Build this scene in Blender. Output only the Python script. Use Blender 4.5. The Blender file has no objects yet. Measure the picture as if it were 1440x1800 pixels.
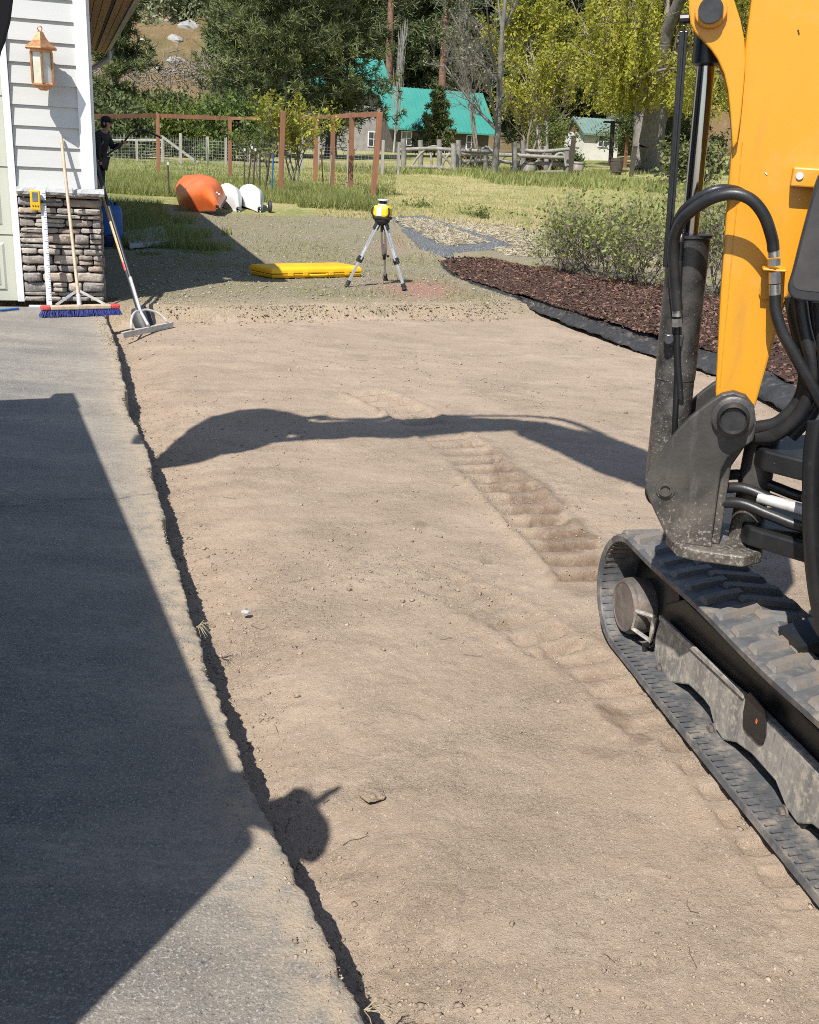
import bpy, bmesh, math, random
import numpy as np
from mathutils import Vector, Matrix

# ------------------------------------------------------------------ camera, sky, sun, exposure
scene = bpy.context.scene
COL = scene.collection
FOC, PITCH, ROLL, CAMH = 1780.0, math.atan(662 / 1780.0), math.radians(3.5), 1.6
A3 = lambda *a: np.array(a, float)
FW = A3(0, math.cos(PITCH), -math.sin(PITCH))
_u0 = A3(0, math.sin(PITCH), math.cos(PITCH)); _r0 = A3(1, 0, 0)
UP = math.cos(ROLL) * _u0 - math.sin(ROLL) * _r0
RT = math.cos(ROLL) * _r0 + math.sin(ROLL) * _u0
CAM = A3(0, 0, CAMH)
cd = bpy.data.cameras.new('camera'); cam = bpy.data.objects.new('camera', cd); COL.objects.link(cam)
cd.sensor_fit = 'HORIZONTAL'; cd.sensor_width = 36.0; cd.lens = FOC / 1440.0 * 36.0
cd.clip_start = 0.05; cd.clip_end = 3000
cam.matrix_world = Matrix(((RT[0], UP[0], -FW[0], CAM[0]), (RT[1], UP[1], -FW[1], CAM[1]), (RT[2], UP[2], -FW[2], CAM[2]), (0, 0, 0, 1)))
scene.camera = cam
LIGHT = A3(0.32, 0.70, -1.0)                        # the way the sunlight travels
world = bpy.data.worlds.new('World'); scene.world = world; world.use_nodes = True
wn = world.node_tree.nodes; sky = wn.new('ShaderNodeTexSky'); sky.sky_type = 'NISHITA'; sky.sun_disc = False
sky.sun_elevation = math.atan2(1.0, math.hypot(LIGHT[0], LIGHT[1])); sky.sun_rotation = math.atan2(-LIGHT[0], -LIGHT[1])
sky.altitude = 400; sky.air_density = 1.0; sky.dust_density = 0.6
world.node_tree.links.new(sky.outputs[0], wn['Background'].inputs[0]); wn['Background'].inputs[1].default_value = 0.12
sd = bpy.data.lights.new('sun', 'SUN'); sd.energy = 4.6; sd.angle = math.radians(0.53); sd.color = (1.0, 0.975, 0.935)
sun = bpy.data.objects.new('sun', sd); COL.objects.link(sun); sun.rotation_euler = Vector(LIGHT).to_track_quat('-Z', 'Y').to_euler(); sun.location = (-5, -8, 20)
vs = scene.view_settings; vs.view_transform = 'Standard'; vs.look = 'None'; vs.gamma = 1.0; vs.use_curve_mapping = False; vs.exposure = 0.68
scene.cycles.filter_width = 0.95
scene.cycles.use_denoising = False

# ------------------------------------------------------------------ where things stand
def ray(px, py): return FW + RT * (px - 720) / FOC + UP * (900 - py) / FOC
def on_plane(px, py, p, n):
    d = ray(px, py); return CAM + d * (np.dot(A3(*p) - CAM, n) / np.dot(d, n))
def gp(px, py, z=0.0): return on_plane(px, py, (0, 0, z), A3(0, 0, 1))
def at(px, py, y): return CAM + ray(px, py) * (y / ray(px, py)[1])
def sstep(a, b, x):
    t = np.clip((np.asarray(x, float) - a) / (b - a), 0, 1); return t * t * (3 - 2 * t)
def field_z(x, y):                                  # the lawn rises gently towards the back and the right, then the hill
    x = np.asarray(x, float); y = np.asarray(y, float)
    k = np.clip((y - 20) / 60.0, 0, 1.6)
    z = k * (0.25 + 0.03 * np.clip(x, -15, 60))
    yy = np.clip(y - 96 + 0.10 * np.clip(x, -80, 80), 0, 400)
    return z + 0.42 * yy * sstep(0, 25, yy)
def spot(px, y):                                    # the point of the field seen in column px at distance y
    p = at(px, 250, y); p[2] = float(field_z(p[0], p[1])); return p
def unit(v): v = np.asarray(v, float); return v / max(np.linalg.norm(v), 1e-9)

# ------------------------------------------------------------------ noise for shapes
def _hash(ix, iy, iz, seed):
    h = (ix.astype(np.int64) * 374761393 + iy.astype(np.int64) * 668265263 + iz.astype(np.int64) * 2147483647 + seed * 974634777) & 0xffffffff
    h = ((h ^ (h >> 13)) * 1274126177) & 0xffffffff
    return ((h ^ (h >> 16)) & 0xffff) / 32767.5 - 1.0
def noise(x, y, z=0.0, seed=0):
    x, y, z = np.broadcast_arrays(np.asarray(x, float), np.asarray(y, float), np.asarray(z, float))
    ix, iy, iz = np.floor(x), np.floor(y), np.floor(z); fx, fy, fz = x - ix, y - iy, z - iz
    fx, fy, fz = [t * t * (3 - 2 * t) for t in (fx, fy, fz)]
    out = 0
    for dx in (0, 1):
        for dy in (0, 1):
            for dz in (0, 1):
                out = out + _hash(ix + dx, iy + dy, iz + dz, seed) * (fx if dx else 1 - fx) * (fy if dy else 1 - fy) * (fz if dz else 1 - fz)
    return out
def fbm(x, y, z=0.0, seed=0, octaves=4):
    a, s, o = 1.0, 1.0, 0
    for k in range(octaves):
        o = o + a * noise(np.asarray(x) * s, np.asarray(y) * s, np.asarray(z) * s, seed + k); a *= 0.5; s *= 2.03
    return o / 1.9

# ------------------------------------------------------------------ materials
def material(name): 
    m = bpy.data.materials.new(name); m.use_nodes = True
    return m, m.node_tree.nodes, m.node_tree.links, m.node_tree.nodes['Principled BSDF']
def lin(h):
    h = h.lstrip('#'); c = [int(h[i:i + 2], 16) / 255 for i in (0, 2, 4)]
    return tuple(((x + 0.055) / 1.055) ** 2.4 if x > 0.04045 else x / 12.92 for x in c)
def noise_node(N, L, vec, scale, detail=5, rough=0.6, stretch=None):
    t = N.new('ShaderNodeTexNoise'); t.inputs['Scale'].default_value = scale; t.inputs['Detail'].default_value = detail; t.inputs['Roughness'].default_value = rough
    if stretch:
        mp = N.new('ShaderNodeMapping'); mp.inputs['Scale'].default_value = stretch; L.new(vec, mp.inputs[0]); vec = mp.outputs[0]
    L.new(vec, t.inputs['Vector']); return t.outputs['Fac']
def ramp(N, L, fac, a, b):
    r = N.new('ShaderNodeMapRange'); r.inputs[1].default_value = a; r.inputs[2].default_value = b; r.interpolation_type = 'SMOOTHSTEP'; L.new(fac, r.inputs[0]); return r.outputs[0]
def mixc(N, L, fac, a, b):
    m = N.new('ShaderNodeMix'); m.data_type = 'RGBA'
    if isinstance(fac, float): m.inputs[0].default_value = fac
    else: L.new(fac, m.inputs[0])
    for s, c in ((6, a), (7, b)):
        if isinstance(c, tuple): m.inputs[s].default_value = (*c[:3], 1)
        else: L.new(c, m.inputs[s])
    return m.outputs[2]
def math_node(N, L, op, a, b=None):
    m = N.new('ShaderNodeMath'); m.operation = op
    for i, v in enumerate((a, b)):
        if v is None: continue
        if isinstance(v, (int, float)): m.inputs[i].default_value = v
        else: L.new(v, m.inputs[i])
    return m.outputs[0]
def add_bump(N, L, B, layers, vec):
    h = None
    for sc, st, dist, stretch in layers:
        b = N.new('ShaderNodeBump'); b.inputs['Strength'].default_value = st if isinstance(st, float) else 1.0; b.inputs['Distance'].default_value = dist
        if not isinstance(st, (int, float)): L.new(st, b.inputs['Strength'])
        L.new(noise_node(N, L, vec, sc, 6, 0.65, stretch), b.inputs['Height'])
        if h is not None: L.new(h, b.inputs['Normal'])
        h = b.outputs[0]
    if h is not None: L.new(h, B.inputs['Normal'])
MATS = {}
def mat(name, c1, c2=None, scale=6.0, rough=0.6, metal=0.0, bump=(), c3=None, scale3=40.0, lo3=0.55, hi3=0.7, stretch=None, tint=None, spec=0.5, dust=None, dust_lo=0.45, dust_hi=0.75, dust_scale=9.0, random_tint=0.0, lo=0.35, hi=0.68):
    """Base colour c1 mixed with c2 by a noise, c3 in patches of a finer noise, dust on top; tint names a vertex attribute."""
    m, N, L, B = material(name)
    tc = N.new('ShaderNodeTexCoord'); vec = tc.outputs['Object']
    col = c1
    if c2 is not None: col = mixc(N, L, ramp(N, L, noise_node(N, L, vec, scale, 6, 0.6, stretch), lo, hi), c1, c2)
    if c3 is not None: col = mixc(N, L, ramp(N, L, noise_node(N, L, vec, scale3, 5, 0.6, stretch), lo3, hi3), col, c3)
    if dust is not None: col = mixc(N, L, ramp(N, L, noise_node(N, L, vec, dust_scale, 8, 0.7), dust_lo, dust_hi), col, dust)
    if tint:
        at_ = N.new('ShaderNodeAttribute'); at_.attribute_name = tint
        hs = N.new('ShaderNodeHueSaturation'); L.new(math_node(N, L, 'ADD', math_node(N, L, 'MULTIPLY', at_.outputs['Fac'], 1.0), 0.5), hs.inputs['Value'])
        if isinstance(col, tuple): hs.inputs['Color'].default_value = (*col, 1)
        else: L.new(col, hs.inputs['Color'])
        col = hs.outputs[0]
    if random_tint:
        oi = N.new('ShaderNodeObjectInfo'); hs = N.new('ShaderNodeHueSaturation')
        L.new(math_node(N, L, 'ADD', math_node(N, L, 'MULTIPLY', oi.outputs['Random'], random_tint), 1 - random_tint / 2), hs.inputs['Value'])
        if isinstance(col, tuple): hs.inputs['Color'].default_value = (*col, 1)
        else: L.new(col, hs.inputs['Color'])
        col = hs.outputs[0]
    if isinstance(col, tuple): B.inputs['Base Color'].default_value = (*col, 1)
    else: L.new(col, B.inputs['Base Color'])
    B.inputs['Roughness'].default_value = rough; B.inputs['Metallic'].default_value = metal; B.inputs['Specular IOR Level'].default_value = spec
    if bump: add_bump(N, L, B, bump, vec)
    MATS[name] = m; return m
def leaf_mat(name, c1, c2, trans=0.25, rough=0.55, scale=0.7):
    m, N, L, B = material(name)
    at_ = N.new('ShaderNodeAttribute'); at_.attribute_name = 'tint'
    oi = N.new('ShaderNodeObjectInfo')
    tc = N.new('ShaderNodeTexCoord')
    col = mixc(N, L, at_.outputs['Fac'], c1, c2)
    hs = N.new('ShaderNodeHueSaturation'); L.new(col, hs.inputs['Color'])
    L.new(math_node(N, L, 'ADD', math_node(N, L, 'MULTIPLY', noise_node(N, L, tc.outputs['Object'], scale, 3), 0.7), 0.65), hs.inputs['Value'])
    B.inputs['Roughness'].default_value = rough; B.inputs['Specular IOR Level'].default_value = 0.3
    L.new(hs.outputs[0], B.inputs['Base Color'])
    tr = N.new('ShaderNodeBsdfTranslucent'); L.new(hs.outputs[0], tr.inputs[0]); mx = N.new('ShaderNodeMixShader'); mx.inputs[0].default_value = trans
    L.new(B.outputs[0], mx.inputs[1]); L.new(tr.outputs[0], mx.inputs[2]); L.new(mx.outputs[0], N['Material Output'].inputs[0])
    MATS[name] = m; return m

# ------------------------------------------------------------------ mesh builder
OFF = {}
class MB:
    def __init__(s): s.v = []; s.f = []; s.n = 0
    def add(s, v, f):
        v = np.asarray(v, float).reshape(-1, 3); k = s.n
        s.v.append(v); s.f += [tuple(int(i) + k for i in q) for q in f]; s.n += len(v); return s
    def box(s, c, size, ax=None):
        c = A3(*c); ax = np.eye(3) if ax is None else np.array(ax, float); h = A3(*size) / 2
        v = [c + ax[0] * h[0] * i + ax[1] * h[1] * j + ax[2] * h[2] * k for i in (-1, 1) for j in (-1, 1) for k in (-1, 1)]
        return s.add(v, [(0, 1, 3, 2), (4, 6, 7, 5), (0, 4, 5, 1), (2, 3, 7, 6), (0, 2, 6, 4), (1, 5, 7, 3)])
    def beam(s, p, q, w, h, up=(0, 0, 1)):
        p, q = A3(*p), A3(*q); d = unit(q - p); a = np.cross(d, A3(*up))
        if np.linalg.norm(a) < 1e-4: a = np.cross(d, A3(1, 0, 0))
        a = unit(a); b = np.cross(a, d); return s.box((p + q) / 2, (np.linalg.norm(q - p), w, h), (d, a, b))
    def ring(s, c, d, r, n, ref=None):
        d = unit(d); a = np.cross(d, A3(0, 0, 1) if abs(d[2]) < 0.9 else A3(1, 0, 0)) if ref is None else np.cross(d, ref); a = unit(a); b = np.cross(d, a)
        t = np.arange(n) * 2 * np.pi / n
        return A3(*c) + r * (np.cos(t)[:, None] * a + np.sin(t)[:, None] * b)
    def loft(s, rings, cap=True, close=True):
        n = len(rings[0]); v = np.concatenate(rings); f = []
        for i in range(len(rings) - 1):
            for j in range(n if close else n - 1):
                k = (j + 1) % n; f.append((i * n + j, i * n + k, (i + 1) * n + k, (i + 1) * n + j))
        if cap and close: f.append(tuple(range(n - 1, -1, -1))); f.append(tuple((len(rings) - 1) * n + j for j in range(n)))
        return s.add(v, f)
    def cyl(s, p, q, r, r2=None, n=14):
        p, q = A3(*p), A3(*q); r2 = r if r2 is None else r2
        return s.loft([s.ring(p, q - p, r, n), s.ring(q, q - p, r2, n)])
    def lathe(s, prof, p, q, n=16):                # prof: (fraction along p-q, radius)
        p, q = A3(*p), A3(*q); return s.loft([s.ring(p + (q - p) * t, q - p, max(r, 1e-4), n) for t, r in prof])
    def tube(s, pts, r, n=8, cap=True):
        pts = [A3(*p) for p in pts]; m = len(pts); rr = r if hasattr(r, '__len__') else [r] * m; rings = []; ref = None
        for i in range(m):
            d = unit(pts[min(i + 1, m - 1)] - pts[max(i - 1, 0)])
            a = np.cross(d, A3(0, 0, 1) if abs(d[2]) < 0.95 else A3(1, 0, 0)) if ref is None else ref - d * np.dot(ref, d)
            ref = unit(a); b = np.cross(d, ref); t = np.arange(n) * 2 * np.pi / n
            rings.append(pts[i] + rr[i] * (np.cos(t)[:, None] * ref + np.sin(t)[:, None] * b))
        return s.loft(rings, cap)
    def prism(s, poly, vec):
        poly = np.asarray(poly, float); n = len(poly); vec = np.asarray(vec, float)
        f = [tuple(range(n)), tuple(range(2 * n - 1, n - 1, -1))] + [(i, (i + 1) % n, n + (i + 1) % n, n + i) for i in range(n)]
        return s.add(np.concatenate([poly, poly + vec]), f)
    def ball(s, c, r, n=10, m=7, squash=(1, 1, 1)):
        rings = []
        for i in range(m + 1):
            ph = np.pi * i / m; t = np.arange(n) * 2 * np.pi / n; q = max(np.sin(ph), 1e-3)
            rings.append(A3(*c) + np.stack([r * q * np.cos(t) * squash[0], r * q * np.sin(t) * squash[1], np.full(n, r * np.cos(ph) * squash[2])], 1))
        return s.loft(rings)
    def build(s, name, m, parent=None, smooth=None, bevel=0.0, seg=2, fix=True):
        v = np.concatenate(s.v) if s.v else np.zeros((0, 3))
        off = OFF[parent.name] if parent is not None else A3(0, 0, 0)
        me = bpy.data.meshes.new(name); me.from_pydata((v - off).tolist(), [], s.f)
        if fix:
            bm = bmesh.new(); bm.from_mesh(me); bmesh.ops.recalc_face_normals(bm, faces=bm.faces); bm.to_mesh(me); bm.free()
        return finish(name, me, m, parent, off, smooth, bevel, seg)
def finish(name, me, m, parent, off, smooth=None, bevel=0.0, seg=2):
    if smooth is not None:
        me.polygons.foreach_set('use_smooth', [True] * len(me.polygons)); me.set_sharp_from_angle(angle=math.radians(smooth))
    if m is not None: me.materials.append(MATS[m] if isinstance(m, str) else m)
    o = bpy.data.objects.new(name, me); COL.objects.link(o)
    if parent is not None: o.parent = parent
    OFF[o.name] = off
    if bevel:
        b = o.modifiers.new('bevel', 'BEVEL'); b.width = bevel; b.segments = seg; b.limit_method = 'ANGLE'; b.angle_limit = math.radians(40)
    return o
def tag(o, label=None, cat=None, group=None, kind=None):
    for k, v in (('label', label), ('category', cat), ('group', group), ('kind', kind)):
        if v: o[k] = v
    return o
def thing(name, label, cat, loc, group=None):
    o = bpy.data.objects.new(name, None); COL.objects.link(o); o.location = tuple(loc); o.empty_display_size = 0.1
    OFF[o.name] = A3(*loc); return tag(o, label, cat, group)
def raw_mesh(name, v, f, m, parent=None, tint=None, smooth=False, kind=None, attrs=None):
    """Fast path for big meshes: v (N,3), f (M,3 or 4) index arrays."""
    off = OFF[parent.name] if parent is not None else A3(0, 0, 0)
    v = np.asarray(v, np.float32) - off.astype(np.float32); f = np.asarray(f, np.int32); k = f.shape[1]
    me = bpy.data.meshes.new(name); me.vertices.add(len(v)); me.vertices.foreach_set('co', v.ravel())
    me.loops.add(f.size); me.loops.foreach_set('vertex_index', f.ravel())
    me.polygons.add(len(f)); me.polygons.foreach_set('loop_start', np.arange(0, f.size, k, dtype=np.int32)); me.polygons.foreach_set('loop_total', np.full(len(f), k, np.int32))
    if smooth: me.polygons.foreach_set('use_smooth', np.ones(len(f), bool))
    for an, av in ([('tint', tint)] if tint is not None else []) + list((attrs or {}).items()):
        a = me.attributes.new(an, 'FLOAT', 'POINT'); a.data.foreach_set('value', np.asarray(av, np.float32))
    me.update(); me.validate()
    o = finish(name, me, m, parent, off)
    if kind: o['kind'] = kind
    return o
def copy_tree(o, parent=None):
    c = o.copy(); COL.objects.link(c)
    if parent is not None: c.parent = parent
    OFF[c.name] = OFF.get(o.name, A3(0, 0, 0))
    for ch in list(o.children): copy_tree(ch, c)
    return c
def grid_faces(nx, ny):
    i = np.arange(nx * ny).reshape(ny, nx)
    return np.stack([i[:-1, :-1], i[:-1, 1:], i[1:, 1:], i[1:, :-1]], -1).reshape(-1, 4)
def quads(c, a, b):                                 # batch of quads: centre, half axes
    v = np.stack([c - a - b, c + a - b, c + a + b, c - a + b], 1).reshape(-1, 3)
    return v, np.arange(len(c) * 4).reshape(-1, 4)
def rand_dirs(rng, n):
    d = rng.normal(size=(n, 3)); return d / np.linalg.norm(d, axis=1)[:, None]
def segments(p, q, r0, r1, n=4):                    # batch of thin prisms
    p, q = np.asarray(p, float), np.asarray(q, float); d = q - p; d /= np.maximum(np.linalg.norm(d, axis=1), 1e-6)[:, None]
    ref = np.where(np.abs(d[:, 2:3]) < 0.9, A3(0, 0, 1), A3(1, 0, 0)); a = np.cross(d, ref); a /= np.linalg.norm(a, axis=1)[:, None]; b = np.cross(d, a)
    vs_ = []
    for c, r in ((p, r0), (q, r1)):
        for k in range(n):
            t = 2 * np.pi * k / n; vs_.append(c + np.asarray(r).reshape(-1, 1) * (np.cos(t) * a + np.sin(t) * b))
    v = np.stack(vs_, 1); m = len(p); base = (np.arange(m) * 2 * n)[:, None, None]
    f = np.array([(k, (k + 1) % n, n + (k + 1) % n, n + k) for k in range(n)])[None]
    return v.reshape(-1, 3), (base + f).reshape(-1, 4)
def spline(pts, n=8):
    """Catmull-Rom through the points."""
    P = [A3(*p) for p in pts]; P = [2 * P[0] - P[1]] + P + [2 * P[-1] - P[-2]]; out = []
    for i in range(1, len(P) - 2):
        for k in range(n):
            t = k / n; a, b, c, d = P[i - 1], P[i], P[i + 1], P[i + 2]
            out.append(0.5 * (2 * b + (c - a) * t + (2 * a - 5 * b + 4 * c - d) * t * t + (3 * b - a - 3 * c + d) * t ** 3))
    out.append(P[-2]); return out
# ------------------------------------------------------------------ ground materials
def ground_mat(name, build, rough=0.95):
    m, N, L, B = material(name); tc = N.new('ShaderNodeTexCoord'); vec = tc.outputs['Object']
    attr = lambda n: (lambda a: (setattr(a, 'attribute_name', n), a.outputs['Fac'])[1])(N.new('ShaderNodeAttribute'))
    col, layers = build(N, L, vec, attr); L.new(col, B.inputs['Base Color']); B.inputs['Roughness'].default_value = rough; B.inputs['Specular IOR Level'].default_value = 0.25
    add_bump(N, L, B, layers, vec); MATS[name] = m
def n_(N, L, vec, sc, lo, hi, det=6, st=None): return ramp(N, L, noise_node(N, L, vec, sc, det, 0.65, st), lo, hi)
def _dirt(N, L, vec, attr):
    patch = n_(N, L, vec, 3.2, 0.40, 0.68, 7, (0.8, 1.2, 1))                # loose crumbly soil here, scraped smooth there
    half = math_node(N, L, 'ADD', math_node(N, L, 'MULTIPLY', patch, 0.45), 0.33)
    c = mixc(N, L, n_(N, L, vec, 0.8, 0.32, 0.7), (0.36, 0.272, 0.193), (0.315, 0.238, 0.168))
    c = mixc(N, L, n_(N, L, vec, 4.0, 0.45, 0.75, 6, (0.6, 1.4, 1)), c, (0.40, 0.31, 0.224))
    c = mixc(N, L, math_node(N, L, 'MULTIPLY', half, n_(N, L, vec, 17.0, 0.50, 0.70, 8)), c, (0.29, 0.213, 0.147))
    c = mixc(N, L, math_node(N, L, 'MULTIPLY', half, n_(N, L, vec, 60.0, 0.54, 0.66, 8)), c, (0.245, 0.178, 0.122))
    c = mixc(N, L, math_node(N, L, 'MULTIPLY', half, n_(N, L, vec, 150.0, 0.56, 0.64, 4)), c, (0.20, 0.146, 0.10))  # fine dark specks in the colour stand in for shadow in soil pits
    c = mixc(N, L, n_(N, L, vec, 90.0, 0.60, 0.68, 4), c, (0.44, 0.355, 0.265))
    c = mixc(N, L, n_(N, L, vec, 190.0, 0.63, 0.68, 3), c, (0.56, 0.48, 0.38))
    c = mixc(N, L, math_node(N, L, 'MULTIPLY', attr('moist'), n_(N, L, vec, 14.0, 0.2, 0.55)), c, (0.165, 0.112, 0.075))
    return c, [(22, half, 0.02, None), (75, half, 0.016, None), (240, 1.0, 0.006, None)]
def _gravel(N, L, vec, attr):
    c = mixc(N, L, n_(N, L, vec, 0.9, 0.35, 0.65), (0.30, 0.25, 0.165), (0.275, 0.235, 0.115))
    c = mixc(N, L, n_(N, L, vec, 3.0, 0.5, 0.75), c, (0.225, 0.205, 0.075))
    c = mixc(N, L, n_(N, L, vec, 38.0, 0.45, 0.62), c, (0.16, 0.14, 0.11))
    c = mixc(N, L, n_(N, L, vec, 55.0, 0.6, 0.7), c, (0.42, 0.40, 0.36))
    c = mixc(N, L, math_node(N, L, 'MULTIPLY', attr('sand'), n_(N, L, vec, 5.0, 0.2, 0.55)), c, (0.37, 0.285, 0.19))
    c = mixc(N, L, math_node(N, L, 'MULTIPLY', attr('paint'), n_(N, L, vec, 45.0, 0.4, 0.6)), c, (0.52, 0.12, 0.13))
    return c, [(45, 0.9, 0.03, None), (160, 0.6, 0.01, None)]
def _lawn(N, L, vec, attr):
    c = mixc(N, L, n_(N, L, vec, 0.22, 0.38, 0.62), (0.26, 0.25, 0.075), (0.40, 0.33, 0.15))
    c = mixc(N, L, n_(N, L, vec, 1.4, 0.42, 0.68, 6, (1, 0.45, 1)), c, (0.19, 0.22, 0.05))
    c = mixc(N, L, n_(N, L, vec, 9.0, 0.45, 0.7, 6, (1, 0.5, 1)), c, (0.43, 0.36, 0.18))
    c = mixc(N, L, math_node(N, L, 'MULTIPLY', attr('dry'), n_(N, L, vec, 1.6, 0.2, 0.5)), c, (0.43, 0.35, 0.215))
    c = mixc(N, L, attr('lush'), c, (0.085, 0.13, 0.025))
    return c, [(9, 0.8, 0.08, None), (60, 0.8, 0.03, None)]
def _asphalt(N, L, vec, attr):
    c = mixc(N, L, n_(N, L, vec, 1.3, 0.35, 0.7), (0.15, 0.138, 0.119), (0.20, 0.183, 0.156))
    c = mixc(N, L, n_(N, L, vec, 0.6, 0.5, 0.7, 6, (1.5, 0.5, 1)), c, (0.10, 0.099, 0.097))
    c = mixc(N, L, n_(N, L, vec, 130.0, 0.53, 0.62), c, (0.34, 0.32, 0.29))
    c = mixc(N, L, n_(N, L, vec, 95.0, 0.55, 0.66), c, (0.055, 0.055, 0.056))
    d = n_(N, L, vec, 1.9, 0.34, 0.70, 8, (0.55, 1.9, 1)); d2 = n_(N, L, vec, 30.0, 0.40, 0.66, 8, (0.6, 1.5, 1))
    c = mixc(N, L, math_node(N, L, 'MULTIPLY', d, math_node(N, L, 'ADD', math_node(N, L, 'MULTIPLY', d2, 0.55), 0.28)), c, (0.345, 0.30, 0.24))
    e = math_node(N, L, 'MULTIPLY', attr('edge'), n_(N, L, vec, 16.0, 0.25, 0.62, 8))
    c = mixc(N, L, e, c, (0.36, 0.285, 0.20))
    return c, [(170, 0.8, 0.006, None), (60, 0.5, 0.008, None), (6, 0.25, 0.02, None)]
ground_mat('dirt', _dirt, 0.97); ground_mat('gravel', _gravel, 0.95); ground_mat('lawn', _lawn, 0.95); ground_mat('asphalt', _asphalt, 0.88)
def _mulch(N, L, vec, attr):
    c = mixc(N, L, n_(N, L, vec, 40.0, 0.35, 0.65), (0.05, 0.028, 0.02), (0.11, 0.062, 0.045))
    return mixc(N, L, n_(N, L, vec, 70.0, 0.62, 0.72), c, (0.22, 0.13, 0.095)), [(50, 1.0, 0.04, None), (160, 0.7, 0.012, None)]
ground_mat('mulch', _mulch)
def _hill(N, L, vec, attr):
    c = mixc(N, L, n_(N, L, vec, 0.07, 0.4, 0.6), (0.20, 0.135, 0.065), (0.14, 0.115, 0.045))
    c = mixc(N, L, n_(N, L, vec, 0.45, 0.48, 0.7), c, (0.25, 0.18, 0.11)); c = mixc(N, L, n_(N, L, vec, 1.1, 0.58, 0.72), c, (0.07, 0.085, 0.025))
    return c, [(0.9, 0.8, 0.8, None), (6, 0.8, 0.2, None)]
ground_mat('hill', _hill)

# ------------------------------------------------------------------ ground shapes
GA = math.radians(18.5)                                  # the garage and driveway are turned by this
GR, GF = A3(math.cos(GA), math.sin(GA), 0), A3(-math.sin(GA), math.cos(GA), 0)
GC = A3(-2.95, 9.32, 0)                                  # front corner of the garage
PAD = -0.12
EDGE_PX = [(176, 540), (184, 558), (198, 589), (208, 624), (217, 673), (222, 714), (240, 749), (260, 798), (271, 853), (283, 900), (309, 1000), (333, 1075), (355, 1147), (375, 1209), (391, 1249), (427, 1342), (449, 1409), (484, 1480), (538, 1573), (591, 1680), (622, 1755), (668, 1860)]
edge = [gp(*p) for p in EDGE_PX] + [A3(0.33, 0.55, 0), A3(0.62, -0.4, 0), A3(0.9, -2.5, 0)]
edge = np.array(spline(edge, 24))
seg = np.linalg.norm(np.diff(edge, axis=0), axis=1); al = np.concatenate([[0], np.cumsum(seg)])
tt = np.concatenate([np.arange(0, al[-1] - 3.0, 0.008), np.arange(al[-1] - 3.0, al[-1], 0.05)])
edge = np.stack([np.interp(tt, al, edge[:, k]) for k in range(3)], 1)
def edge_x(y):                                           # x of the asphalt edge at y
    o = np.argsort(edge[:, 1]); return np.interp(y, edge[o, 1], edge[o, 0])
wob = 0.016 * fbm(tt * 4, tt * 0, seed=3) + 0.011 * fbm(tt * 22, tt * 0 + 5, seed=4) + 0.006 * noise(tt * 90, 0, seed=5)
left = -GR
offs = [-0.012, 0.0, 0.0, 0.006, 0.014, 0.024, 0.036, 0.05, 0.07, 0.1, 0.14, 0.2, 0.3, 0.5, 0.8, 1.2, 1.8, 2.6, 3.6, 5, 8]
rows, ev = [], []
for k, w in enumerate(offs):
    p = edge + left * (w + 0.0) + A3(1, 0, 0) * (wob * np.exp(-max(w, 0) / 0.05))[:, None]
    z = 0.004 * fbm(p[:, 0] * 1.3, p[:, 1] * 1.3, seed=8) + 0.0016 * fbm(p[:, 0] * 18, p[:, 1] * 18, seed=9)
    lip = np.clip(0.5 + 0.9 * fbm(p[:, 0] * 9, p[:, 1] * 9, seed=10), 0, 1.4)
    z = z - 0.013 * lip * np.exp(-max(w, 0) / 0.013)
    if k == 0: z = np.full(len(p), PAD - 0.24)
    if k == 1: z = z - 0.02 - 0.02 * np.abs(noise(tt * 30, 0, seed=6)); p = p + A3(1, 0, 0) * (0.006 * noise(tt * 40, 3, seed=7))[:, None]
    p[:, 2] = z; rows.append(p); ev.append(np.full(len(p), min(1.0, math.exp(-max(w - 0.03, 0) / 0.07)) + 0.22 * math.exp(-max(w - 0.1, 0) / 0.4)))
o = raw_mesh('asphalt_driveway', np.concatenate(rows), grid_faces(len(tt), len(offs)), 'asphalt', smooth=True, attrs={'edge': np.clip(np.concatenate(ev), 0, 1)})
tag(o, kind='structure')

def bank_y(x): return 9.22 + (np.asarray(x) + 2.12) * 0.43
FABRIC = [gp(p[0], p[1]) for p in [(770, 462), (800, 487), (884, 517), (960, 541), (1017, 562), (1094, 589), (1160, 609), (1260, 640), (1360, 690), (1460, 740), (1620, 800)]]
FABRIC = np.array(spline(FABRIC, 10))
def fabric_side(x, y):                                   # > 0 on the planting-bed side
    o_ = np.argsort(FABRIC[:, 0]); yy = np.interp(x, FABRIC[o_, 0], FABRIC[o_, 1]); return np.where((x > FABRIC[:, 0].min()), y - yy, -1.0) * 0.6
PRINTS = [([(640, 690), (720, 728), (800, 780), (880, 850), (960, 930), (1050, 1020)], 0.34, 0.045, 0.16), ([(730, 1010), (820, 1052), (900, 1090), (990, 1150)], 0.26, 0.022, 0.13),
          ([(985, 1130), (1080, 1215), (1150, 1290)], 0.22, 0.012, 0.11), ([(1180, 1300), (1260, 1400), (1340, 1510), (1400, 1600)], 0.12, 0.016, 0.12)]
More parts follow.
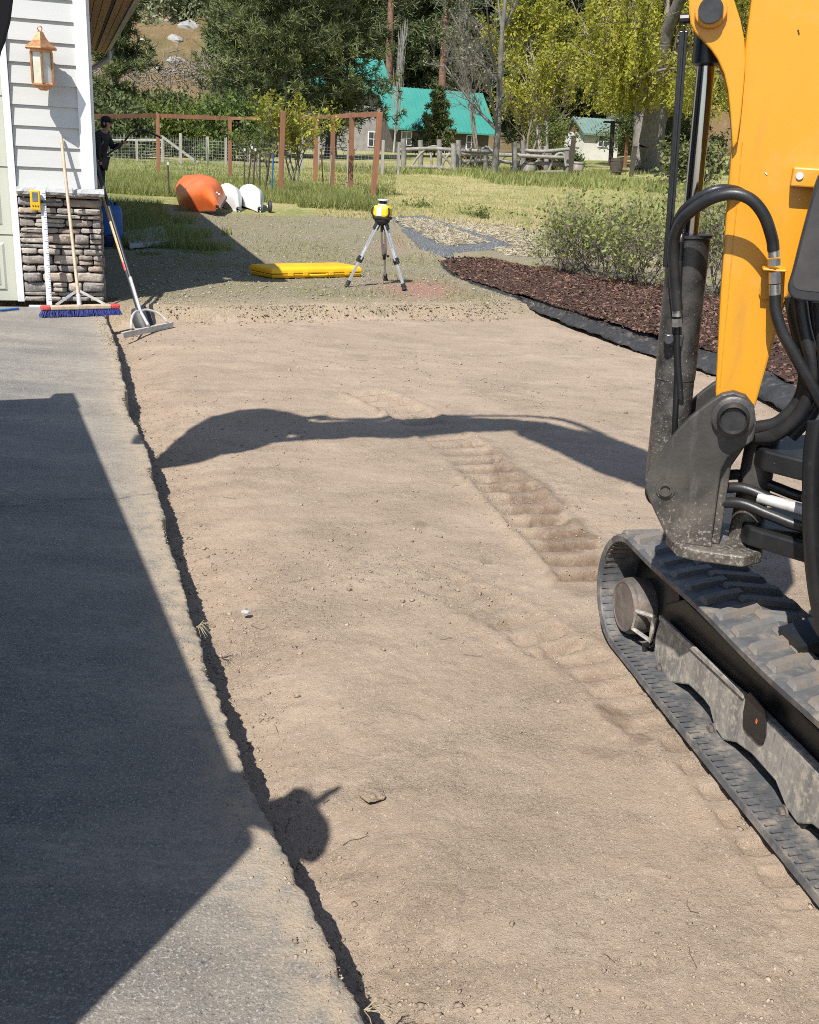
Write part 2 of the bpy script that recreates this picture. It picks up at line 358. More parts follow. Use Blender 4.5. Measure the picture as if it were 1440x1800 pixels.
def pad_z(x, y):
    z = PAD + 0.004 * fbm(x * 1.6, y * 1.6, seed=20) + 0.006 * fbm(x * 7, y * 7, seed=21)
    near = 1 / (1 + (np.asarray(y) / 9) ** 2)
    rough_ = np.clip(0.35 + 1.2 * fbm(x * 0.9, y * 0.9, seed=22), 0.15, 1.3)
    z = z + rough_ * (0.011 * np.abs(fbm(x * 16, y * 16, seed=23)) + 0.0065 * fbm(x * 48, y * 48, seed=24))
    r = noise(x * 1.3 + 0.6 * noise(x * 2, y * 2, seed=31), y * 11, seed=25); z = z + 0.007 * r * np.clip(noise(x * 0.7, y * 0.8, seed=26) + 0.35, 0, 1)
    lumps = np.clip(noise(x * 26, y * 26, seed=27) - 0.55, 0, 1) * np.clip(noise(x * 1.1, y * 1.1, seed=28) + 0.2, 0, 1); z = z + 0.03 * lumps
    d = np.asarray(x) - edge_x(y); z = z - 0.075 * (1 - sstep(0.02, 0.5, d + 0.03 * fbm(x * 8, y * 8, seed=34))) + 0.022 * np.exp(-np.abs(d - 0.2) / 0.10) * np.clip(0.2 + fbm(x * 5, y * 5, seed=29), 0, 1.2) + 0.014 * np.exp(-np.abs(d - 0.2) / 0.08) * np.clip(fbm(x * 20, y * 20, seed=30), 0, 1)
    fs = fabric_side(x, y); z = z + 0.035 * np.exp(-np.abs(fs + 0.25) / 0.2) * np.clip(0.3 + fbm(x * 4, y * 4, seed=33), 0, 1.5)
    return z
def prints_z(x, y, both=False):
    z = np.zeros_like(x); ms = np.zeros_like(x)
    for pi, (px, w, depth, pitch) in enumerate(PRINTS):
        P = np.array([gp(a, b, PAD)[:2] for a, b in px]); s0 = 0.0
        for i in range(len(P) - 1):
            d = P[i + 1] - P[i]; ln = np.linalg.norm(d); d = d / ln; rx, ry = x - P[i][0], y - P[i][1]
            t = rx * d[0] + ry * d[1]; c = -rx * d[1] + ry * d[0]; ok = (t >= 0) & (t < ln)
            ph = ((t + s0 + 0.05 * np.abs(c)) / pitch) % 1.0; bar = sstep(0.0, 0.08, ph) * (1 - sstep(0.5, 0.6, ph))
            lat = 1 - sstep(w * 0.42, w * 0.5, np.abs(c + 0.02 * noise(t * 5, 1, seed=40))); part = np.clip(0.75 + 0.9 * noise(x * 2.2, y * 2.2, seed=41), 0.15, 1)
            ms = np.where(ok, np.maximum(ms, bar * lat * (1.0 if pi == 0 and i >= 2 else 0.25)), ms)
            z = np.where(ok, z - depth * bar * lat * part + depth * 0.5 * np.exp(-((np.abs(c) - w * 0.55) / 0.03) ** 2) * part, z)
            s0 += ln
    return (z, ms) if both else z
xs_u = np.concatenate([-np.geomspace(4, 0.56, 24), np.arange(-0.55, 0.62, 0.0039), np.geomspace(0.63, 4, 24)])
ys = np.concatenate([[-1.5, -0.5, 0.2, 0.6, 0.9], np.geomspace(1.05, 26.0, 830)])
UU, YY = np.meshgrid(xs_u, ys); XX = UU * np.maximum(YY, 1.0)
mo = np.zeros_like(XX)
def blotch(px, py, rx, ry, amt=1.0):
    global mo
    p = gp(px, py, PAD); q = gp(px + rx, py, PAD); r = gp(px, py - ry, PAD); sx, sy = abs(q[0] - p[0]), abs(r[1] - p[1])
    d = np.sqrt(((XX - p[0]) / sx) ** 2 + ((YY - p[1]) / sy) ** 2) + 0.5 * fbm(XX * 9, YY * 9, seed=50); mo = np.maximum(mo, amt * (1 - sstep(0.75, 1.05, d)))
for a in [(900, 845, 45, 35, 0.9), (945, 880, 55, 40, 1), (1000, 940, 50, 45, 1), (1060, 1000, 45, 40, 0.9), (880, 800, 30, 18, 0.5), (1085, 1262, 42, 24, 0.85), (1125, 1297, 30, 16, 0.9), (1060, 1325, 40, 12, 0.6), (738, 925, 14, 7, 0.9), (855, 988, 12, 5, 0.9), (1040, 1195, 24, 16, 0.5), (985, 1178, 30, 18, 0.35), (655, 1400, 16, 13, 0.25), (1010, 990, 60, 60, 0.6), (1330, 760, 120, 60, 0.1)]: blotch(*a)
pz_, pm_ = prints_z(XX, YY, True); mo = np.clip(0.6 * mo + 1.0 * pm_ * (0.6 + 0.4 * noise(XX * 4, YY * 4, seed=68)), 0, 1)
by = bank_y(XX) + 0.06 * fbm(XX * 2, YY * 2, seed=51) + 0.012 * fbm(XX * 14, YY * 14, seed=52)
bw = 0.16 + 0.06 * noise(XX * 1.7, 3, seed=58) + 0.75 * sstep(0.2, 1.4, XX)
tb = sstep(0, 1, (YY - by) / bw)
Zp = pad_z(XX, YY) + pz_
Zy = (0.012 * fbm(XX * 1.2, YY * 1.2, seed=53) + 0.006 * fbm(XX * 8, YY * 8, seed=54) + 0.004 * noise(XX * 30, YY * 30, seed=55)) * (1 - sstep(22.5, 25.0, YY)) + field_z(XX, YY)
Zy = Zy + 0.02 * np.exp(-np.abs(YY - by - 0.25) / 0.15) * np.clip(fbm(XX * 6, YY * 6, seed=57) + 0.4, 0, 1)
ZZ = Zp * (1 - tb) + Zy * tb
under = (XX < edge_x(YY) - 0.03) & (YY < GC[1] + (XX - GC[0]) * math.tan(GA) + 0.3); ZZ = np.where(under, PAD - 0.18, ZZ)
fs = fabric_side(XX, YY); ZZ = np.where(fs > 0.03, np.minimum(ZZ, -0.04 + 0.5 * sstep(14.5, 18.0, YY)), ZZ)
def yard_limit(x, y): return y - (20.3 + 1.6 * fbm(x * 0.6, y * 0.5, seed=60) + 0.5 * noise(x * 5, y * 3, seed=61) - 1.0 * sstep(0, 2.0, x))
sidewall = lambda x, y: (x - GC[0]) * GR[0] + (y - GC[1]) * GR[1]
lawnm = np.maximum(yard_limit(XX, YY), np.where(YY > 13.2 + 0.8 * noise(XX * 2, YY * 2, seed=62), 1.5 - sidewall(XX, YY) + 0.5 * noise(XX * 2.5, YY * 1.5, seed=63), -1))
V = np.stack([XX, YY, ZZ], -1).reshape(-1, 3); Fq = grid_faces(len(xs_u), len(ys))
fc = lambda A_: A_.reshape(-1)[Fq].mean(1)
lab = np.where(fc(YY - by + 0.05 * noise(XX * 9, YY * 9, seed=59)) < 0.035, 0, np.where(fc(lawnm) > 0, 2, 1)); lab = np.where((fc(fs) > 0.0) & (lab == 1) & (fc(YY) < 12.6), 0, lab)
def part_mesh(name, k, m, attrs):
    f = Fq[lab == k]; used = np.unique(f); idx = np.full(len(V), -1); idx[used] = np.arange(len(used))
    return tag(raw_mesh(name, V[used], idx[f], m, smooth=True, attrs={a: b.reshape(-1)[used] for a, b in attrs.items()}), kind='structure')
pp = gp(738, 507); paint = np.exp(-(((XX - pp[0]) / 0.42) ** 2 + ((YY - pp[1]) / 0.7) ** 2)); pp = gp(690, 430); paint = np.clip(0.7 * paint + 0.3 * np.exp(-(((XX - pp[0]) / 0.2) ** 2 + ((YY - pp[1]) / 1.5) ** 2)), 0, 1)
sand = np.clip(1 - (YY - by - 0.15) / 0.7, 0, 1) + 0.8 * np.exp(-((XX - 0.2) / 0.5) ** 2) * sstep(13.5, 16, YY)
part_mesh('dirt_pad', 0, 'dirt', {'moist': mo}); part_mesh('gravel_yard', 1, 'gravel', {'sand': np.clip(sand, 0, 1), 'paint': paint})
dryf = lambda x, y: np.clip(sstep(24.5, 21, y) * sstep(-2.5, 0.5, x), 0, 1)
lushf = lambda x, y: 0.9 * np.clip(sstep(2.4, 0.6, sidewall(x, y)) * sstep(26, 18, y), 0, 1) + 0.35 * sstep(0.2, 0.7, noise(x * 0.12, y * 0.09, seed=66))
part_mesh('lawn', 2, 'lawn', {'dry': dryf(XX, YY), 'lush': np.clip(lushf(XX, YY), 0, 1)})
# far field to the foot of the hill, then the hill itself
ys2 = np.geomspace(25.6, 101.0, 120); xs2 = np.concatenate([np.linspace(-4, -0.6, 30), np.linspace(-0.55, 0.6, 120), np.linspace(0.65, 4, 30)])
U2, Y2 = np.meshgrid(xs2, ys2); X2 = U2 * Y2; Z2 = field_z(X2, Y2) + 0.03 * fbm(X2 * 0.7, Y2 * 0.7, seed=70) * sstep(26, 30, Y2)
Z2 = Z2 + 0.004
tag(raw_mesh('meadow', np.stack([X2, Y2, Z2], -1).reshape(-1, 3), grid_faces(len(xs2), len(ys2)), 'lawn', smooth=True, attrs={'dry': 0 * X2.ravel(), 'lush': np.clip(lushf(X2, Y2), 0, 1).ravel()}), kind='structure')
xs3 = np.linspace(-420, 420, 170); ys3 = np.concatenate([np.linspace(97, 200, 70), np.linspace(205, 460, 50)]); X3, Y3 = np.meshgrid(xs3, ys3)
Z3 = field_z(X3, Y3) + (4 * fbm(X3 * 0.03, Y3 * 0.03, seed=71) + 1.0 * fbm(X3 * 0.15, Y3 * 0.15, seed=72)) * sstep(100, 130, Y3) + 0.05
tag(raw_mesh('hillside', np.stack([X3, Y3, Z3], -1).reshape(-1, 3), grid_faces(len(xs3), len(ys3)), 'hill', smooth=True), kind='structure')
# everything round and behind the camera: plain ground out to the horizon
b = MB(); R = 900.0
b.add([(-R, -R, -0.4), (R, -R, -0.4), (R, R, -0.4), (-R, R, -0.4)], [(0, 1, 2, 3)]); tag(b.build('ground', 'dirt', fix=False), kind='structure')

mat_ = material('crack_fill'); mat_[3].inputs['Base Color'].default_value = (0.02, 0.02, 0.02, 1); mat_[3].inputs['Roughness'].default_value = 0.95; MATS['crack_fill'] = mat_[0]
drive = bpy.data.objects['asphalt_driveway']; OFF['asphalt_driveway'] = A3(0, 0, 0)
for cps in ([(-40, 893), (60, 888), (120, 878), (200, 879)], [(200, 879), (240, 872), (272, 868)]):
    cp = np.array(spline([gp(*p) for p in cps], 30)); t_ = np.linspace(0, 1, len(cp)); cp[:, 1] += 0.012 * fbm(cp[:, 0] * 25, 0, seed=65); w_ = 0.0028 * (0.6 + 0.4 * noise(cp[:, 0] * 60, 1, seed=67)); z_ = 0.004 * fbm(cp[:, 0] * 1.3, cp[:, 1] * 1.3, seed=8) + 0.0016 * fbm(cp[:, 0] * 18, cp[:, 1] * 18, seed=9) + 0.0035
    raw_mesh('crack', np.concatenate([np.stack([cp[:, 0], cp[:, 1] - w_, z_], 1), np.stack([cp[:, 0], cp[:, 1] + w_, z_], 1)]), grid_faces(len(cp), 2), 'crack_fill', drive)
# ------------------------------------------------------------------ object materials
BP = lambda s, st, d: (s, st, d, None)
mat('siding', (0.50, 0.495, 0.46), (0.475, 0.47, 0.435), 3, 0.6, bump=[(90, 0.12, 0.004, (0.15, 0.15, 1))], stretch=(0.4, 0.4, 3))
mat('trim_white', (0.70, 0.70, 0.69), (0.65, 0.65, 0.64), 5, 0.5, bump=[BP(60, 0.1, 0.003)], c3=(0.6, 0.59, 0.56), scale3=30, lo3=0.68, hi3=0.8)
mat('door_green', (0.50, 0.50, 0.40), (0.47, 0.47, 0.38), 4, 0.45, bump=[(200, 0.06, 0.002, (0.2, 0.2, 1))])
mat('mortar', (0.16, 0.15, 0.14), (0.10, 0.095, 0.09), 20, 0.95, bump=[BP(80, 0.6, 0.01)])
for i_, (a_, b_, c_) in enumerate([((0.38, 0.33, 0.275), (0.27, 0.225, 0.185), (0.50, 0.45, 0.38)), ((0.32, 0.27, 0.225), (0.22, 0.185, 0.155), (0.45, 0.40, 0.33)), ((0.36, 0.28, 0.21), (0.26, 0.20, 0.16), (0.46, 0.39, 0.31)), ((0.26, 0.23, 0.205), (0.18, 0.155, 0.14), (0.42, 0.38, 0.33)), ((0.40, 0.33, 0.26), (0.30, 0.25, 0.20), (0.50, 0.45, 0.38))]):
    mat('stone_%d' % i_, a_, b_, 14, 0.9, bump=[BP(35, 0.6, 0.012), BP(160, 0.5, 0.003)], c3=c_, scale3=45, lo3=0.5, hi3=0.72, random_tint=0.35)
mat('cap_stone', (0.42, 0.41, 0.39), (0.33, 0.325, 0.315), 18, 0.9, bump=[BP(40, 0.8, 0.012), BP(200, 0.4, 0.003)])
mat('soffit_wood', (0.30, 0.165, 0.07), (0.23, 0.12, 0.05), 8, 0.55, bump=[(60, 0.15, 0.003, (1, 0.1, 1))], random_tint=0.25)
mat('vent_dark', (0.03, 0.028, 0.026), rough=0.8)
mat('gutter', (0.34, 0.33, 0.31), (0.28, 0.27, 0.255), 3, 0.45, spec=0.5)
mat('roof_shingle', (0.10, 0.095, 0.09), (0.07, 0.066, 0.063), 14, 0.95, bump=[BP(60, 0.5, 0.01)])
mat('copper', (0.55, 0.29, 0.14), (0.40, 0.19, 0.085), 22, 0.42, 0.75, c3=(0.24, 0.12, 0.07), scale3=60)
mat('glass_frost', (0.55, 0.55, 0.50), (0.42, 0.40, 0.30), 9, 0.12, spec=0.8)
mat('wood_pale', (0.46, 0.36, 0.25), (0.36, 0.27, 0.18), 4, 0.6, stretch=(6, 6, 0.6), c3=(0.27, 0.2, 0.14), scale3=10, bump=[BP(60, 0.2, 0.002)])
mat('wood_handle', (0.52, 0.33, 0.15), (0.40, 0.24, 0.10), 5, 0.4, stretch=(6, 6, 0.8))
mat('red_paint', (0.50, 0.055, 0.045), (0.62, 0.16, 0.13), 30, 0.45, lo=0.5, hi=0.75)
mat('bristle_blue', (0.025, 0.035, 0.16), (0.045, 0.06, 0.26), 60, 0.5)
mat('black_plastic', (0.016, 0.016, 0.017), (0.026, 0.026, 0.027), 12, 0.5)
mat('flat_black', (0.010, 0.010, 0.011), rough=0.95, spec=0.1)
mat('black_rubber', (0.028, 0.028, 0.03), (0.05, 0.048, 0.045), 9, 0.62, bump=[BP(120, 0.2, 0.002)])
mat('aluminium', (0.62, 0.62, 0.61), (0.50, 0.50, 0.49), 14, 0.38, 0.6, bump=[BP(80, 0.08, 0.002)])
mat('worn_aluminium', (0.55, 0.53, 0.49), (0.40, 0.38, 0.34), 30, 0.55, 0.3)
mat('rod_white', (0.62, 0.64, 0.64), (0.54, 0.56, 0.56), 14, 0.45)
mat('tick_black', (0.16, 0.17, 0.19), rough=0.6)
mat('tool_yellow', (0.72, 0.42, 0.012), (0.66, 0.37, 0.01), 9, 0.42)
mat('laser_yellow', (0.76, 0.54, 0.015), (0.70, 0.48, 0.012), 9, 0.38)
mat('case_yellow', (0.80, 0.44, 0.010), (0.74, 0.38, 0.010), 4, 0.42, c3=(0.62, 0.36, 0.06), scale3=20, lo3=0.62, hi3=0.8)
mat('screen_grey', (0.12, 0.14, 0.15), (0.16, 0.18, 0.19), 20, 0.2)
mat('light_grey', (0.55, 0.55, 0.54), (0.5, 0.5, 0.49), 10, 0.45)
mat('blue_plastic', (0.02, 0.13, 0.38), (0.016, 0.10, 0.32), 5, 0.4)
mat('white_plastic', (0.62, 0.63, 0.64), (0.5, 0.51, 0.52), 7, 0.45)
mat('navy', (0.012, 0.025, 0.08), rough=0.5)
mat('hull_orange', (0.74, 0.125, 0.02), (0.66, 0.17, 0.05), 2.2, 0.38, c3=(0.62, 0.28, 0.14), scale3=3.0, lo3=0.52, hi3=0.85)
mat('hull_white', (0.66, 0.66, 0.63), (0.58, 0.57, 0.53), 3, 0.42, c3=(0.45, 0.42, 0.35), scale3=7, lo3=0.6, hi3=0.85)
mat('concrete', (0.33, 0.32, 0.30), (0.25, 0.24, 0.22), 6, 0.9, bump=[BP(60, 0.4, 0.008)])

# ------------------------------------------------------------------ garage
def wall(a, z, out=0.0): return GC + GR * a - GF * out + A3(0, 0, z)
def W(px, py, out=0.0):
    p = on_plane(px, py, GC - GF * out, GF); return float(np.dot(p - GC, GR)), float(p[2])
rng = random.Random(4)
gar = thing('garage', 'grey lap-sided garage with stone wainscot, white trim and wooden eave', 'garage', GC)
STONE_TOP, CAP_TOP, EAVE, DEPTH, WIDE = 0.935, 0.99, 2.64, 10.4, 6.6
DOOR_A = -0.70                                          # right side of the door opening
# masonry core, siding boards
m = MB(); m.box(wall(-WIDE / 2 - 0.02, EAVE / 2 + 0.05, -DEPTH / 2 - 0.12), (WIDE - 0.1, DEPTH, EAVE), (GR, GF, A3(0, 0, 1)))
wl = m.build('wall', 'mortar', gar)
def board(a0, a1, z0, z1, name='siding_board'):
    q = MB(); q.prism([wall(a0, z0, 0.024), wall(a0, z0, -0.02), wall(a0, z1 + 0.02, -0.02), wall(a0, z1 + 0.02, 0.003), wall(a0, z0 + 0.002, 0.0245)], GR * (a1 - a0)); return q.build(name, 'siding', gar)
zz = CAP_TOP; ex = 0.1655
while zz < EAVE + 0.9:
    half = max(0.0, (zz - EAVE)) / math.tan(math.radians(27))
    if zz > 2.42: board(-WIDE + half + 0.1, -0.105 - half, zz, min(zz + ex, EAVE + 0.95))
    else:
        board(DOOR_A + 0.055, -0.105, zz, zz + ex)
    zz += ex
for a0, a1, z0, z1, nm in [(-0.105, 0.0, CAP_TOP, EAVE, 'corner_board'), (DOOR_A - 0.005, DOOR_A + 0.052, 0.006, 2.42, 'door_casing'), (-4.1, DOOR_A + 0.052, 2.30, 2.44, 'door_casing'), (-4.16, -4.1, 0.006, 2.42, 'door_casing')]:
    q = MB(); q.box(wall((a0 + a1) / 2, (z0 + z1) / 2, 0.016 if nm == 'corner_board' else 0.02), (a1 - a0, 0.05, z1 - z0), (GR, GF, A3(0, 0, 1))); q.build(nm, 'trim_white', gar, bevel=0.003)
q = MB(); q.box(wall(0.012, (EAVE + CAP_TOP) / 2, -0.055), (0.024, 0.11, EAVE - CAP_TOP), (GR, GF, A3(0, 0, 1))); q.build('corner_board', 'trim_white', gar, bevel=0.003)
for k in range(int((EAVE - CAP_TOP) / ex)):              # the side wall in the shade
    z0 = CAP_TOP + k * ex; q = MB(); q.prism([wall(0.02, z0, -0.11), wall(-0.03, z0, -0.11), wall(-0.03, z0 + ex, -0.11), wall(0.003, z0 + ex, -0.11)], GF * (DEPTH - 0.2)); q.build('siding_board', 'siding', gar)
# sectional door
dr = MB(); dr.box(wall(-2.4, 1.15, -0.05), (3.4, 0.05, 2.29), (GR, GF, A3(0, 0, 1))); door = dr.build('garage_door', 'door_green', gar)
for r_ in range(4):
    for c_ in range(6):
        a1 = DOOR_A - 0.085 - c_ * 0.56; a0 = a1 - 0.47; z0 = 0.09 + r_ * 0.565; z1 = z0 + 0.42
        q = MB()
        for g0, g1, o0, o1 in ((0.0, 0.02, -0.0255, -0.014), (0.035, 0.06, -0.0205, -0.008)):
            q.loft([np.array([wall(a0 + g, z0 + g, o), wall(a1 - g, z0 + g, o), wall(a1 - g, z1 - g, o), wall(a0 + g, z1 - g, o)]) for g, o in ((g0, o0), (g1, o1))])
        q.build('door_panel', 'door_green', door)
for r_ in range(1, 4):
    q = MB(); q.box(wall(-2.4, 0.01 + r_ * 0.567, -0.0245), (3.39, 0.006, 0.006), (GR, GF, A3(0, 0, 1))); q.build('panel_joint', 'vent_dark', door)
# stone wainscot: every stone on its own
def stone_mesh(a0, a1, z0, z1, dep, r):
    w, h = a1 - a0, z1 - z0; ca, cz = (a0 + a1) / 2, (z0 + z1) / 2; rings = []
    base = [(-1, -0.62), (-0.86, -0.96), (-0.1, -1), (0.84, -0.97), (1, -0.6), (1, 0.62), (0.87, 0.95), (0.05, 1), (-0.88, 0.96), (-1, 0.6)]
    jit = [(r.uniform(-0.07, 0.07), r.uniform(-0.16, 0.16)) for _ in base]
    for sc, o in ((0.97, 0.0), (0.985, 0.5), (0.93, 0.85), (0.7, 1.0)):
        rings.append(np.array([wall(ca + w / 2 * (x + jx) * (sc if sc > 0.9 else sc + r.uniform(-.05, .05)), cz + h / 2 * np.clip((y + jy), -1.02, 1.02) * sc, 0.03 + dep * o * r.uniform(0.88, 1.08)) for (x, y), (jx, jy) in zip(base, jit)]))
    q = MB(); q.loft(rings); return q
z = 0.012; row = 0
while z < STONE_TOP - 0.02:
    h = rng.choice([0.035, 0.045, 0.055, 0.06, 0.07, 0.085]); h = min(h, STONE_TOP - z)
    if STONE_TOP - z - h < 0.03: h = STONE_TOP - z
    a = DOOR_A + 0.055
    while a < 0.02:
        ln = rng.uniform(0.09, 0.27) * (1.0 if h > 0.045 else 1.25); ln = min(ln, 0.035 - a)
        if 0.035 - a - ln < 0.06: ln = 0.035 - a
        zo = rng.uniform(-0.004, 0.004)
        if h > 0.065 and rng.random() < 0.35:
            stone_mesh(a, a + ln, z, z + h * 0.48, rng.uniform(0.03, 0.06), rng).build('stone', 'stone_%d' % rng.randrange(5), gar, smooth=55)
            stone_mesh(a, a + ln, z + h * 0.5, z + h, rng.uniform(0.03, 0.06), rng).build('stone', 'stone_%d' % rng.randrange(5), gar, smooth=55)
        else:
            stone_mesh(a, a + ln, z + zo, z + h - 0.004 + zo, rng.uniform(0.025, 0.07), rng).build('stone', rng.choice(['stone_0', 'stone_1', 'stone_2', 'stone_3', 'stone_0', 'stone_1', 'stone_4']), gar, smooth=55)
        a += ln + 0.005
    z += h + 0.004
q = MB(); r2 = random.Random(9)                         # shaded flank of the wainscot
for k in range(9):
    b0 = 0.06
    while b0 < DEPTH - 0.5:
        ln = r2.uniform(0.15, 0.4); q.box(GC + GR * (0.0 + r2.uniform(0, 0.02)) + GF * (b0 + ln / 2) + A3(0, 0, 0.05 + k * 0.1), (0.09, ln - 0.012, 0.085), (GR, GF, A3(0, 0, 1))); b0 += ln
tag(q.build('flank_stones', 'stone_1', gar, bevel=0.012), kind='stuff')
for a0, a1 in ((DOOR_A + 0.055, -0.40), (-0.397, -0.19), (-0.187, 0.075)):
    q = MB(); n = 9; t = np.linspace(0, 1, n); rr = []
    for k in range(n):
        a = a0 + (a1 - a0) * t[k]; j = lambda: rng.uniform(-0.004, 0.004)
        rr.append(np.array([wall(a, STONE_TOP + j(), 0.125 + j()), wall(a, STONE_TOP + 0.025, 0.135 + j()), wall(a, CAP_TOP - 0.006 + j(), 0.118 + j()), wall(a, CAP_TOP + 0.004, -0.01), wall(a, STONE_TOP, -0.01)]))
    q.loft(rr); q.build('cap_stone', 'cap_stone', gar)
q = MB(); q.box(wall(0.03, (STONE_TOP + CAP_TOP) / 2, -DEPTH / 2), (0.09, DEPTH - 0.1, CAP_TOP - STONE_TOP), (GR, GF, A3(0, 0, 1))); q.build('cap_stone', 'cap_stone', gar, bevel=0.01)
# eave: soffit boards, vent strip, fascia, gutter, downspout, roof
OV, FR = 0.45, 0.05
def ev(a, b, z): return GC + GR * a + GF * b + A3(0, 0, z)
edges_ = [0.026, 0.105, 0.185, 0.265, 0.30, 0.37, 0.446]
for k in range(6):
    q = MB(); q.box(ev((edges_[k] + edges_[k + 1]) / 2, DEPTH / 2 - FR / 2, EAVE + (0.016 if k == 3 else 0.008)), (edges_[k + 1] - edges_[k] - 0.006, DEPTH + FR, 0.016), (GR, GF, A3(0, 0, 1)))
    q.build('soffit_vent' if k == 3 else 'soffit_board', 'vent_dark' if k == 3 else 'soffit_wood', gar, bevel=0.002)
q = MB(); q.box(ev(0.235, DEPTH / 2 - FR / 2, EAVE + 0.035), (0.43, DEPTH + FR - 0.01, 0.02), (GR, GF, A3(0, 0, 1))); q.build('soffit_backing', 'vent_dark', gar)
q = MB(); q.box(ev(OV + 0.012, DEPTH / 2 - FR / 2, EAVE + 0.08), (0.024, DEPTH + FR + 0.02, 0.19), (GR, GF, A3(0, 0, 1))); q.build('fascia', 'gutter', gar)
prof = [(0.026, 0.15), (0.026, 0.045), (0.05, 0.03), (0.085, 0.03), (0.105, 0.07), (0.12, 0.10), (0.12, 0.15), (0.112, 0.15), (0.112, 0.1), (0.095, 0.07), (0.08, 0.04), (0.052, 0.04), (0.034, 0.055), (0.034, 0.15)]
q = MB(); q.prism([ev(OV + x, -FR - 0.01, EAVE + y) for x, y in prof], GF * (DEPTH + FR + 0.03)); q.build('gutter', 'gutter', gar)
dn = [ev(OV + 0.07, DEPTH - 0.12, EAVE + 0.03), ev(OV + 0.06, DEPTH - 0.12, EAVE - 0.10), ev(OV - 0.06, DEPTH - 0.12, EAVE - 0.18), ev(0.18, DEPTH - 0.12, EAVE - 0.30), ev(0.09, DEPTH - 0.12, EAVE - 0.38), ev(0.07, DEPTH - 0.12, EAVE - 0.55), ev(0.07, DEPTH - 0.12, 0.15)]
q = MB(); q.tube(spline(dn, 4), 0.04, 8); q.build('downspout', 'gutter', gar, smooth=50)
q = MB(); pitch = math.radians(27); ridge = (WIDE + 2 * OV) / 2
q.prism([ev(OV + 0.05, -FR, EAVE + 0.10), ev(OV - ridge, -FR, EAVE + 0.10 + ridge * math.tan(pitch)), ev(OV - 2 * ridge - 0.05, -FR, EAVE + 0.10), ev(OV - 2 * ridge - 0.05, -FR, EAVE + 0.16), ev(OV - ridge, -FR, EAVE + 0.17 + ridge * math.tan(pitch)), ev(OV + 0.05, -FR, EAVE + 0.15)], GF * (DEPTH + 2 * FR)); q.build('roof', 'roof_shingle', gar)
# ------------------------------------------------------------------ wall lantern
la, lz = W(74, 112, 0.16); OUT = 0.175
lan = thing('wall_lantern', 'copper wall lantern with frosted panes on the grey siding', 'lantern', wall(la, lz - 0.22, 0))
lc = lambda x, y, z: wall(la, lz, 0.02 + OUT) + GR * x - GF * y + A3(0, 0, z)
def hexring(r, z, n=6, rot=0.0, sq=1.0): 
    t = np.arange(n) * 2 * np.pi / n + rot; return np.array([lc(r * math.cos(k), r * math.sin(k) * sq, z) for k in t])
H6 = math.pi / 6
q = MB(); q.loft([hexring(r, z, 6, H6) for r, z in ((0.135, 0.105), (0.142, 0.112), (0.138, 0.122), (0.105, 0.145), (0.07, 0.172), (0.044, 0.205), (0.03, 0.235), (0.012, 0.245))]); q.build('lantern_roof', 'copper', lan)
q = MB(); q.tube([lc(0.017 * math.cos(t), 0, 0.262 + 0.019 * math.sin(t)) for t in np.linspace(0, 2 * math.pi, 14)], 0.0045, 6); q.build('ring', 'copper', lan, smooth=60)
q = MB(); q.loft([hexring(r, z, 6, H6) for r, z in ((0.085, -0.175), (0.10, -0.165), (0.10, -0.155), (0.092, -0.148))]); q.loft([hexring(r, z, 6, H6) for r, z in ((0.03, -0.205), (0.075, -0.176))]); q.build('lantern_base', 'copper', lan)
q = MB(); q.loft([hexring(0.098, z, 6, H6) for z in (0.085, 0.106)]); q.build('lantern_collar', 'copper', lan)
for k in range(6):
    t = H6 + k * math.pi / 3; q = MB(); q.cyl(lc(0.093 * math.cos(t), 0.093 * math.sin(t), -0.15), lc(0.093 * math.cos(t), 0.093 * math.sin(t), 0.088), 0.0095, n=6); q.build('corner_post', 'copper', lan)
    t2 = t + math.pi / 3; p0, p1 = [A3(0.086 * math.cos(x), 0.086 * math.sin(x), 0) for x in (t, t2)]
    q = MB(); q.prism([lc(p0[0], p0[1], -0.148), lc(p1[0], p1[1], -0.148), lc(p1[0], p1[1], 0.086), lc(p0[0], p0[1], 0.086)], (GR * -(p0 + p1)[0] * 0.5 + GF * (p0 + p1)[1] * 0.5) * 0.06); q.build('pane', 'glass_frost', lan)
q = MB(); q.box(wall(la, lz + 0.0, 0.032), (0.10, 0.018, 0.24), (GR, GF, A3(0, 0, 1))); q.beam(wall(la, lz + 0.05, 0.03), wall(la, lz + 0.12, OUT - 0.02), 0.025, 0.025); q.build('mounting_plate', 'copper', lan, bevel=0.003)
# ------------------------------------------------------------------ push broom
hp = [gp(80, 541, 0.075), gp(202, 538, 0.075)]; hd = unit(hp[1] - hp[0]); hn = np.cross(A3(0, 0, 1), hd); hm = (hp[0] + hp[1]) / 2
br = thing('push_broom', 'push broom with blue bristles leaning on the stone wainscot', 'broom', A3(hm[0], hm[1], 0))
q = MB(); q.box(hm, (0.50, 0.07, 0.035), (hd, hn, A3(0, 0, 1))); q.build('head_block', 'wood_pale', br, bevel=0.008)
for s_ in (-1, 1):
    q = MB(); q.box(hm + hd * s_ * 0.287, (0.075, 0.071, 0.036), (hd, hn, A3(0, 0, 1))); q.build('painted_end', 'red_paint', br, bevel=0.01)
rg = np.random.default_rng(3); n = 1500; bs = np.stack([rg.uniform(-0.315, 0.315, n), rg.uniform(-0.028, 0.028, n)], 1)
p = hm + hd * bs[:, :1] + hn * bs[:, 1:] - A3(0, 0, 0.015); e = hm + hd * (bs[:, :1] * 1.07 + rg.normal(0, 0.006, (n, 1))) + hn * (bs[:, 1:] * 1.8 + rg.normal(0, 0.006, (n, 1))) + A3(0, 0, -0.07)
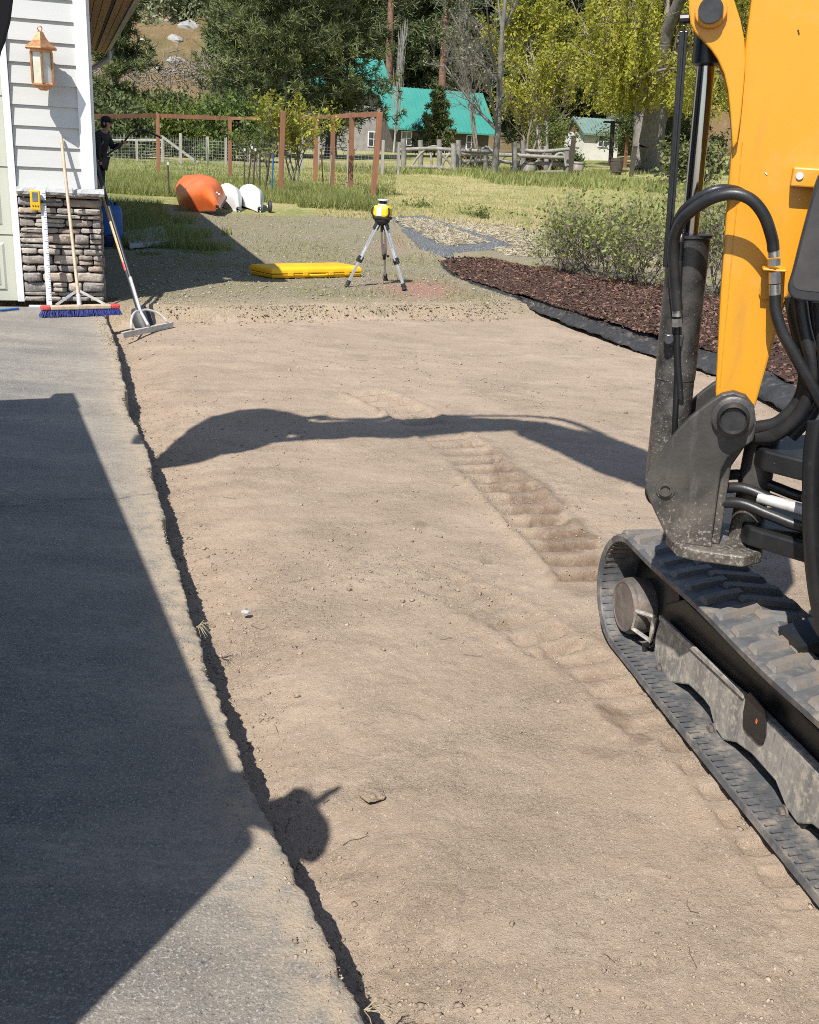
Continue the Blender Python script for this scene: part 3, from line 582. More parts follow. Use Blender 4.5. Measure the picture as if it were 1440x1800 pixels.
v, f = segments(p, e, np.full(n, 0.0028), np.full(n, 0.002), 3); raw_mesh('bristles', v, f, 'bristle_blue', br, kind='stuff')
ta, tz = W(107, 237, 0.05); htop = wall(ta, tz, 0.045); hb = hm + A3(0, 0, 0.02) - hd * 0.01
q = MB(); q.tube([hb + (htop - hb) * t for t in (0, 0.05, 0.5, 0.95, 0.985, 1.0)], [0.0145, 0.0145, 0.014, 0.0135, 0.012, 0.006], 10); q.build('handle', 'wood_pale', br, smooth=50)
q = MB(); q.cyl(hb - (htop - hb) * 0.005, hb + (htop - hb) * 0.06, 0.02, 0.018, 10); q.build('socket', 'worn_aluminium', br, smooth=50)
for s_ in (-1, 1):
    q = MB(); q.beam(hb + (htop - hb) * 0.085, hm + hd * s_ * 0.2 + A3(0, 0, 0.02), 0.022, 0.004, hn); q.build('brace', 'worn_aluminium', br)
# ------------------------------------------------------------------ level rod with receiver
ra, rz = W(75, 333, 0.14); rtop = wall(ra, rz, 0.145); rb = gp(87, 536, 0.02)
rod = thing('level_rod', 'white graduated level rod leaning beside the garage door', 'level rod', A3(rb[0], rb[1], 0)); rd = unit(rtop - rb)
q = MB(); q.beam(rb, rtop, 0.045, 0.022, -GF); q.build('staff', 'rod_white', rod, bevel=0.003)
up_ = unit(np.cross(np.cross(rd, -GF), rd)); sd_ = unit(np.cross(rd, up_)); q = MB(); ln = np.linalg.norm(rtop - rb); k = 0
face = up_ if np.dot(up_, -GF) > 0 else -up_
while k * 0.02 < ln - 0.06:
    w = 0.026 if k % 5 == 0 else 0.013; q.box(rb + rd * (0.04 + k * 0.02) + face * 0.0117 + sd_ * (0.02 - w / 2), (0.0045, w, 0.0012), (rd, sd_, face)); k += 1
q.build('graduation_marks', 'tick_black', rod)
q = MB(); q.box(rb + A3(0, 0, -0.012) - GR * 0.06, (0.22, 0.07, 0.012), (GR, GF, A3(0, 0, 1))); q.build('foot_plate', 'light_grey', rod)
rc = thing('laser_receiver', 'yellow laser receiver clamped to the level rod', 'receiver', wall(*W(62, 352, 0.2), 0.2)); cc = wall(*W(62, 352, 0.2), 0.2); ax = (GR, GF, A3(0, 0, 1))
q = MB(); q.box(cc, (0.082, 0.036, 0.165), ax); q.build('receiver_body', 'tool_yellow', rc, bevel=0.008)
q = MB(); q.box(cc - GF * 0.019 + A3(0, 0, 0.03), (0.046, 0.004, 0.075), ax); q.build('display', 'screen_grey', rc, bevel=0.002)
for k in range(3):
    q = MB(); q.cyl(cc - GF * 0.017 + GR * (k - 1) * 0.02 - A3(0, 0, 0.045), cc - GF * 0.022 + GR * (k - 1) * 0.02 - A3(0, 0, 0.045), 0.006, n=8); q.build('button', 'black_plastic', rc)
q = MB(); q.beam(cc + GR * 0.03 + GF * 0.02 - A3(0, 0, 0.012), cc + GR * 0.19 + GF * 0.02 + A3(0, 0, 0.0), 0.02, 0.024); q.build('clamp_arm', 'black_plastic', rc, bevel=0.003)
q = MB(); q.cyl(cc + GR * 0.17 + GF * 0.02, cc + GR * 0.21 + GF * 0.015, 0.017, n=10); q.build('clamp_knob', 'black_plastic', rc)
wp = [gp(-60, 552, 0.012), gp(33, 542, 0.012)]; q = MB(); q.cyl(wp[0], wp[1], 0.010, n=8); tag(q.build('marking_wand', 'blue_plastic', smooth=50), 'thin blue rod lying on the asphalt before the garage door', 'rod')
# ------------------------------------------------------------------ lute and shovel
l0, l1 = gp(216, 590, PAD + 0.03), gp(303, 571, PAD + 0.03); lm = (l0 + l1) / 2; ld = unit(l1 - l0)
lute = thing('asphalt_lute', 'aluminium lute rake with black handle standing in the dirt', 'rake', A3(lm[0], lm[1], PAD))
hup = at(160, 258, 9.62); jn = at(247, 547, lm[1] + 0.13); hdir = unit(hup - jn)
q = MB(); q.box(lm, (np.linalg.norm(l1 - l0), 0.012, 0.045), (ld, np.cross(A3(0, 0, 1), ld), A3(0, 0, 1))); q.box(lm + A3(0, 0, 0.024), (np.linalg.norm(l1 - l0), 0.03, 0.006), (ld, np.cross(A3(0, 0, 1), ld), A3(0, 0, 1))); q.build('rake_blade', 'worn_aluminium', lute)
for s_ in (-0.30, 0.34):
    q = MB(); q.tube(spline([lm + ld * s_ * 0.75 + A3(0, 0, 0.045), lm + ld * s_ * 0.55 + (jn - lm) * 0.5 + A3(0, 0, 0.04), lm + ld * s_ * 0.25 + (jn - lm) * 0.95 + A3(0, 0, 0.01), jn], 4), 0.011, 7); q.build('brace', 'worn_aluminium', lute, smooth=50)
q = MB(); q.tube([lm + A3(0, 0, 0.04), jn, jn + hdir * 0.36], 0.0135, 8); q.build('ferrule', 'worn_aluminium', lute, smooth=50)
q = MB(); q.tube([jn + hdir * 0.34, hup - hdir * 0.45], 0.0165, 9); q.build('handle', 'black_plastic', lute, smooth=50)
q = MB(); q.tube([hup - hdir * 0.46, hup], 0.021, 9); q.build('grip', 'black_rubber', lute, smooth=50)
s0, s1 = at(243, 540, 9.02), at(166, 300, 9.58); sdr = unit(s1 - s0); bt = at(258, 582, 8.88)
sh = thing('shovel', 'wooden-handled shovel with red collar leaning beside the lute rake', 'shovel', A3(s0[0], s0[1], PAD))
q = MB(); q.tube([s0 + (s1 - s0) * t for t in (0.27, 0.6, 0.97, 1.0)], [0.018, 0.0165, 0.0165, 0.009], 9); q.build('handle', 'wood_handle', sh, smooth=50)
q = MB(); q.cyl(s0 + (s1 - s0) * 0.265, s0 + (s1 - s0) * 0.325, 0.0195, n=10); q.build('collar', 'red_paint', sh, smooth=50)
q = MB(); q.tube([s0 - sdr * 0.03, s0 + (s1 - s0) * 0.12, s0 + (s1 - s0) * 0.27], [0.026, 0.019, 0.019], 9); q.build('socket', 'black_plastic', sh, smooth=50)
bx = unit(np.cross(sdr, -GF)); bn = np.cross(bx, sdr); bl = -sdr * 0.9 - bn * 0.0; rr = []
for t in np.linspace(0, 1, 8):
    w = 0.085 * (1.0 - max(0, t - 0.55) ** 1.6 * 2.2) * (0.75 + 0.25 * min(1, t * 4)); c = s0 + bl * t * 0.29
    rr.append(np.array([c + bx * w * x + bn * (0.03 * (1 - x * x) - 0.015 + dz) for x, dz in [(-1, 0), (-0.5, 0), (0, 0), (0.5, 0), (1, 0), (0.5, 0.004), (0, 0.004), (-0.5, 0.004)]]))
q = MB(); q.loft(rr); q.build('shovel_blade', 'black_plastic', sh, smooth=40)
# ------------------------------------------------------------------ jugs and slab beside the garage
c = gp(197, 428); jug = thing('blue_jug', 'tall blue plastic jug in the shade behind the garage corner', 'jug', c)
def rbox(c, w, d, h, levels, n=16):
    rings = []
    for z_, s in levels:
        t = np.arange(n) * 2 * np.pi / n; e = 0.55; cx = np.sign(np.cos(t)) * np.abs(np.cos(t)) ** e; cy = np.sign(np.sin(t)) * np.abs(np.sin(t)) ** e
        rings.append(c + GR * (w / 2 * s * cx)[:, None] + GF * (d / 2 * s * cy)[:, None] + A3(0, 0, 1) * (z_ * h))
    return rings
q = MB(); q.loft(rbox(c, 0.30, 0.2, 0.5, [(0, 0.9), (0.03, 1), (0.3, 1), (0.5, 0.97), (0.8, 1), (0.92, 0.93), (0.98, 0.7), (1, 0.5)])); q.build('jug_body', 'blue_plastic', jug, smooth=50)
q = MB(); q.cyl(c + GR * 0.07 + A3(0, 0, 0.49), c + GR * 0.07 + A3(0, 0, 0.54), 0.03, n=12); q.build('cap', 'black_plastic', jug)
q = MB(); q.tube(spline([c - GR * 0.12 + A3(0, 0, 0.47), c - GR * 0.08 + A3(0, 0, 0.55), c + GR * 0.0 + A3(0, 0, 0.55), c + GR * 0.03 + A3(0, 0, 0.49)], 4), 0.014, 7); q.build('handle', 'blue_plastic', jug, smooth=50)
c = gp(174, 424); jg = thing('white_jug', 'small white plastic jug against the stone corner', 'jug', c)
q = MB(); q.loft(rbox(c, 0.15, 0.11, 0.3, [(0, 0.9), (0.03, 1), (0.6, 1), (0.8, 0.8), (0.95, 0.35), (1, 0.32)])); q.build('jug_body', 'white_plastic', jg, smooth=50)
q = MB(); q.cyl(c + A3(0, 0, 0.295), c + A3(0, 0, 0.325), 0.026, n=10); q.build('cap', 'blue_plastic', jg)
c = gp(189, 434); bk = thing('dark_bucket', 'low dark blue bucket in front of the blue jug', 'bucket', c)
q = MB(); q.lathe([(0, 0.075), (0.02, 0.078), (0.9, 0.09), (0.92, 0.096), (1, 0.096), (1, 0.088), (0.2, 0.078)], c + A3(0, 0, 0.001), c + A3(0, 0, 0.15), 16); q.build('bucket_body', 'navy', bk, smooth=40)
q = MB(); q.tube([c + A3(0.09 * math.cos(t), 0.09 * math.sin(t) * 0.35 - 0.03, 0.15 - 0.05 * abs(math.sin(t))) for t in np.linspace(0, math.pi, 10)], 0.004, 5); q.build('bail', 'aluminium', bk)
pl = [gp(216, 417), gp(290, 403), gp(298, 432), gp(228, 440)]; q = MB(); q.prism([p_ + A3(0, 0, 0.015) for p_ in pl], (0, 0, 0.055)); tag(q.build('stepping_slab', 'concrete', bevel=0.012), 'flat grey slab lying in the shaded grass beside the garage', 'slab')
# ------------------------------------------------------------------ mini excavator
mat('machine_yellow', (0.62, 0.27, 0.013), (0.58, 0.25, 0.012), 1.6, 0.36, c3=(0.44, 0.21, 0.03), scale3=14, lo3=0.56, hi3=0.85, dust=(0.45, 0.33, 0.16), dust_lo=0.5, dust_hi=0.95, dust_scale=5, stretch=(1, 1, 0.2), bump=[BP(25, 0.06, 0.004)])
mat('machine_black', (0.011, 0.011, 0.012), (0.017, 0.017, 0.017), 8, 0.36, c3=(0.04, 0.037, 0.034), scale3=30, lo3=0.6, hi3=0.85, dust=(0.26, 0.23, 0.19), dust_lo=0.66, dust_hi=0.76, dust_scale=70)
def splattered(name, c1, c2, mud, z0, z1, base_mud=0.0, sc=95, rough=0.45, metal=0.3):
    """Worn steel with mud splashed up from the ground: dense near z0, thinning out towards z1 (heights above the pad)."""
    m, N, L, B = material(name); tc = N.new('ShaderNodeTexCoord'); vec = tc.outputs['Object']
    c = mixc(N, L, n_(N, L, vec, 7, 0.35, 0.7), c1, c2); c = mixc(N, L, n_(N, L, vec, 30, 0.5, 0.8, 6, (1, 1, 0.2)), c, tuple(x * 1.7 for x in c2))
    sx = N.new('ShaderNodeSeparateXYZ'); L.new(vec, sx.inputs[0]); h = ramp(N, L, sx.outputs[2], z1, z0)
    th = math_node(N, L, 'SUBTRACT', 0.70 - base_mud, math_node(N, L, 'MULTIPLY', h, 0.17))
    k = math_node(N, L, 'MULTIPLY', math_node(N, L, 'SUBTRACT', noise_node(N, L, vec, sc, 4, 0.7), th), 14.0); kk = N.new('ShaderNodeClamp'); L.new(k, kk.inputs[0])
    film = math_node(N, L, 'MULTIPLY', h, n_(N, L, vec, 12, 0.3, 0.7)); c = mixc(N, L, math_node(N, L, 'MULTIPLY', film, 0.5), c, mud); c = mixc(N, L, kk.outputs[0], c, mud)
    L.new(c, B.inputs['Base Color']); B.inputs['Metallic'].default_value = metal; B.inputs['Roughness'].default_value = rough; add_bump(N, L, B, [(sc, 0.3, 0.004, None)], vec); MATS[name] = m
splattered('bracket_steel', (0.045, 0.042, 0.038), (0.075, 0.068, 0.06), (0.30, 0.26, 0.21), 0.66, 1.0)
splattered('barrel_black', (0.010, 0.010, 0.011), (0.015, 0.015, 0.015), (0.30, 0.27, 0.23), 0.5, 1.9, 0.0, 130, 0.33, 0.0)
mat('track_frame_steel', (0.27, 0.25, 0.22), (0.15, 0.142, 0.13), 7, 0.55, c3=(0.12, 0.11, 0.10), scale3=22, lo3=0.55, hi3=0.75, dust=(0.42, 0.37, 0.30), dust_lo=0.46, dust_hi=0.66, dust_scale=34, stretch=(2.5, 2.5, 0.25), bump=[(40, 0.4, 0.004, (2.5, 2.5, 0.25))])
mat('track_rubber', (0.06, 0.062, 0.065), (0.095, 0.095, 0.096), 10, 0.6, dust=(0.25, 0.21, 0.165), dust_lo=0.42, dust_hi=0.78, dust_scale=14, bump=[BP(70, 0.25, 0.004)])
mat('lug_rubber', (0.13, 0.125, 0.12), (0.18, 0.15, 0.12), 9, 0.7, dust=(0.20, 0.15, 0.105), dust_lo=0.45, dust_hi=0.72, dust_scale=18, bump=[BP(60, 0.4, 0.006)])
mat('chrome_rod', (0.34, 0.34, 0.35), rough=0.14, metal=1.0)
mat('fitting_steel', (0.5, 0.49, 0.47), (0.36, 0.35, 0.33), 60, 0.32, 0.85)
mat('hose_rubber', (0.014, 0.014, 0.015), (0.024, 0.023, 0.022), 18, 0.4, dust=(0.12, 0.105, 0.09), dust_lo=0.6, dust_hi=0.85, dust_scale=30, bump=[(160, 0.25, 0.002, None)])
mat('pin_black', (0.03, 0.03, 0.031), (0.05, 0.048, 0.046), 30, 0.35, 0.3)
mat('mirror_glass', (0.10, 0.11, 0.13), (0.16, 0.17, 0.19), 5, 0.07, 0.85, c3=(0.26, 0.26, 0.25), scale3=14, lo3=0.6, hi3=0.85, spec=1.0)
mat('rust_cap', (0.12, 0.105, 0.095), (0.20, 0.16, 0.13), 18, 0.6, 0.3, c3=(0.24, 0.12, 0.09), scale3=9, lo3=0.55, hi3=0.8, bump=[BP(40, 0.5, 0.008)])
BO = A3(0.88, 2.75, 0); BU = A3(math.cos(math.radians(165)), math.sin(math.radians(165)), 0); BV = A3(-BU[1], BU[0], 0)
def bp(s, z, v): return BO + BU * s + BV * v + A3(0, 0, z)
def bx_(px, py, v): return on_plane(px, py, BO + BV * v, BV)
T1, T3 = gp(1430, 1600, PAD), gp(1075, 1150, PAD); TU = unit(T3 - T1); TN = A3(-TU[1], TU[0], 0); T0 = A3(T3[0], T3[1], 0)
def tp(t, z, n): return T0 + TU * t + TN * n + A3(0, 0, z)
def tx(px, py, n): return on_plane(px, py, T0 + TN * n, TN)
exc = thing('mini_excavator', 'yellow mini excavator on dusty rubber tracks at the right edge', 'excavator', tp(-0.8, PAD, -0.8))
# boom
poly = [(0.045, 0.93), (0.058, 1.0), (0.086, 1.254), (0.109, 1.521), (0.117, 1.63), (0.125, 1.95), (0.16, 2.3), (0.30, 2.75), (0.55, 3.10), (1.0, 3.48), (1.45, 3.99), (1.66, 4.20), (1.72, 4.36), (1.55, 4.50), (1.36, 4.31), (0.79, 3.84), (0.45, 3.53), (0.12, 3.1), (-0.1, 2.5), (-0.185, 1.9), (-0.15, 1.56), (-0.117, 1.469), (-0.08, 1.27), (-0.067, 1.162), (-0.052, 1.0), (-0.045, 0.93), (0, 0.905)]
q = MB(); q.prism([bp(s, z, 0.083) for s, z in poly], -BV * 0.166); boom = q.build('boom', 'machine_yellow', exc, bevel=0.006)
lugpx = [(1288, 262), (1284, 200), (1280, 160), (1273, 130), (1262, 105), (1250, 87), (1236, 72), (1222, 57), (1214, 42), (1211, 20), (1211, -60), (1225, -160), (1270, -190), (1285, -60), (1291, 0), (1302, 35), (1309, 70), (1311, 110), (1307, 160), (1302, 210), (1296, 250)]
for v0, sg in ((0.083, 1), (-0.083, -1)):
    q = MB(); q.prism([bx_(a, b_, 0.105) - BV * (0.105 - v0) for a, b_ in lugpx], BV * 0.022 * sg); q.build('cylinder_lug', 'machine_yellow', boom, bevel=0.004)
rp = bx_(1250, 20, 0.105)
q = MB(); q.cyl(rp - BV * 0.22, rp + BV * 0.016, 0.038, n=24); q.build('pin_boss', 'machine_yellow', boom, smooth=40, bevel=0.003)
q = MB(); q.cyl(rp - BV * 0.235, rp + BV * 0.03, 0.029, n=24); q.cyl(rp + BV * 0.03, rp + BV * 0.0305, 0.003, n=8); q.build('pin', 'pin_black', boom, smooth=40, bevel=0.003)
q = MB(); q.box(bx_(1420, 312, 0.1), (0.075, 0.05, 0.045), (BU, BV, A3(0, 0, 1))); lug = q.build('lamp_lug', 'machine_yellow', boom, bevel=0.004)
q = MB(); c = bx_(1406, 309, 0.127); q.cyl(c - BV * 0.01, c + BV * 0.002, 0.009, n=12); q.build('lug_bolt', 'light_grey', boom)
mat('weld', (0.58, 0.275, 0.018), (0.52, 0.25, 0.02), 60, 0.4)
for pts in ([(1305, 250), (1298, 330), (1284, 480), (1272, 610), (1266, 680)],):   # weld bead on the boom's side
    q = MB(); q.tube(spline([bx_(a, b_, 0.0832) for a, b_ in pts], 8), 0.0014, 6); q.build('weld_bead', 'weld', boom, smooth=60)
for px0, py0, px1, py1 in [(1345, 303, 1349, 307), (1403, 52, 1405, 60), (1404, 349, 1406, 351)]:
    q = MB(); q.beam(bx_(px0, py0, 0.0838), bx_(px1, py1, 0.0838), 0.003, 0.002, BV); q.build('paint_chip', 'pin_black' if px0 in (1403, 1380, 1304) else 'light_grey', boom)
# rest of the boom, arm and bucket (seen only by their shadow)
def bq(s, z, v): return bp(s + 0.06 * max(0.0, s - 1.0), z, v)
q = MB(); q.prism([bq(s, z, 0.06) for s, z in [(1.5, 4.46), (1.72, 4.52), (2.0, 4.36), (2.3, 3.98), (2.68, 3.52), (2.76, 3.40), (2.66, 3.28), (2.12, 3.64), (1.86, 4.05)]], -BV * 0.12); arm = q.build('arm', 'machine_yellow', exc, bevel=0.01)
q = MB(); q.cyl(bq(0.66, 3.86, 0), bq(1.30, 4.42, 0), 0.045, n=14); q.cyl(bq(1.30, 4.42, 0), bq(1.56, 4.58, 0), 0.025, n=12); q.build('arm_cylinder', 'machine_black', exc, smooth=40)
q = MB(); q.cyl(bq(2.02, 4.46, 0), bq(2.36, 4.08, 0), 0.04, n=14); q.cyl(bq(2.36, 4.08, 0), bq(2.72, 3.74, 0), 0.022, n=12); q.build('bucket_cylinder', 'machine_black', arm, smooth=40)
for v0 in (0.075, -0.095):
    q = MB(); q.prism([bq(s, z, v0) for s, z in [(2.66, 3.74), (2.72, 3.78), (2.92, 3.52), (2.87, 3.46)]], BV * 0.02); q.build('bucket_link', 'machine_black', arm)
bk_o = [(2.70, 3.36), (2.78, 3.48), (2.92, 3.56), (3.08, 3.56), (3.20, 3.42), (3.23, 3.12), (3.19, 2.84), (3.15, 2.64), (3.09, 2.50)]
bk_i = [(3.08, 2.51), (3.13, 2.65), (3.155, 2.81), (3.20, 3.12), (3.17, 3.40), (3.07, 3.53), (2.92, 3.53), (2.80, 3.46), (2.73, 3.35)]
q = MB(); q.prism([bq(s, z, 0.22) for s, z in bk_o + bk_i], -BV * 0.44); bucket = q.build('bucket', 'bracket_steel', exc)
for v0 in (0.22, -0.235):
    q = MB(); q.prism([bq(s, z, v0) for s, z in bk_o + [(2.98, 2.52), (2.84, 2.66), (2.74, 2.95)]], BV * 0.015); q.build('bucket_side', 'bracket_steel', bucket)
for k in range(4):
    q = MB(); q.beam(bq(3.09, 2.51, -0.18 + 0.12 * k), bq(3.04, 2.41, -0.18 + 0.12 * k), 0.05, 0.025, BV); q.build('bucket_tooth', 'bracket_steel', bucket)
q = MB(); q.beam(bq(2.40, 3.42, 0), bq(2.76, 2.98, 0), 0.03, 0.08, BV); q.build('thumb', 'bracket_steel', exc)
for hv, hz in ((0.05, 0.0), (-0.04, 0.07), (0.0, 0.16)):      # unseen hoses over boom and arm, added to make their shadow more ragged
    q = MB(); q.tube(spline([bq(0.75, 3.86 + hz, hv), bq(1.1, 4.2 + hz, hv), bq(1.5, 4.62 + hz, hv), bq(1.85, 4.55 + hz * 0.5, hv), bq(2.15, 4.25 + hz * 0.3, hv), bq(2.45, 3.88 + hz * 0.2, hv), bq(2.66, 3.6, hv)], 5), 0.016, 7); q.build('hydraulic_hose', 'hose_rubber', arm, smooth=60)
# boom cylinder
c0, c1, c2 = bp(0.155, 0.69, 0), bp(0.187, 1.395, 0), bp(0.2145, 1.92, 0)
q = MB(); q.lathe([(0, 0.045), (0.02, 0.0535), (0.45, 0.0535), (0.4505, 0.055), (0.985, 0.055), (0.99, 0.060), (1.0, 0.060), (1.0, 0.03)], c0, c1, 32); cyl = q.build('boom_cylinder', 'barrel_black', exc, smooth=35)
q = MB(); q.cyl(c1 - (c1 - c0) * 0.05, c2, 0.0225, n=28); q.build('rod', 'chrome_rod', cyl, smooth=40)
q = MB(); q.lathe([(0, 0.024), (0.05, 0.036), (0.9, 0.036), (1, 0.024)], c2 - (c2 - c1) * 0.22, c2 + (c2 - c1) * 0.02, 24); q.cyl(c2 - BV * 0.06, c2 + BV * 0.06, 0.045, n=24); q.build('rod_eye', 'machine_black', cyl, smooth=40)
q = MB(); q.cyl(c0 - BV * 0.055, c0 + BV * 0.055, 0.05, n=24); q.build('cylinder_eye', 'machine_black', cyl, smooth=40)
g0, g1 = bx_(1203, 45, 0.06), bx_(1172, 470, 0.06); q = MB(); q.beam(g0, g1, 0.006, 0.036, BV); q.beam(g0 + (g1 - g0) * 0.02, g1, 0.02, 0.005, BV); q.build('rod_guard', 'machine_black', cyl, bevel=0.002)
q = MB(); q.cyl(bx_(1196, 33, 0.06), bx_(1216, 32, 0.06), 0.012, n=10); q.build('guard_bolt', 'pin_black', cyl)
q = MB(); q.tube(spline([bx_(1196, 700, 0.055), bx_(1190, 600, 0.06), bx_(1196, 430, 0.06), bx_(1206, 415, 0.03)], 6), 0.0095, 10); q.build('steel_pipe', 'machine_black', cyl, smooth=40)
q = MB(); q.tube([bx_(1183, 840, 0.05), bx_(1189, 690, 0.055), bx_(1193, 600, 0.058)], 0.008, 10); q.build('steel_pipe', 'machine_black', cyl, smooth=40)
q = MB(); q.cyl(bx_(1176, 597, 0.05), bx_(1176, 597, 0.085), 0.013, n=12); q.box(bx_(1184, 597, 0.055), (0.05, 0.02, 0.03), (BU, BV, A3(0, 0, 1))); q.build('pipe_clamp', 'pin_black', cyl, bevel=0.002)
q = MB(); q.cyl(bx_(1191, 542, 0.075), bx_(1190, 556, 0.075), 0.0125, n=14); q.cyl(bx_(1190, 560, 0.075), bx_(1190, 574, 0.075), 0.0135, n=6); q.build('hose_fitting', 'fitting_steel', cyl, smooth=30)
def hose(pts, r, name='hydraulic_hose', parent=exc):
    q = MB(); q.tube(spline([bx_(a, b_, v) for a, b_, v in pts], 8), r, 12); return q.build(name, 'hose_rubber', parent, smooth=60)
hose([(1191, 545, 0.078), (1186, 490, 0.085), (1184, 430, 0.10), (1196, 392, 0.125), (1222, 366, 0.15), (1256, 347, 0.17), (1292, 341, 0.18), (1322, 352, 0.18), (1344, 380, 0.175), (1357, 418, 0.16), (1360, 440, 0.155)], 0.0148)
hose([(1185, 470, 0.04), (1182, 430, 0.05), (1195, 380, 0.08), (1222, 352, 0.11), (1256, 334, 0.12), (1290, 334, 0.10), (1315, 345, 0.06)], 0.012)
q = MB(); q.cyl(bx_(1360, 438, 0.155), bx_(1361, 452, 0.155), 0.0135, n=16); q.cyl(bx_(1361, 455, 0.155), bx_(1361, 467, 0.155), 0.0155, n=6); q.cyl(bx_(1362, 478, 0.155), bx_(1362, 498, 0.155), 0.0145, n=6); q.cyl(bx_(1362, 500, 0.155), bx_(1362, 520, 0.155), 0.014, n=16); q.build('hose_fitting', 'fitting_steel', exc, smooth=30)
q = MB(); q.prism([bx_(a, b_, 0.086) for a, b_ in [(1342, 470), (1377, 470), (1374, 500), (1356, 525), (1338, 527), (1334, 515)]], BV * 0.006); q.box(bx_(1361, 472, 0.12), (0.058, 0.085, 0.006), (BU, BV, A3(0, 0, 1))); q.build('hose_bracket', 'machine_yellow', boom, bevel=0.003)
hose([(1362, 518, 0.155), (1364, 548, 0.155), (1376, 585, 0.155), (1396, 622, 0.15), (1420, 665, 0.14), (1450, 720, 0.12)], 0.0148)
hose([(1392, 520, 0.10), (1398, 560, 0.10), (1410, 610, 0.10), (1416, 660, 0.09), (1405, 705, 0.08), (1370, 742, 0.07), (1330, 752, 0.05)], 0.019)
hose([(1405, 515, 0.12), (1412, 570, 0.12), (1428, 640, 0.12), (1424, 690, 0.11), (1400, 735, 0.10), (1360, 765, 0.08), (1310, 770, 0.03)], 0.019)
hose([(1425, 520, 0.05), (1432, 580, 0.05), (1440, 660, 0.05), (1430, 720, 0.05), (1390, 768, 0.05)], 0.018)
hose([(1440, 530, 0.14), (1448, 620, 0.14), (1450, 700, 0.12)], 0.016)
# swing bracket
brk = [(1251, 704), (1232, 718), (1212, 735), (1194, 753), (1176, 776), (1159, 801), (1148, 818), (1139, 834), (1135, 846), (1135, 860), (1140, 876), (1152, 903), (1166, 932), (1178, 954), (1251, 963), (1253, 935), (1258, 900), (1263, 860), (1268, 828), (1280, 805), (1303, 790), (1325, 775), (1330, 745), (1326, 715), (1311, 696), (1290, 689), (1270, 693)]
P0 = [bx_(a, b_, 0.12) for a, b_ in brk]
q = MB(); q.prism(P0, -BV * 0.03); sw = q.build('swing_bracket', 'bracket_steel', exc, bevel=0.005)
q = MB(); q.prism([p_ - BV * 0.24 for p_ in P0], BV * 0.03); q.build('bracket_plate', 'bracket_steel', sw, bevel=0.005)
q = MB(); q.prism([bp(s, z, 0.088) for s, z in [(0.03, 0.57), (-0.02, 0.57), (-0.015, 0.80), (-0.05, 0.88), (0.02, 0.86), (0.03, 0.8)]], -BV * 0.176); q.build('bracket_web', 'bracket_steel', sw, bevel=0.004)
q = MB(); q.prism([bx_(a, b_, 0.0) * [1, 1, 0] + A3(0, 0, 0.535) + BV * v for a, b_, v in [(1190, 960, 0.14), (1215, 975, 0.155), (1300, 985, 0.15), (1335, 975, 0.09), (1335, 960, -0.1), (1180, 945, -0.13), (1170, 950, 0.05)]], (0, 0, 0.034)); q.build('bracket_base', 'bracket_steel', sw, bevel=0.005)
fp = bx_(1289, 731, 0.12)
q = MB(); q.lathe([(0, 0.055), (0.9, 0.055), (1, 0.048)], fp - BV * 0.03, fp + BV * 0.02, 28); q.build('pin_boss', 'bracket_steel', sw, smooth=40)
q = MB(); q.lathe([(0, 0.042), (0.92, 0.042), (1, 0.036), (0.97, 0.03), (0.97, 0.004)], fp - BV * 0.28, fp + BV * 0.055, 28); q.build('pin', 'pin_black', sw, smooth=35)
cp = bx_(1170, 860, 0.12); q = MB(); q.lathe([(0, 0.021), (0.9, 0.021), (1, 0.018), (1, 0.014), (0.94, 0.013)], cp - BV * 0.27, cp + BV * 0.012, 20); q.build('pin', 'bracket_steel', sw, smooth=35)
q = MB(); q.lathe([(0, 0.026), (1, 0.026)], cp - BV * 0.01, cp + BV * 0.005, 20); q.build('pin_washer', 'bracket_steel', sw, smooth=35)
# swing post of the machine, hoses through it
for z0, z1, w in ((0.80, 0.86, 0.14), (0.58, 0.635, 0.15)):
    q = MB(); pts = [(0.0, -0.09), (0.03, 0.0), (0.0, 0.09), (-0.08, 0.13), (-0.34, w + 0.1), (-0.34, -w - 0.05), (-0.08, -0.13)]
    q.prism([bp(s - 0.09, z0, v) for s, v in pts], (0, 0, z1 - z0)); q.build('swing_mount', 'machine_black', exc, bevel=0.008)
q = MB(); q.cyl(bp(-0.09, 0.55, 0), bp(-0.09, 0.90, 0), 0.045, n=20); q.build('swing_pin', 'bracket_steel', exc, smooth=40)
for k, (dz, dv) in enumerate([(0.0, 0.06), (-0.035, 0.09), (-0.055, 0.03), (0.02, 0.0)]):
    q = MB(); q.tube(spline([bp(0.0, 0.72 + dz, dv - 0.02), bp(-0.06, 0.735 + dz, dv), bp(-0.14, 0.72 + dz, dv + 0.02), bp(-0.24, 0.705 + dz, dv + 0.04), bp(-0.4, 0.70 + dz, dv)], 6), 0.015, 10); q.build('hydraulic_hose', 'hose_rubber', exc, smooth=60)
q = MB(); q.cyl(bp(-0.10, 0.72, 0.075), bp(-0.22, 0.712, 0.11), 0.0165, n=12); q.build('hose_sleeve', 'worn_aluminium', exc, smooth=40)
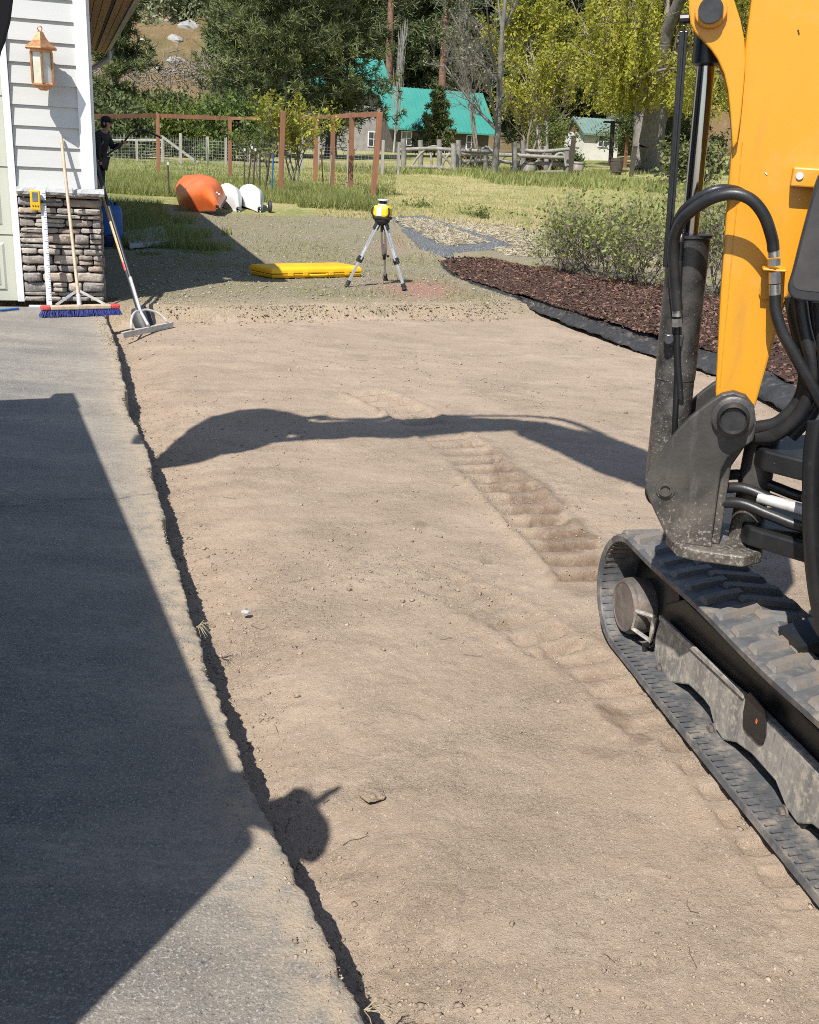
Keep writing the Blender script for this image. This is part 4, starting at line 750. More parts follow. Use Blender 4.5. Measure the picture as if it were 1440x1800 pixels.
# upper body and canopy behind the right edge of the picture
def rrect(s0, s1, v0, v1, r, n=5):
    out = []
    for cs, cv, a0 in ((s1 - r, v1 - r, 0), (s0 + r, v1 - r, 90), (s0 + r, v0 + r, 180), (s1 - r, v0 + r, 270)):
        for k in range(n): t = math.radians(a0 + 90 * k / (n - 1)); out.append((cs + r * math.cos(t), cv + r * math.sin(t)))
    return out
q = MB(); q.prism([bp(s, 0.47, v) for s, v in rrect(-1.9, -0.36, -0.72, 0.72, 0.25)], (0, 0, 0.22)); q.build('upper_frame', 'machine_black', exc, bevel=0.01)
q = MB(); q.prism([bp(s, 0.69, v) for s, v in rrect(-1.92, -1.2, -0.72, 0.72, 0.3)], (0, 0, 0.62)); q.build('engine_cover', 'machine_yellow', exc, bevel=0.02)
q = MB(); q.prism([bp(s, 0.69, v) for s, v in rrect(-0.62, -0.30, 0.20, 0.66, 0.1)], (0, 0, 0.34)); q.build('side_panel', 'machine_black', exc, bevel=0.02)
q = MB(); q.tube(spline([bx_(1436, 742, 0.3), bx_(1428, 800, 0.3), bx_(1426, 880, 0.3), bx_(1428, 960, 0.3), bx_(1436, 1040, 0.3), bx_(1450, 1110, 0.3)], 6), 0.022, 12); q.build('grab_bar', 'machine_black', exc, smooth=50)
q = MB(); q.box(bp(-1.0, 0.95, 0.1), (0.45, 0.5, 0.12), (BU, BV, A3(0, 0, 1))); q.box(bp(-1.22, 1.25, 0.1), (0.1, 0.46, 0.55), (BU, BV, A3(0, 0, 1))); q.build('seat', 'black_rubber', exc, bevel=0.03)
for s_, v_ in ((-0.52, 0.6), (-0.52, -0.6), (-1.65, 0.6), (-1.65, -0.6)):
    q = MB(); q.beam(bp(s_, 0.69, v_), bp(s_ - 0.03, 2.3, v_), 0.05, 0.05, BU); q.build('canopy_post', 'machine_black', exc, bevel=0.008)
q = MB(); q.prism([bp(s, 2.29, v) for s, v in rrect(-1.8, -0.48, -0.68, 0.68, 0.12)], (0, 0, 0.07)); q.build('canopy_roof', 'machine_black', exc, bevel=0.02)
q = MB(); q.cyl(bp(-1.0, 0.30, 0), bp(-1.0, 0.48, 0), 0.42, n=32); q.build('slew_ring', 'machine_black', exc, smooth=40)
# rear-view mirror
mv = 0.22; mp = spline([bx_(a, b_, mv) for a, b_ in [(1500, 292), (1450, 300), (1436, 318), (1424, 360), (1408, 420), (1393, 480), (1386, 505), (1390, 520), (1404, 527), (1440, 531), (1500, 536)]], 3)
q = MB(); q.prism(mp, -BV * 0.03); mir = q.build('mirror_housing', 'black_plastic', exc, bevel=0.004)
ctr = np.mean(mp, 0); q = MB(); q.prism([ctr + (p_ - ctr) * 0.80 + BV * 0.0015 for p_ in mp], -BV * 0.004); q.build('mirror_glass', 'mirror_glass', mir)
q = MB(); q.cyl(bx_(1500, 420, mv - 0.03), bp(-0.5, 1.5, 0.55), 0.012, n=10); q.build('mirror_arm', 'black_plastic', exc, smooth=40)
# tracks
def track(off, near):
    RC, RR, back = 0.115, 0.218, -1.58
    path = []
    for t in np.linspace(0, back, 60): path.append((t, RC + RR + 0.004 * math.sin(t * 9), 0, 1))
    for a in np.linspace(90, 270, 22)[1:-1]: path.append((back + RR * math.cos(math.radians(a)), RC + RR * math.sin(math.radians(a)), math.cos(math.radians(a)), math.sin(math.radians(a))))
    for t in np.linspace(back, 0, 60): path.append((t, RC - RR, 0, -1))
    for a in np.linspace(-90, 90, 22)[1:-1]: path.append((RR * math.cos(math.radians(a)), RC + RR * math.sin(math.radians(a)), math.cos(math.radians(a)), math.sin(math.radians(a))))
    n0, n1 = off, off - 0.32; rings = []
    for t, z, nt, nz in path:
        P = lambda o, n: tp(t + nt * o, z + nz * o, n)
        rings.append(np.array([P(0.0, n0 - 0.012), P(-0.006, n0), P(-0.026, n0 - 0.004), P(-0.030, n0 - 0.03), P(-0.034, n0 - 0.11), P(-0.034, n1 + 0.11), P(-0.030, n1 + 0.03), P(-0.026, n1 + 0.004), P(-0.006, n1), P(0.0, n1 + 0.012)]))
    rings.append(rings[0]); q = MB(); q.loft(rings, cap=False); belt = q.build('track_belt', 'track_rubber', exc, smooth=35)
    pts = np.array([(a, b_) for a, b_, _, _ in path] + [path[0][:2]]); al_ = np.concatenate([[0], np.cumsum(np.linalg.norm(np.diff(pts, axis=0), axis=1))]); L_ = al_[-1]; nl = 46
    lug_me = None
    for k in range(nl):
        s = k * L_ / nl; c = A3(np.interp(s, al_, pts[:, 0]), np.interp(s, al_, pts[:, 1]), 0); e = A3(np.interp((s + 0.01) % L_, al_, pts[:, 0]), np.interp((s + 0.01) % L_, al_, pts[:, 1]), 0)
        d = unit(e - c); nn = A3(-d[1], d[0], 0)
        if np.dot(nn[:2], np.array([c[0] - np.clip(c[0], back, 0), c[1] - RC])) < 0: nn = -nn
        q = MB(); D3 = lambda v2: TU * v2[0] + A3(0, 0, v2[1])
        o3 = tp(c[0], c[1], 0)
        for side in (0, 1):
            na, nb = (off - 0.014, off - 0.18) if side == 0 else (off - 0.14, off - 0.306); sh_ = 0.0 if side == 0 else 0.5 * L_ / nl
            r_ = []
            for n_ in (na, na - 0.01, (na + nb) / 2, nb + 0.01, nb):
                lean = 0.35 * abs(n_ - (off - 0.16)); hh = 0.015 if n_ not in (na, nb) else 0.004
                r_.append(np.array([o3 + TN * n_ + D3(d) * (x + lean - 0.02 + sh_) + D3(nn) * h_ for x, h_ in ((-0.028, -0.004), (-0.019, hh), (0.012, hh), (0.022, -0.004))]))
            q.loft(r_)
        q.build('tread_lug', 'lug_rubber', belt)
    q = MB()
    for t in np.arange(back, 0.02, 0.03):
        for a0, a1 in ((0.008, 0.045), (0.052, 0.10)):
            q.box(tp(t + (0.012 if a0 > 0.03 else 0), RC - RR + 0.0335, off - (a0 + a1) / 2), (0.008, a1 - a0, 0.0025), (TU, TN, A3(0, 0, 1)))
    for a in np.linspace(-85, 80, 20):
        ca, sa = math.cos(math.radians(a)), math.sin(math.radians(a)); q.box(tp((RR - 0.032) * ca, RC + (RR - 0.032) * sa, off - 0.05), (0.010, 0.08, 0.003), (TU * -sa + A3(0, 0, ca), TN, TU * ca + A3(0, 0, sa)))
    tag(q.build('inner_ribs', 'track_rubber', belt), kind='stuff')
    base = [(-0.145, 0.091), (-0.543, 0.102), (-0.717, 0.123), (-0.983, 0.128), (-1.35, 0.125), (-1.45, 0.08)]
    bot = [(-0.131, -0.004), (-0.138, -0.06), (-0.16, -0.085), (-0.205, -0.1), (-0.273, -0.098), (-0.328, -0.07), (-0.40, -0.05), (-0.50, -0.042), (-0.545, -0.047), (-0.592, -0.072), (-0.649, -0.081), (-0.716, -0.062), (-0.805, -0.044), (-0.933, -0.044), (-1.0, -0.066), (-1.06, -0.073), (-1.113, -0.05), (-1.18, -0.036), (-1.3, -0.044), (-1.4, -0.06), (-1.45, -0.04)]
    q = MB(); q.prism([tp(t, z, off - 0.09) for t, z in base + [(t, z + (0.03 if z > -0.065 else 0.014)) for t, z in bot[::-1]]], -TN * 0.03); fr = q.build('track_frame', 'track_frame_steel', exc, bevel=0.006)
    q = MB(); q.prism([tp(t, z, off - 0.125) for t, z in [(-0.1, 0.0), (-0.1, 0.13), (-0.22, 0.2), (-1.4, 0.2), (-1.5, 0.1), (-1.5, 0.0)]], -TN * 0.12); q.build('inner_frame', 'machine_black', exc, bevel=0.008)
    q = MB(); q.lathe([(0, 0.09), (0.6, 0.105), (0.86, 0.102), (0.9, 0.094), (1.0, 0.092), (1.0, 0.086), (0.98, 0.084)], tp(0.045, 0.05, off - 0.16), tp(0.045, 0.05, off - 0.04), 32); q.build('idler_hub', 'rust_cap', exc, smooth=30)
    q = MB(); q.lathe([(0, 0.12), (0.1, 0.178), (0.9, 0.178), (1, 0.12)], tp(0.0, 0.108, off - 0.23), tp(0.0, 0.108, off - 0.13), 32); q.build('idler_wheel', 'machine_black', exc, smooth=30)
    q = MB(); q.lathe([(0, 0.1), (0.2, 0.17), (0.8, 0.17), (1, 0.1)], tp(back, 0.115, off - 0.22), tp(back, 0.115, off - 0.1), 24); q.build('drive_sprocket', 'machine_black', exc, smooth=30)
    for t in (-0.24, -0.62, -1.03, -1.38):
        q = MB(); q.cyl(tp(t, -0.03, off - 0.235), tp(t, -0.03, off - 0.10), 0.055, n=18); q.build('track_roller', 'machine_black', exc, smooth=30)
        q = MB(); q.cyl(tp(t + 0.03, -0.066, off - 0.09), tp(t + 0.03, -0.066, off - 0.072), 0.013, n=6); q.cyl(tp(t + 0.03, -0.066, off - 0.09), tp(t + 0.03, -0.066, off - 0.084), 0.02, n=14); q.build('frame_bolt', 'rust_cap', fr)
    if near:
        q = MB(); q.tube([tp(-0.12, 0.085, off - 0.085), tp(-0.05, 0.075, off - 0.05), tp(-0.035, 0.0, off - 0.05), tp(-0.11, -0.012, off - 0.085), tp(-0.115, 0.04, off - 0.085), tp(-0.12, 0.085, off - 0.085)], 0.009, 6); q.build('tie_down_loop', 'track_frame_steel', fr, smooth=40)
        q = MB(); q.tube([tp(-0.10, -0.03, off - 0.10), tp(-0.07, -0.05, off - 0.09), tp(-0.08, -0.09, off - 0.09), tp(-0.13, -0.085, off - 0.1)], 0.012, 6); q.build('tie_down_hook', 'machine_black', fr, smooth=40)
        q = MB(); q.prism([tx(a, b_, off - 0.083) for a, b_ in [(1311, 1222), (1318, 1216), (1344, 1247), (1346, 1256), (1345, 1292), (1340, 1309), (1334, 1310), (1308, 1284), (1305, 1276), (1306, 1250)]], -TN * 0.006); q.build('grease_cover', 'machine_black', fr, bevel=0.003)
        q = MB(); c = tx(1330, 1268, off - 0.0825); q.box(c, (0.007, 0.0012, 0.013), (TU, TN, A3(0, 0, 1))); q.build('warning_decal', 'hull_orange', fr)
        q = MB(); q.beam(tp(-0.15, 0.10, off - 0.088), tp(-0.72, 0.128, off - 0.088), 0.012, 0.018); q.build('frame_rail', 'track_frame_steel', fr, bevel=0.003)
    q = MB(); q.beam(tp(-0.8, 0.12, off - 0.2), tp(-0.8, 0.25, off - 0.2 + (-0.5 if near else 0.5)), 0.5, 0.12, TU); q.build('cross_member', 'machine_black', exc)
track(0.0, True); track(-1.28, False)

# ------------------------------------------------------------------ dump truck just left of the camera, seen by its shadow and its mirror
mat('truck_paint', (0.09, 0.10, 0.115), (0.075, 0.085, 0.10), 3, 0.35); mat('truck_bed_steel', (0.07, 0.068, 0.066), (0.11, 0.10, 0.09), 6, 0.6)
KN, KU = A3(0.913, 0.408, 0), A3(-0.408, 0.913, 0)
def kp(n, u, z): return KN * n + KU * u + A3(0, 0, z)
KX = (KN, KU, A3(0, 0, 1))
trk = thing('dump_truck', 'dark dump truck backed up left of the camera, its mirror in the corner', 'truck', kp(-1.35, 2.2, 0))
NS = -0.625
q = MB(); q.box(kp(NS - 0.9, 3.2, 1.08), (1.8, 4.06, 0.06), KX)
for n_ in (NS - 0.02, NS - 1.78): q.box(kp(n_, 3.2, 1.56), (0.04, 4.06, 0.9), KX)
q.box(kp(NS - 0.9, 1.19, 1.56), (1.72, 0.04, 0.9), KX); bed = q.build('dump_bed', 'truck_bed_steel', trk)
for k in range(6):
    q = MB(); q.box(kp(NS + 0.015, 1.3 + k * 0.76, 1.53), (0.03, 0.07, 0.84), KX); q.build('bed_rib', 'truck_bed_steel', bed)
q = MB(); q.box(kp(NS - 0.9, 5.245, 1.53), (1.74, 0.05, 0.84), KX); q.build('tailgate', 'truck_bed_steel', bed)
q = MB(); q.prism([kp(NS - 0.02, 5.0, 1.98), kp(NS - 0.02, 5.36, 1.97), kp(NS - 0.02, 5.42, 1.86), kp(NS - 0.02, 5.30, 1.76), kp(NS - 0.02, 5.23, 1.86)], KN * 0.05); q.build('tailgate_hinge', 'truck_bed_steel', bed)
q = MB(); q.prism([kp(n_, u_, 0.5) for n_, u_ in [(NS, 1.14), (NS, 0.90), (NS - 0.2, 0.90), (NS - 0.38, 0.82), (NS - 0.58, 0.64), (NS - 0.85, 0.3), (NS - 1.2, 0.3), (NS - 1.75, 0.9), (NS - 1.75, 1.14)]], (0, 0, 1.52)); cab = q.build('cab', 'truck_paint', trk, bevel=0.05, seg=3)
q = MB(); q.prism([kp(NS + 0.004, 1.10, 1.35), kp(NS + 0.004, 1.10, 1.88), kp(NS + 0.004, 0.93, 1.88), kp(NS + 0.004, 0.93, 1.36)], -KN * 0.02); q.build('side_window', 'mirror_glass', cab)
q = MB(); q.prism([kp(NS - 0.5, 0.4, 0.55), kp(NS - 0.5, 0.4, 1.25), kp(NS - 0.5, -0.9, 1.15), kp(NS - 0.5, -1.25, 1.05), kp(NS - 0.5, -1.3, 0.55)], -KN * 0.8); q.build('hood', 'truck_paint', trk, bevel=0.06, seg=3)
q = MB(); q.box(kp(NS - 0.9, 1.9, 0.72), (0.8, 6.0, 0.2), KX); q.build('chassis', 'truck_bed_steel', trk)
for n_ in (NS - 0.16, NS - 1.62):
    for u_ in (-0.7, 3.9):
        q = MB(); q.lathe([(0, 0.3), (0.1, 0.4), (0.9, 0.4), (1, 0.3)], kp(n_ - 0.13, u_, 0.4), kp(n_ + 0.13, u_, 0.4), 24); wh = q.build('wheel', 'black_rubber', trk, smooth=35)
        q = MB(); q.lathe([(0, 0.2), (0.8, 0.22), (1, 0.1)], kp(n_ - 0.14, u_, 0.4), kp(n_ + 0.14, u_, 0.4), 20); q.build('rim', 'light_grey', wh, smooth=35)
# wing mirror on the cab (it throws the blunt lump of shadow) and a small spotter mirror on a long arm beside the camera
wm = [gp(a, b_, PAD) - LIGHT / 1.0 * h for a, b_, h in [(492, 1388, 1.86), (520, 1376, 1.90), (545, 1388, 1.90), (556, 1412, 1.87), (572, 1436, 1.84), (574, 1462, 1.80), (560, 1490, 1.76), (536, 1504, 1.73), (500, 1492, 1.73), (440, 1470, 1.75), (420, 1420, 1.80), (440, 1392, 1.85)]]
q = MB(); q.prism(wm, (0, 0.03, -0.04)); q.build('wing_mirror', 'flat_black', trk, bevel=0.006)
wc = np.mean(wm, 0); q = MB(); q.beam(wc, kp(NS - 0.03, 1.0, 1.68), 0.03, 0.16); q.build('mirror_arm', 'flat_black', trk)
s0_, s1_ = [gp(a, b_, PAD) - LIGHT * 1.88 for a, b_ in ((550, 1402), (592, 1379))]; q = MB(); q.cyl(s0_, s1_, 0.016, 0.010, n=8); q.build('antenna_stub', 'flat_black', trk, smooth=40)
TY = 0.27; mo_ = [at(a, b_, TY) for a, b_ in [(31, -30), (29, 0), (24, 40), (14, 78), (8, 92), (4, 112), (-4, 128), (-60, 150), (-300, 200), (-420, 120), (-430, -200), (-300, -330), (-60, -300), (20, -160)]]
q = MB(); q.prism(mo_, (-0.06, 0.03, 0)); q.build('spotter_mirror', 'flat_black', trk, bevel=0.002)
mc = np.mean(mo_, 0); q = MB(); q.cyl(mc + A3(-0.04, 0.01, 0.0), kp(NS - 0.6, 0.5, 1.7), 0.012, n=8); q.build('mirror_arm', 'flat_black', trk, smooth=40)
# ------------------------------------------------------------------ rotary laser on its tripod
feet = [gp(608, 505), gp(712, 511), gp(678, 493)]; top = at(672, 388, 11.42)
tri = thing('tripod', 'aluminium tripod with black clamps standing on the gravel', 'tripod', A3(top[0], top[1], 0))
for i, ft in enumerate(feet):
    d = unit(ft - top); side = unit(np.cross(d, A3(0, 0, 1))); hip = top + d * 0.05 + (ft - top) * [1, 1, 0] * 0.08; leg_v = ft - hip
    q = MB()
    for s_ in (-1, 1): q.beam(hip + side * s_ * 0.02, hip + leg_v * 0.55 + side * s_ * 0.02, 0.014, 0.022, side)
    leg = q.build('leg', 'aluminium', tri, bevel=0.002)
    q = MB(); q.beam(hip + leg_v * 0.35, hip + leg_v * 0.93, 0.03, 0.02, side); q.build('lower_tube', 'aluminium', leg, bevel=0.002)
    q = MB(); q.beam(hip + leg_v * 0.50, hip + leg_v * 0.59, 0.06, 0.035, side); q.cyl(hip + leg_v * 0.55 + side * 0.03, hip + leg_v * 0.55 + side * 0.055, 0.012, n=8); q.build('clamp', 'black_plastic', leg, bevel=0.003)
    q = MB(); q.beam(hip - leg_v * 0.02, hip + leg_v * 0.07, 0.055, 0.04, side); q.build('hinge', 'black_plastic', leg, bevel=0.003)
    q = MB(); q.lathe([(0, 0.024), (0.6, 0.022), (0.7, 0.03), (0.76, 0.03), (0.8, 0.016), (1, 0.004)], hip + leg_v * 0.89, ft - A3(0, 0, 0.01), 10); q.build('foot', 'black_plastic', leg, smooth=40)
q = MB(); q.lathe([(0, 0.03), (0.5, 0.075), (0.8, 0.085), (1, 0.085)], top - A3(0, 0, 0.05), top + A3(0, 0, 0.012), 18); q.build('head_plate', 'black_plastic', tri, smooth=40)
q = MB(); q.cyl(top - A3(0, 0, 0.12), top - A3(0, 0, 0.04), 0.014, n=10); q.build('centre_screw', 'black_plastic', tri)
las = thing('laser_level', 'yellow and black rotary laser level on top of the tripod', 'laser level', top + A3(0, 0, 0.013))
L0 = top + A3(0, 0, 0.013); lx, ly = A3(0.96, -0.28, 0), A3(0.28, 0.96, 0)
def lring(w, d, z, ch=0.3):
    return np.array([L0 + lx * w / 2 * x + ly * d / 2 * y + A3(0, 0, z) for x, y in [(1, -1 + ch), (1, 1 - ch), (1 - ch, 1), (-1 + ch, 1), (-1, 1 - ch), (-1, -1 + ch), (-1 + ch, -1), (1 - ch, -1)]])
q = MB(); q.loft([lring(0.17, 0.15, 0.0), lring(0.19, 0.17, 0.015), lring(0.19, 0.17, 0.03)]); q.build('laser_base', 'black_plastic', las)
q = MB(); q.loft([lring(0.165, 0.15, 0.031), lring(0.185, 0.165, 0.05), lring(0.185, 0.165, 0.12), lring(0.15, 0.14, 0.146), lring(0.12, 0.12, 0.15)]); lb = q.build('laser_body', 'laser_yellow', las, bevel=0.004)
q = MB(); q.box(L0 - ly * 0.083 - lx * 0.012 + A3(0, 0, 0.085), (0.06, 0.008, 0.09), (lx, ly, A3(0, 0, 1))); q.build('keypad', 'light_grey', lb, bevel=0.003)
for s_ in (-1, 1):
    q = MB(); q.tube(spline([L0 + lx * s_ * 0.075 - ly * 0.06 + A3(0, 0, 0.03), L0 + lx * s_ * 0.10 - ly * 0.075 + A3(0, 0, 0.075), L0 + lx * s_ * 0.085 - ly * 0.06 + A3(0, 0, 0.13)], 4), 0.011, 7); q.build('grip', 'black_plastic', lb, smooth=50)
q = MB(); q.cyl(L0 + A3(0, 0, 0.149), L0 + A3(0, 0, 0.165), 0.055, n=20); q.cyl(L0 + A3(0, 0, 0.198), L0 + A3(0, 0, 0.212), 0.06, n=20); q.build('turret_cap', 'light_grey', las, smooth=40)
for k in range(4):
    t = 0.785 + k * 1.571; q = MB(); q.cyl(L0 + A3(0.05 * math.cos(t), 0.05 * math.sin(t), 0.163), L0 + A3(0.05 * math.cos(t), 0.05 * math.sin(t), 0.2), 0.005, n=6); q.build('turret_post', 'black_plastic', las)
q = MB(); q.cyl(L0 + A3(0, 0, 0.164), L0 + A3(0, 0, 0.199), 0.032, n=16); q.build('rotor', 'black_plastic', las, smooth=40)
# ------------------------------------------------------------------ yellow hard case
f0, f1 = gp(478, 491), gp(637, 487); fx = unit(f1 - f0); fy = A3(-fx[1], fx[0], 0); wl_ = np.linalg.norm(f1 - f0); dp = 0.40
case = thing('tool_case', 'long flat yellow hard case lying on the gravel beside the tripod', 'case', (f0 + f1) / 2)
def cring(z, g): return np.array([f0 + fx * (x * wl_ + sx * g) + fy * (y * dp + sy * g) - fx * 0.10 * y + A3(0, 0, z) for x, y, sx, sy in [(0, 0, 1, 1), (1, 0, -1, 1), (1, 1, -1, -1), (0, 1, 1, -1)]])
q = MB(); q.loft([cring(0.004, 0.02), cring(0.05, 0.0)]); cb = q.build('case_base', 'case_yellow', case, bevel=0.012)
q = MB(); q.loft([cring(0.055, 0.0), cring(0.10, 0.004), cring(0.125, 0.03)]); cl_ = q.build('case_lid', 'case_yellow', case, bevel=0.012)
for t in (0.2, 0.36, 0.64, 0.82):
    q = MB(); q.box(f0 + fx * wl_ * t - fy * 0.006 + A3(0, 0, 0.055), (0.06, 0.02, 0.045), (fx, fy, A3(0, 0, 1))); q.build('latch', 'case_yellow', case, bevel=0.004)
q = MB(); q.tube(spline([f0 + fx * (wl_ * 0.5 - 0.11) - fy * 0.004 + A3(0, 0, 0.045), f0 + fx * (wl_ * 0.5 - 0.09) - fy * 0.03 + A3(0, 0, 0.04), f0 + fx * (wl_ * 0.5 + 0.09) - fy * 0.03 + A3(0, 0, 0.04), f0 + fx * (wl_ * 0.5 + 0.11) - fy * 0.004 + A3(0, 0, 0.045)], 4), 0.011, 7); q.build('handle', 'case_yellow', case, smooth=50)
for t in (0.28, 0.5, 0.72):
    q = MB(); q.box(f0 + fx * (wl_ * t - 0.07) + fy * dp * 0.45 + A3(0, 0, 0.126), (wl_ * 0.17, dp * 0.6, 0.008), (fx, fy, A3(0, 0, 1))); q.build('lid_rib', 'case_yellow', cl_, bevel=0.004)
# ------------------------------------------------------------------ three upturned boats
def boat(name, label, m, tip, head, length, wid, hgt, tilt, blunt=0.55, group=None):
    o = thing(name, label, 'boat', A3(tip[0], tip[1], tip[2]), group)
    d = unit(A3(math.sin(head), math.cos(head), 0)); r = A3(d[1], -d[0], 0); u = A3(0, 0, 1)
    r, u = r * math.cos(tilt) - u * math.sin(tilt), u * math.cos(tilt) + r * math.sin(tilt)
    rings = []; lift = wid * 0.5 * abs(math.sin(tilt)) * 0.7
    for t in np.linspace(0, 1, 17):
        w = wid / 2 * (math.sin(math.pi * min(max(t * 0.94 + 0.03, 0), 1))) ** blunt; h = hgt * (0.80 + 0.2 * math.sin(math.pi * t)) * (min(1.0, 0.45 + t * 5) if t < 0.12 else 1) * (1.0 if t < 0.9 else 1 - (t - 0.9) * 4)
        c = tip + d * length * t + A3(0, 0, lift)
        a = np.linspace(0, math.pi, 13); w = w * (0.42 + 0.58 * sstep(0, 0.4, t))
        sec = [(1, 0), (0.99, 0.2), (0.97, 0.4), (0.93, 0.58), (0.8, 0.74), (0.5, 0.9), (0.0, 1.0)]; sec = sec + [(-x, y) for x, y in sec[-2::-1]]
        rings.append(np.array([c + r * w * x_ + u * h * y_ for x_, y_ in sec] + [c - r * w * 0.82 + u * 0.03, c + u * 0.10, c + r * w * 0.82 + u * 0.03]))
    q = MB(); q.loft(rings); q.build('hull', m, o, smooth=28, bevel=0.02, seg=3)
    q = MB(); q.tube([rg_[0] for rg_ in rings], 0.016, 6); q.tube([rg_[12] for rg_ in rings], 0.016, 6); q.build('gunwale', 'black_plastic' if m == 'hull_orange' else 'light_grey', o, smooth=50)
    q = MB(); nose = rings[0].mean(0) - d * 0.02; q.tube([nose + A3(0.035 * math.cos(t), 0, 0.035 * math.sin(t) - 0.02) - d * 0.015 for t in np.linspace(0, 2 * math.pi, 12)], 0.008, 6); q.build('grab_loop', 'black_plastic', o)
    return o, rings, d, r, u
ob, rings, d_, r_, u_ = boat('orange_boat', 'orange plastic boat turned upside down, tilted on the gravel', 'hull_orange', gp(384, 381), math.radians(-21), 3.5, 0.86, 0.53, math.radians(-22))
c = rings[2][3] * 0.5 + rings[2][2] * 0.5; q = MB()
for (dx, dz) in ((-0.05, 0.0), (0.0, 0.02), (0.045, -0.005)): q.box(c + A3(dx, -0.012, dz + 0.0), (0.04, 0.006, 0.025), (A3(1, 0.1, 0), A3(0, 1, 0), A3(0, 0, 1)))
q.build('hull_decal', 'hull_white', ob)
boat('white_boat', 'white upturned boat between the orange boat and another white one', 'hull_white', gp(418, 373), math.radians(-17), 3.0, 0.44, 0.43, math.radians(4), 0.5)
boat('white_boat', 'white upturned boat nearest the cedar fence post, rightmost of three boats', 'hull_white', gp(455, 374), math.radians(-16), 3.0, 0.46, 0.42, math.radians(9), 0.5)
c = gp(474, 374); w = thing('rubber_wheel', 'small black wheel lying beside the rightmost white boat', 'wheel', c)
q = MB(); q.lathe([(0, 0.07), (0.2, 0.115), (0.8, 0.115), (1, 0.07)], c + A3(-0.04, 0, 0.115), c + A3(0.04, 0.02, 0.115), 18); q.build('tyre', 'black_rubber', w, smooth=40)
q = MB(); q.cyl(c + A3(-0.05, 0, 0.115), c + A3(0.05, 0.02, 0.115), 0.035, n=12); q.build('hub', 'light_grey', w)
# ------------------------------------------------------------------ planting bed: fabric edging, mulch, mats
mat('fabric_black', (0.018, 0.018, 0.019), (0.032, 0.031, 0.029), 7, 0.75, bump=[BP(14, 0.7, 0.03), BP(260, 0.3, 0.002)], dust=(0.22, 0.175, 0.125), dust_lo=0.5, dust_hi=0.8, dust_scale=10)
mat('mat_dark', (0.055, 0.065, 0.075), (0.12, 0.125, 0.125), 30, 0.9, bump=[BP(45, 1.0, 0.03)], c3=(0.30, 0.28, 0.24), scale3=48, lo3=0.5, hi3=0.62)
nf = len(FABRIC); tan = np.gradient(FABRIC, axis=0); tan /= np.linalg.norm(tan, axis=1)[:, None]; outw = np.stack([-tan[:, 1], tan[:, 0], 0 * tan[:, 0]], 1)
if outw[nf // 2] @ A3(0.6, 0.8, 0) < 0: outw = -outw
js = np.linspace(0, 1, nf); wd = np.interp(js, [0, 0.1, 0.3, 0.5, 0.65, 1], [0.05, 0.08, 0.12, 0.26, 0.36, 0.36])
fine = 6; FI = np.linspace(0, nf - 1, nf * fine); fi = lambda A_: np.stack([np.interp(FI, np.arange(nf), A_[:, k]) for k in range(3)], 1)
FB, OW = fi(FABRIC), fi(outw); WD = np.interp(FI, np.arange(nf), wd)
rows = []
for k, w in enumerate(np.linspace(0, 1, 10)):
    p = FB + OW * (WD * w)[:, None] + OW * (0.04 * fbm(FI * 0.11, w * 2, seed=80))[:, None]; fold = fbm(FI * 0.22, w * 3.0, seed=81) + 0.6 * fbm(FI * 0.7, w * 6.0, seed=85)
    p[:, 2] = -0.085 + 0.10 * w ** 0.7 + 0.03 * fold + 0.04 * sstep(0.55, 0.8, FI / FI.max()) * math.sin(math.pi * w); rows.append(p)
o = raw_mesh('landscape_fabric', np.concatenate(rows), grid_faces(len(FI), 10), 'fabric_black', smooth=True)
sol = o.modifiers.new('thickness', 'SOLIDIFY'); sol.thickness = 0.004; tag(o, 'black landscape fabric strip edging the mulch bed', 'fabric')
MW = np.interp(FI / FI.max(), [0, 0.15, 0.3, 0.5, 0.7, 1], [1.5, 2.5, 2.9, 3.1, 3.2, 3.2]); rows = []; nk = 60
for k, w in enumerate(np.linspace(0, 1, nk)):
    p = FB + OW * (WD * 0.7 + MW * w * (1 + 0.1 * fbm(FI * 0.06, w, seed=82)))[:, None]
    p[:, 2] = field_z(p[:, 0], p[:, 1]) + 0.02 + 0.09 * math.sin(math.pi * min(1, w * 1.5 + 0.02)) ** 0.7 * (w < 0.62) + (0.09 * max(0, 1 - (w - 0.3) / 0.45) if w >= 0.62 else 0) + 0.03 * fbm(p[:, 0] * 2, p[:, 1] * 2, seed=83) + 0.012 * fbm(p[:, 0] * 12, p[:, 1] * 12, seed=84) - 0.07 * (w > 0.96)
    rows.append(p)
mul = np.concatenate(rows); tag(raw_mesh('mulch_bed', mul, grid_faces(len(FI), nk), 'mulch', smooth=True), kind='structure')
rg = np.random.default_rng(12); idx = rg.integers(0, len(mul), 34000); c = mul[idx] + rg.normal(0, 0.03, (34000, 3)) * [1, 1, 0] + A3(0, 0, 0.008)
a = rand_dirs(rg, 34000) * [1, 1, 0.35]; a /= np.linalg.norm(a, axis=1)[:, None]; bb = np.cross(a, rand_dirs(rg, 34000)); bb /= np.linalg.norm(bb, axis=1)[:, None]
ln = rg.uniform(0.006, 0.02, (34000, 1)); v, f = quads(c, a * ln, bb * ln * rg.uniform(0.25, 0.5, (34000, 1)))
leaf_mat('chip', (0.06, 0.031, 0.021), (0.25, 0.145, 0.10), 0.0, 0.9, 3); leaf_mat('straw', (0.33, 0.27, 0.17), (0.50, 0.44, 0.32), 0.1, 0.8, 2)
tag(raw_mesh('mulch_chips', v, f, 'chip', tint=np.repeat(rg.random(34000) ** 2.2, 4)), 'dark red-brown bark chips covering the planting bed', 'mulch', kind='stuff')
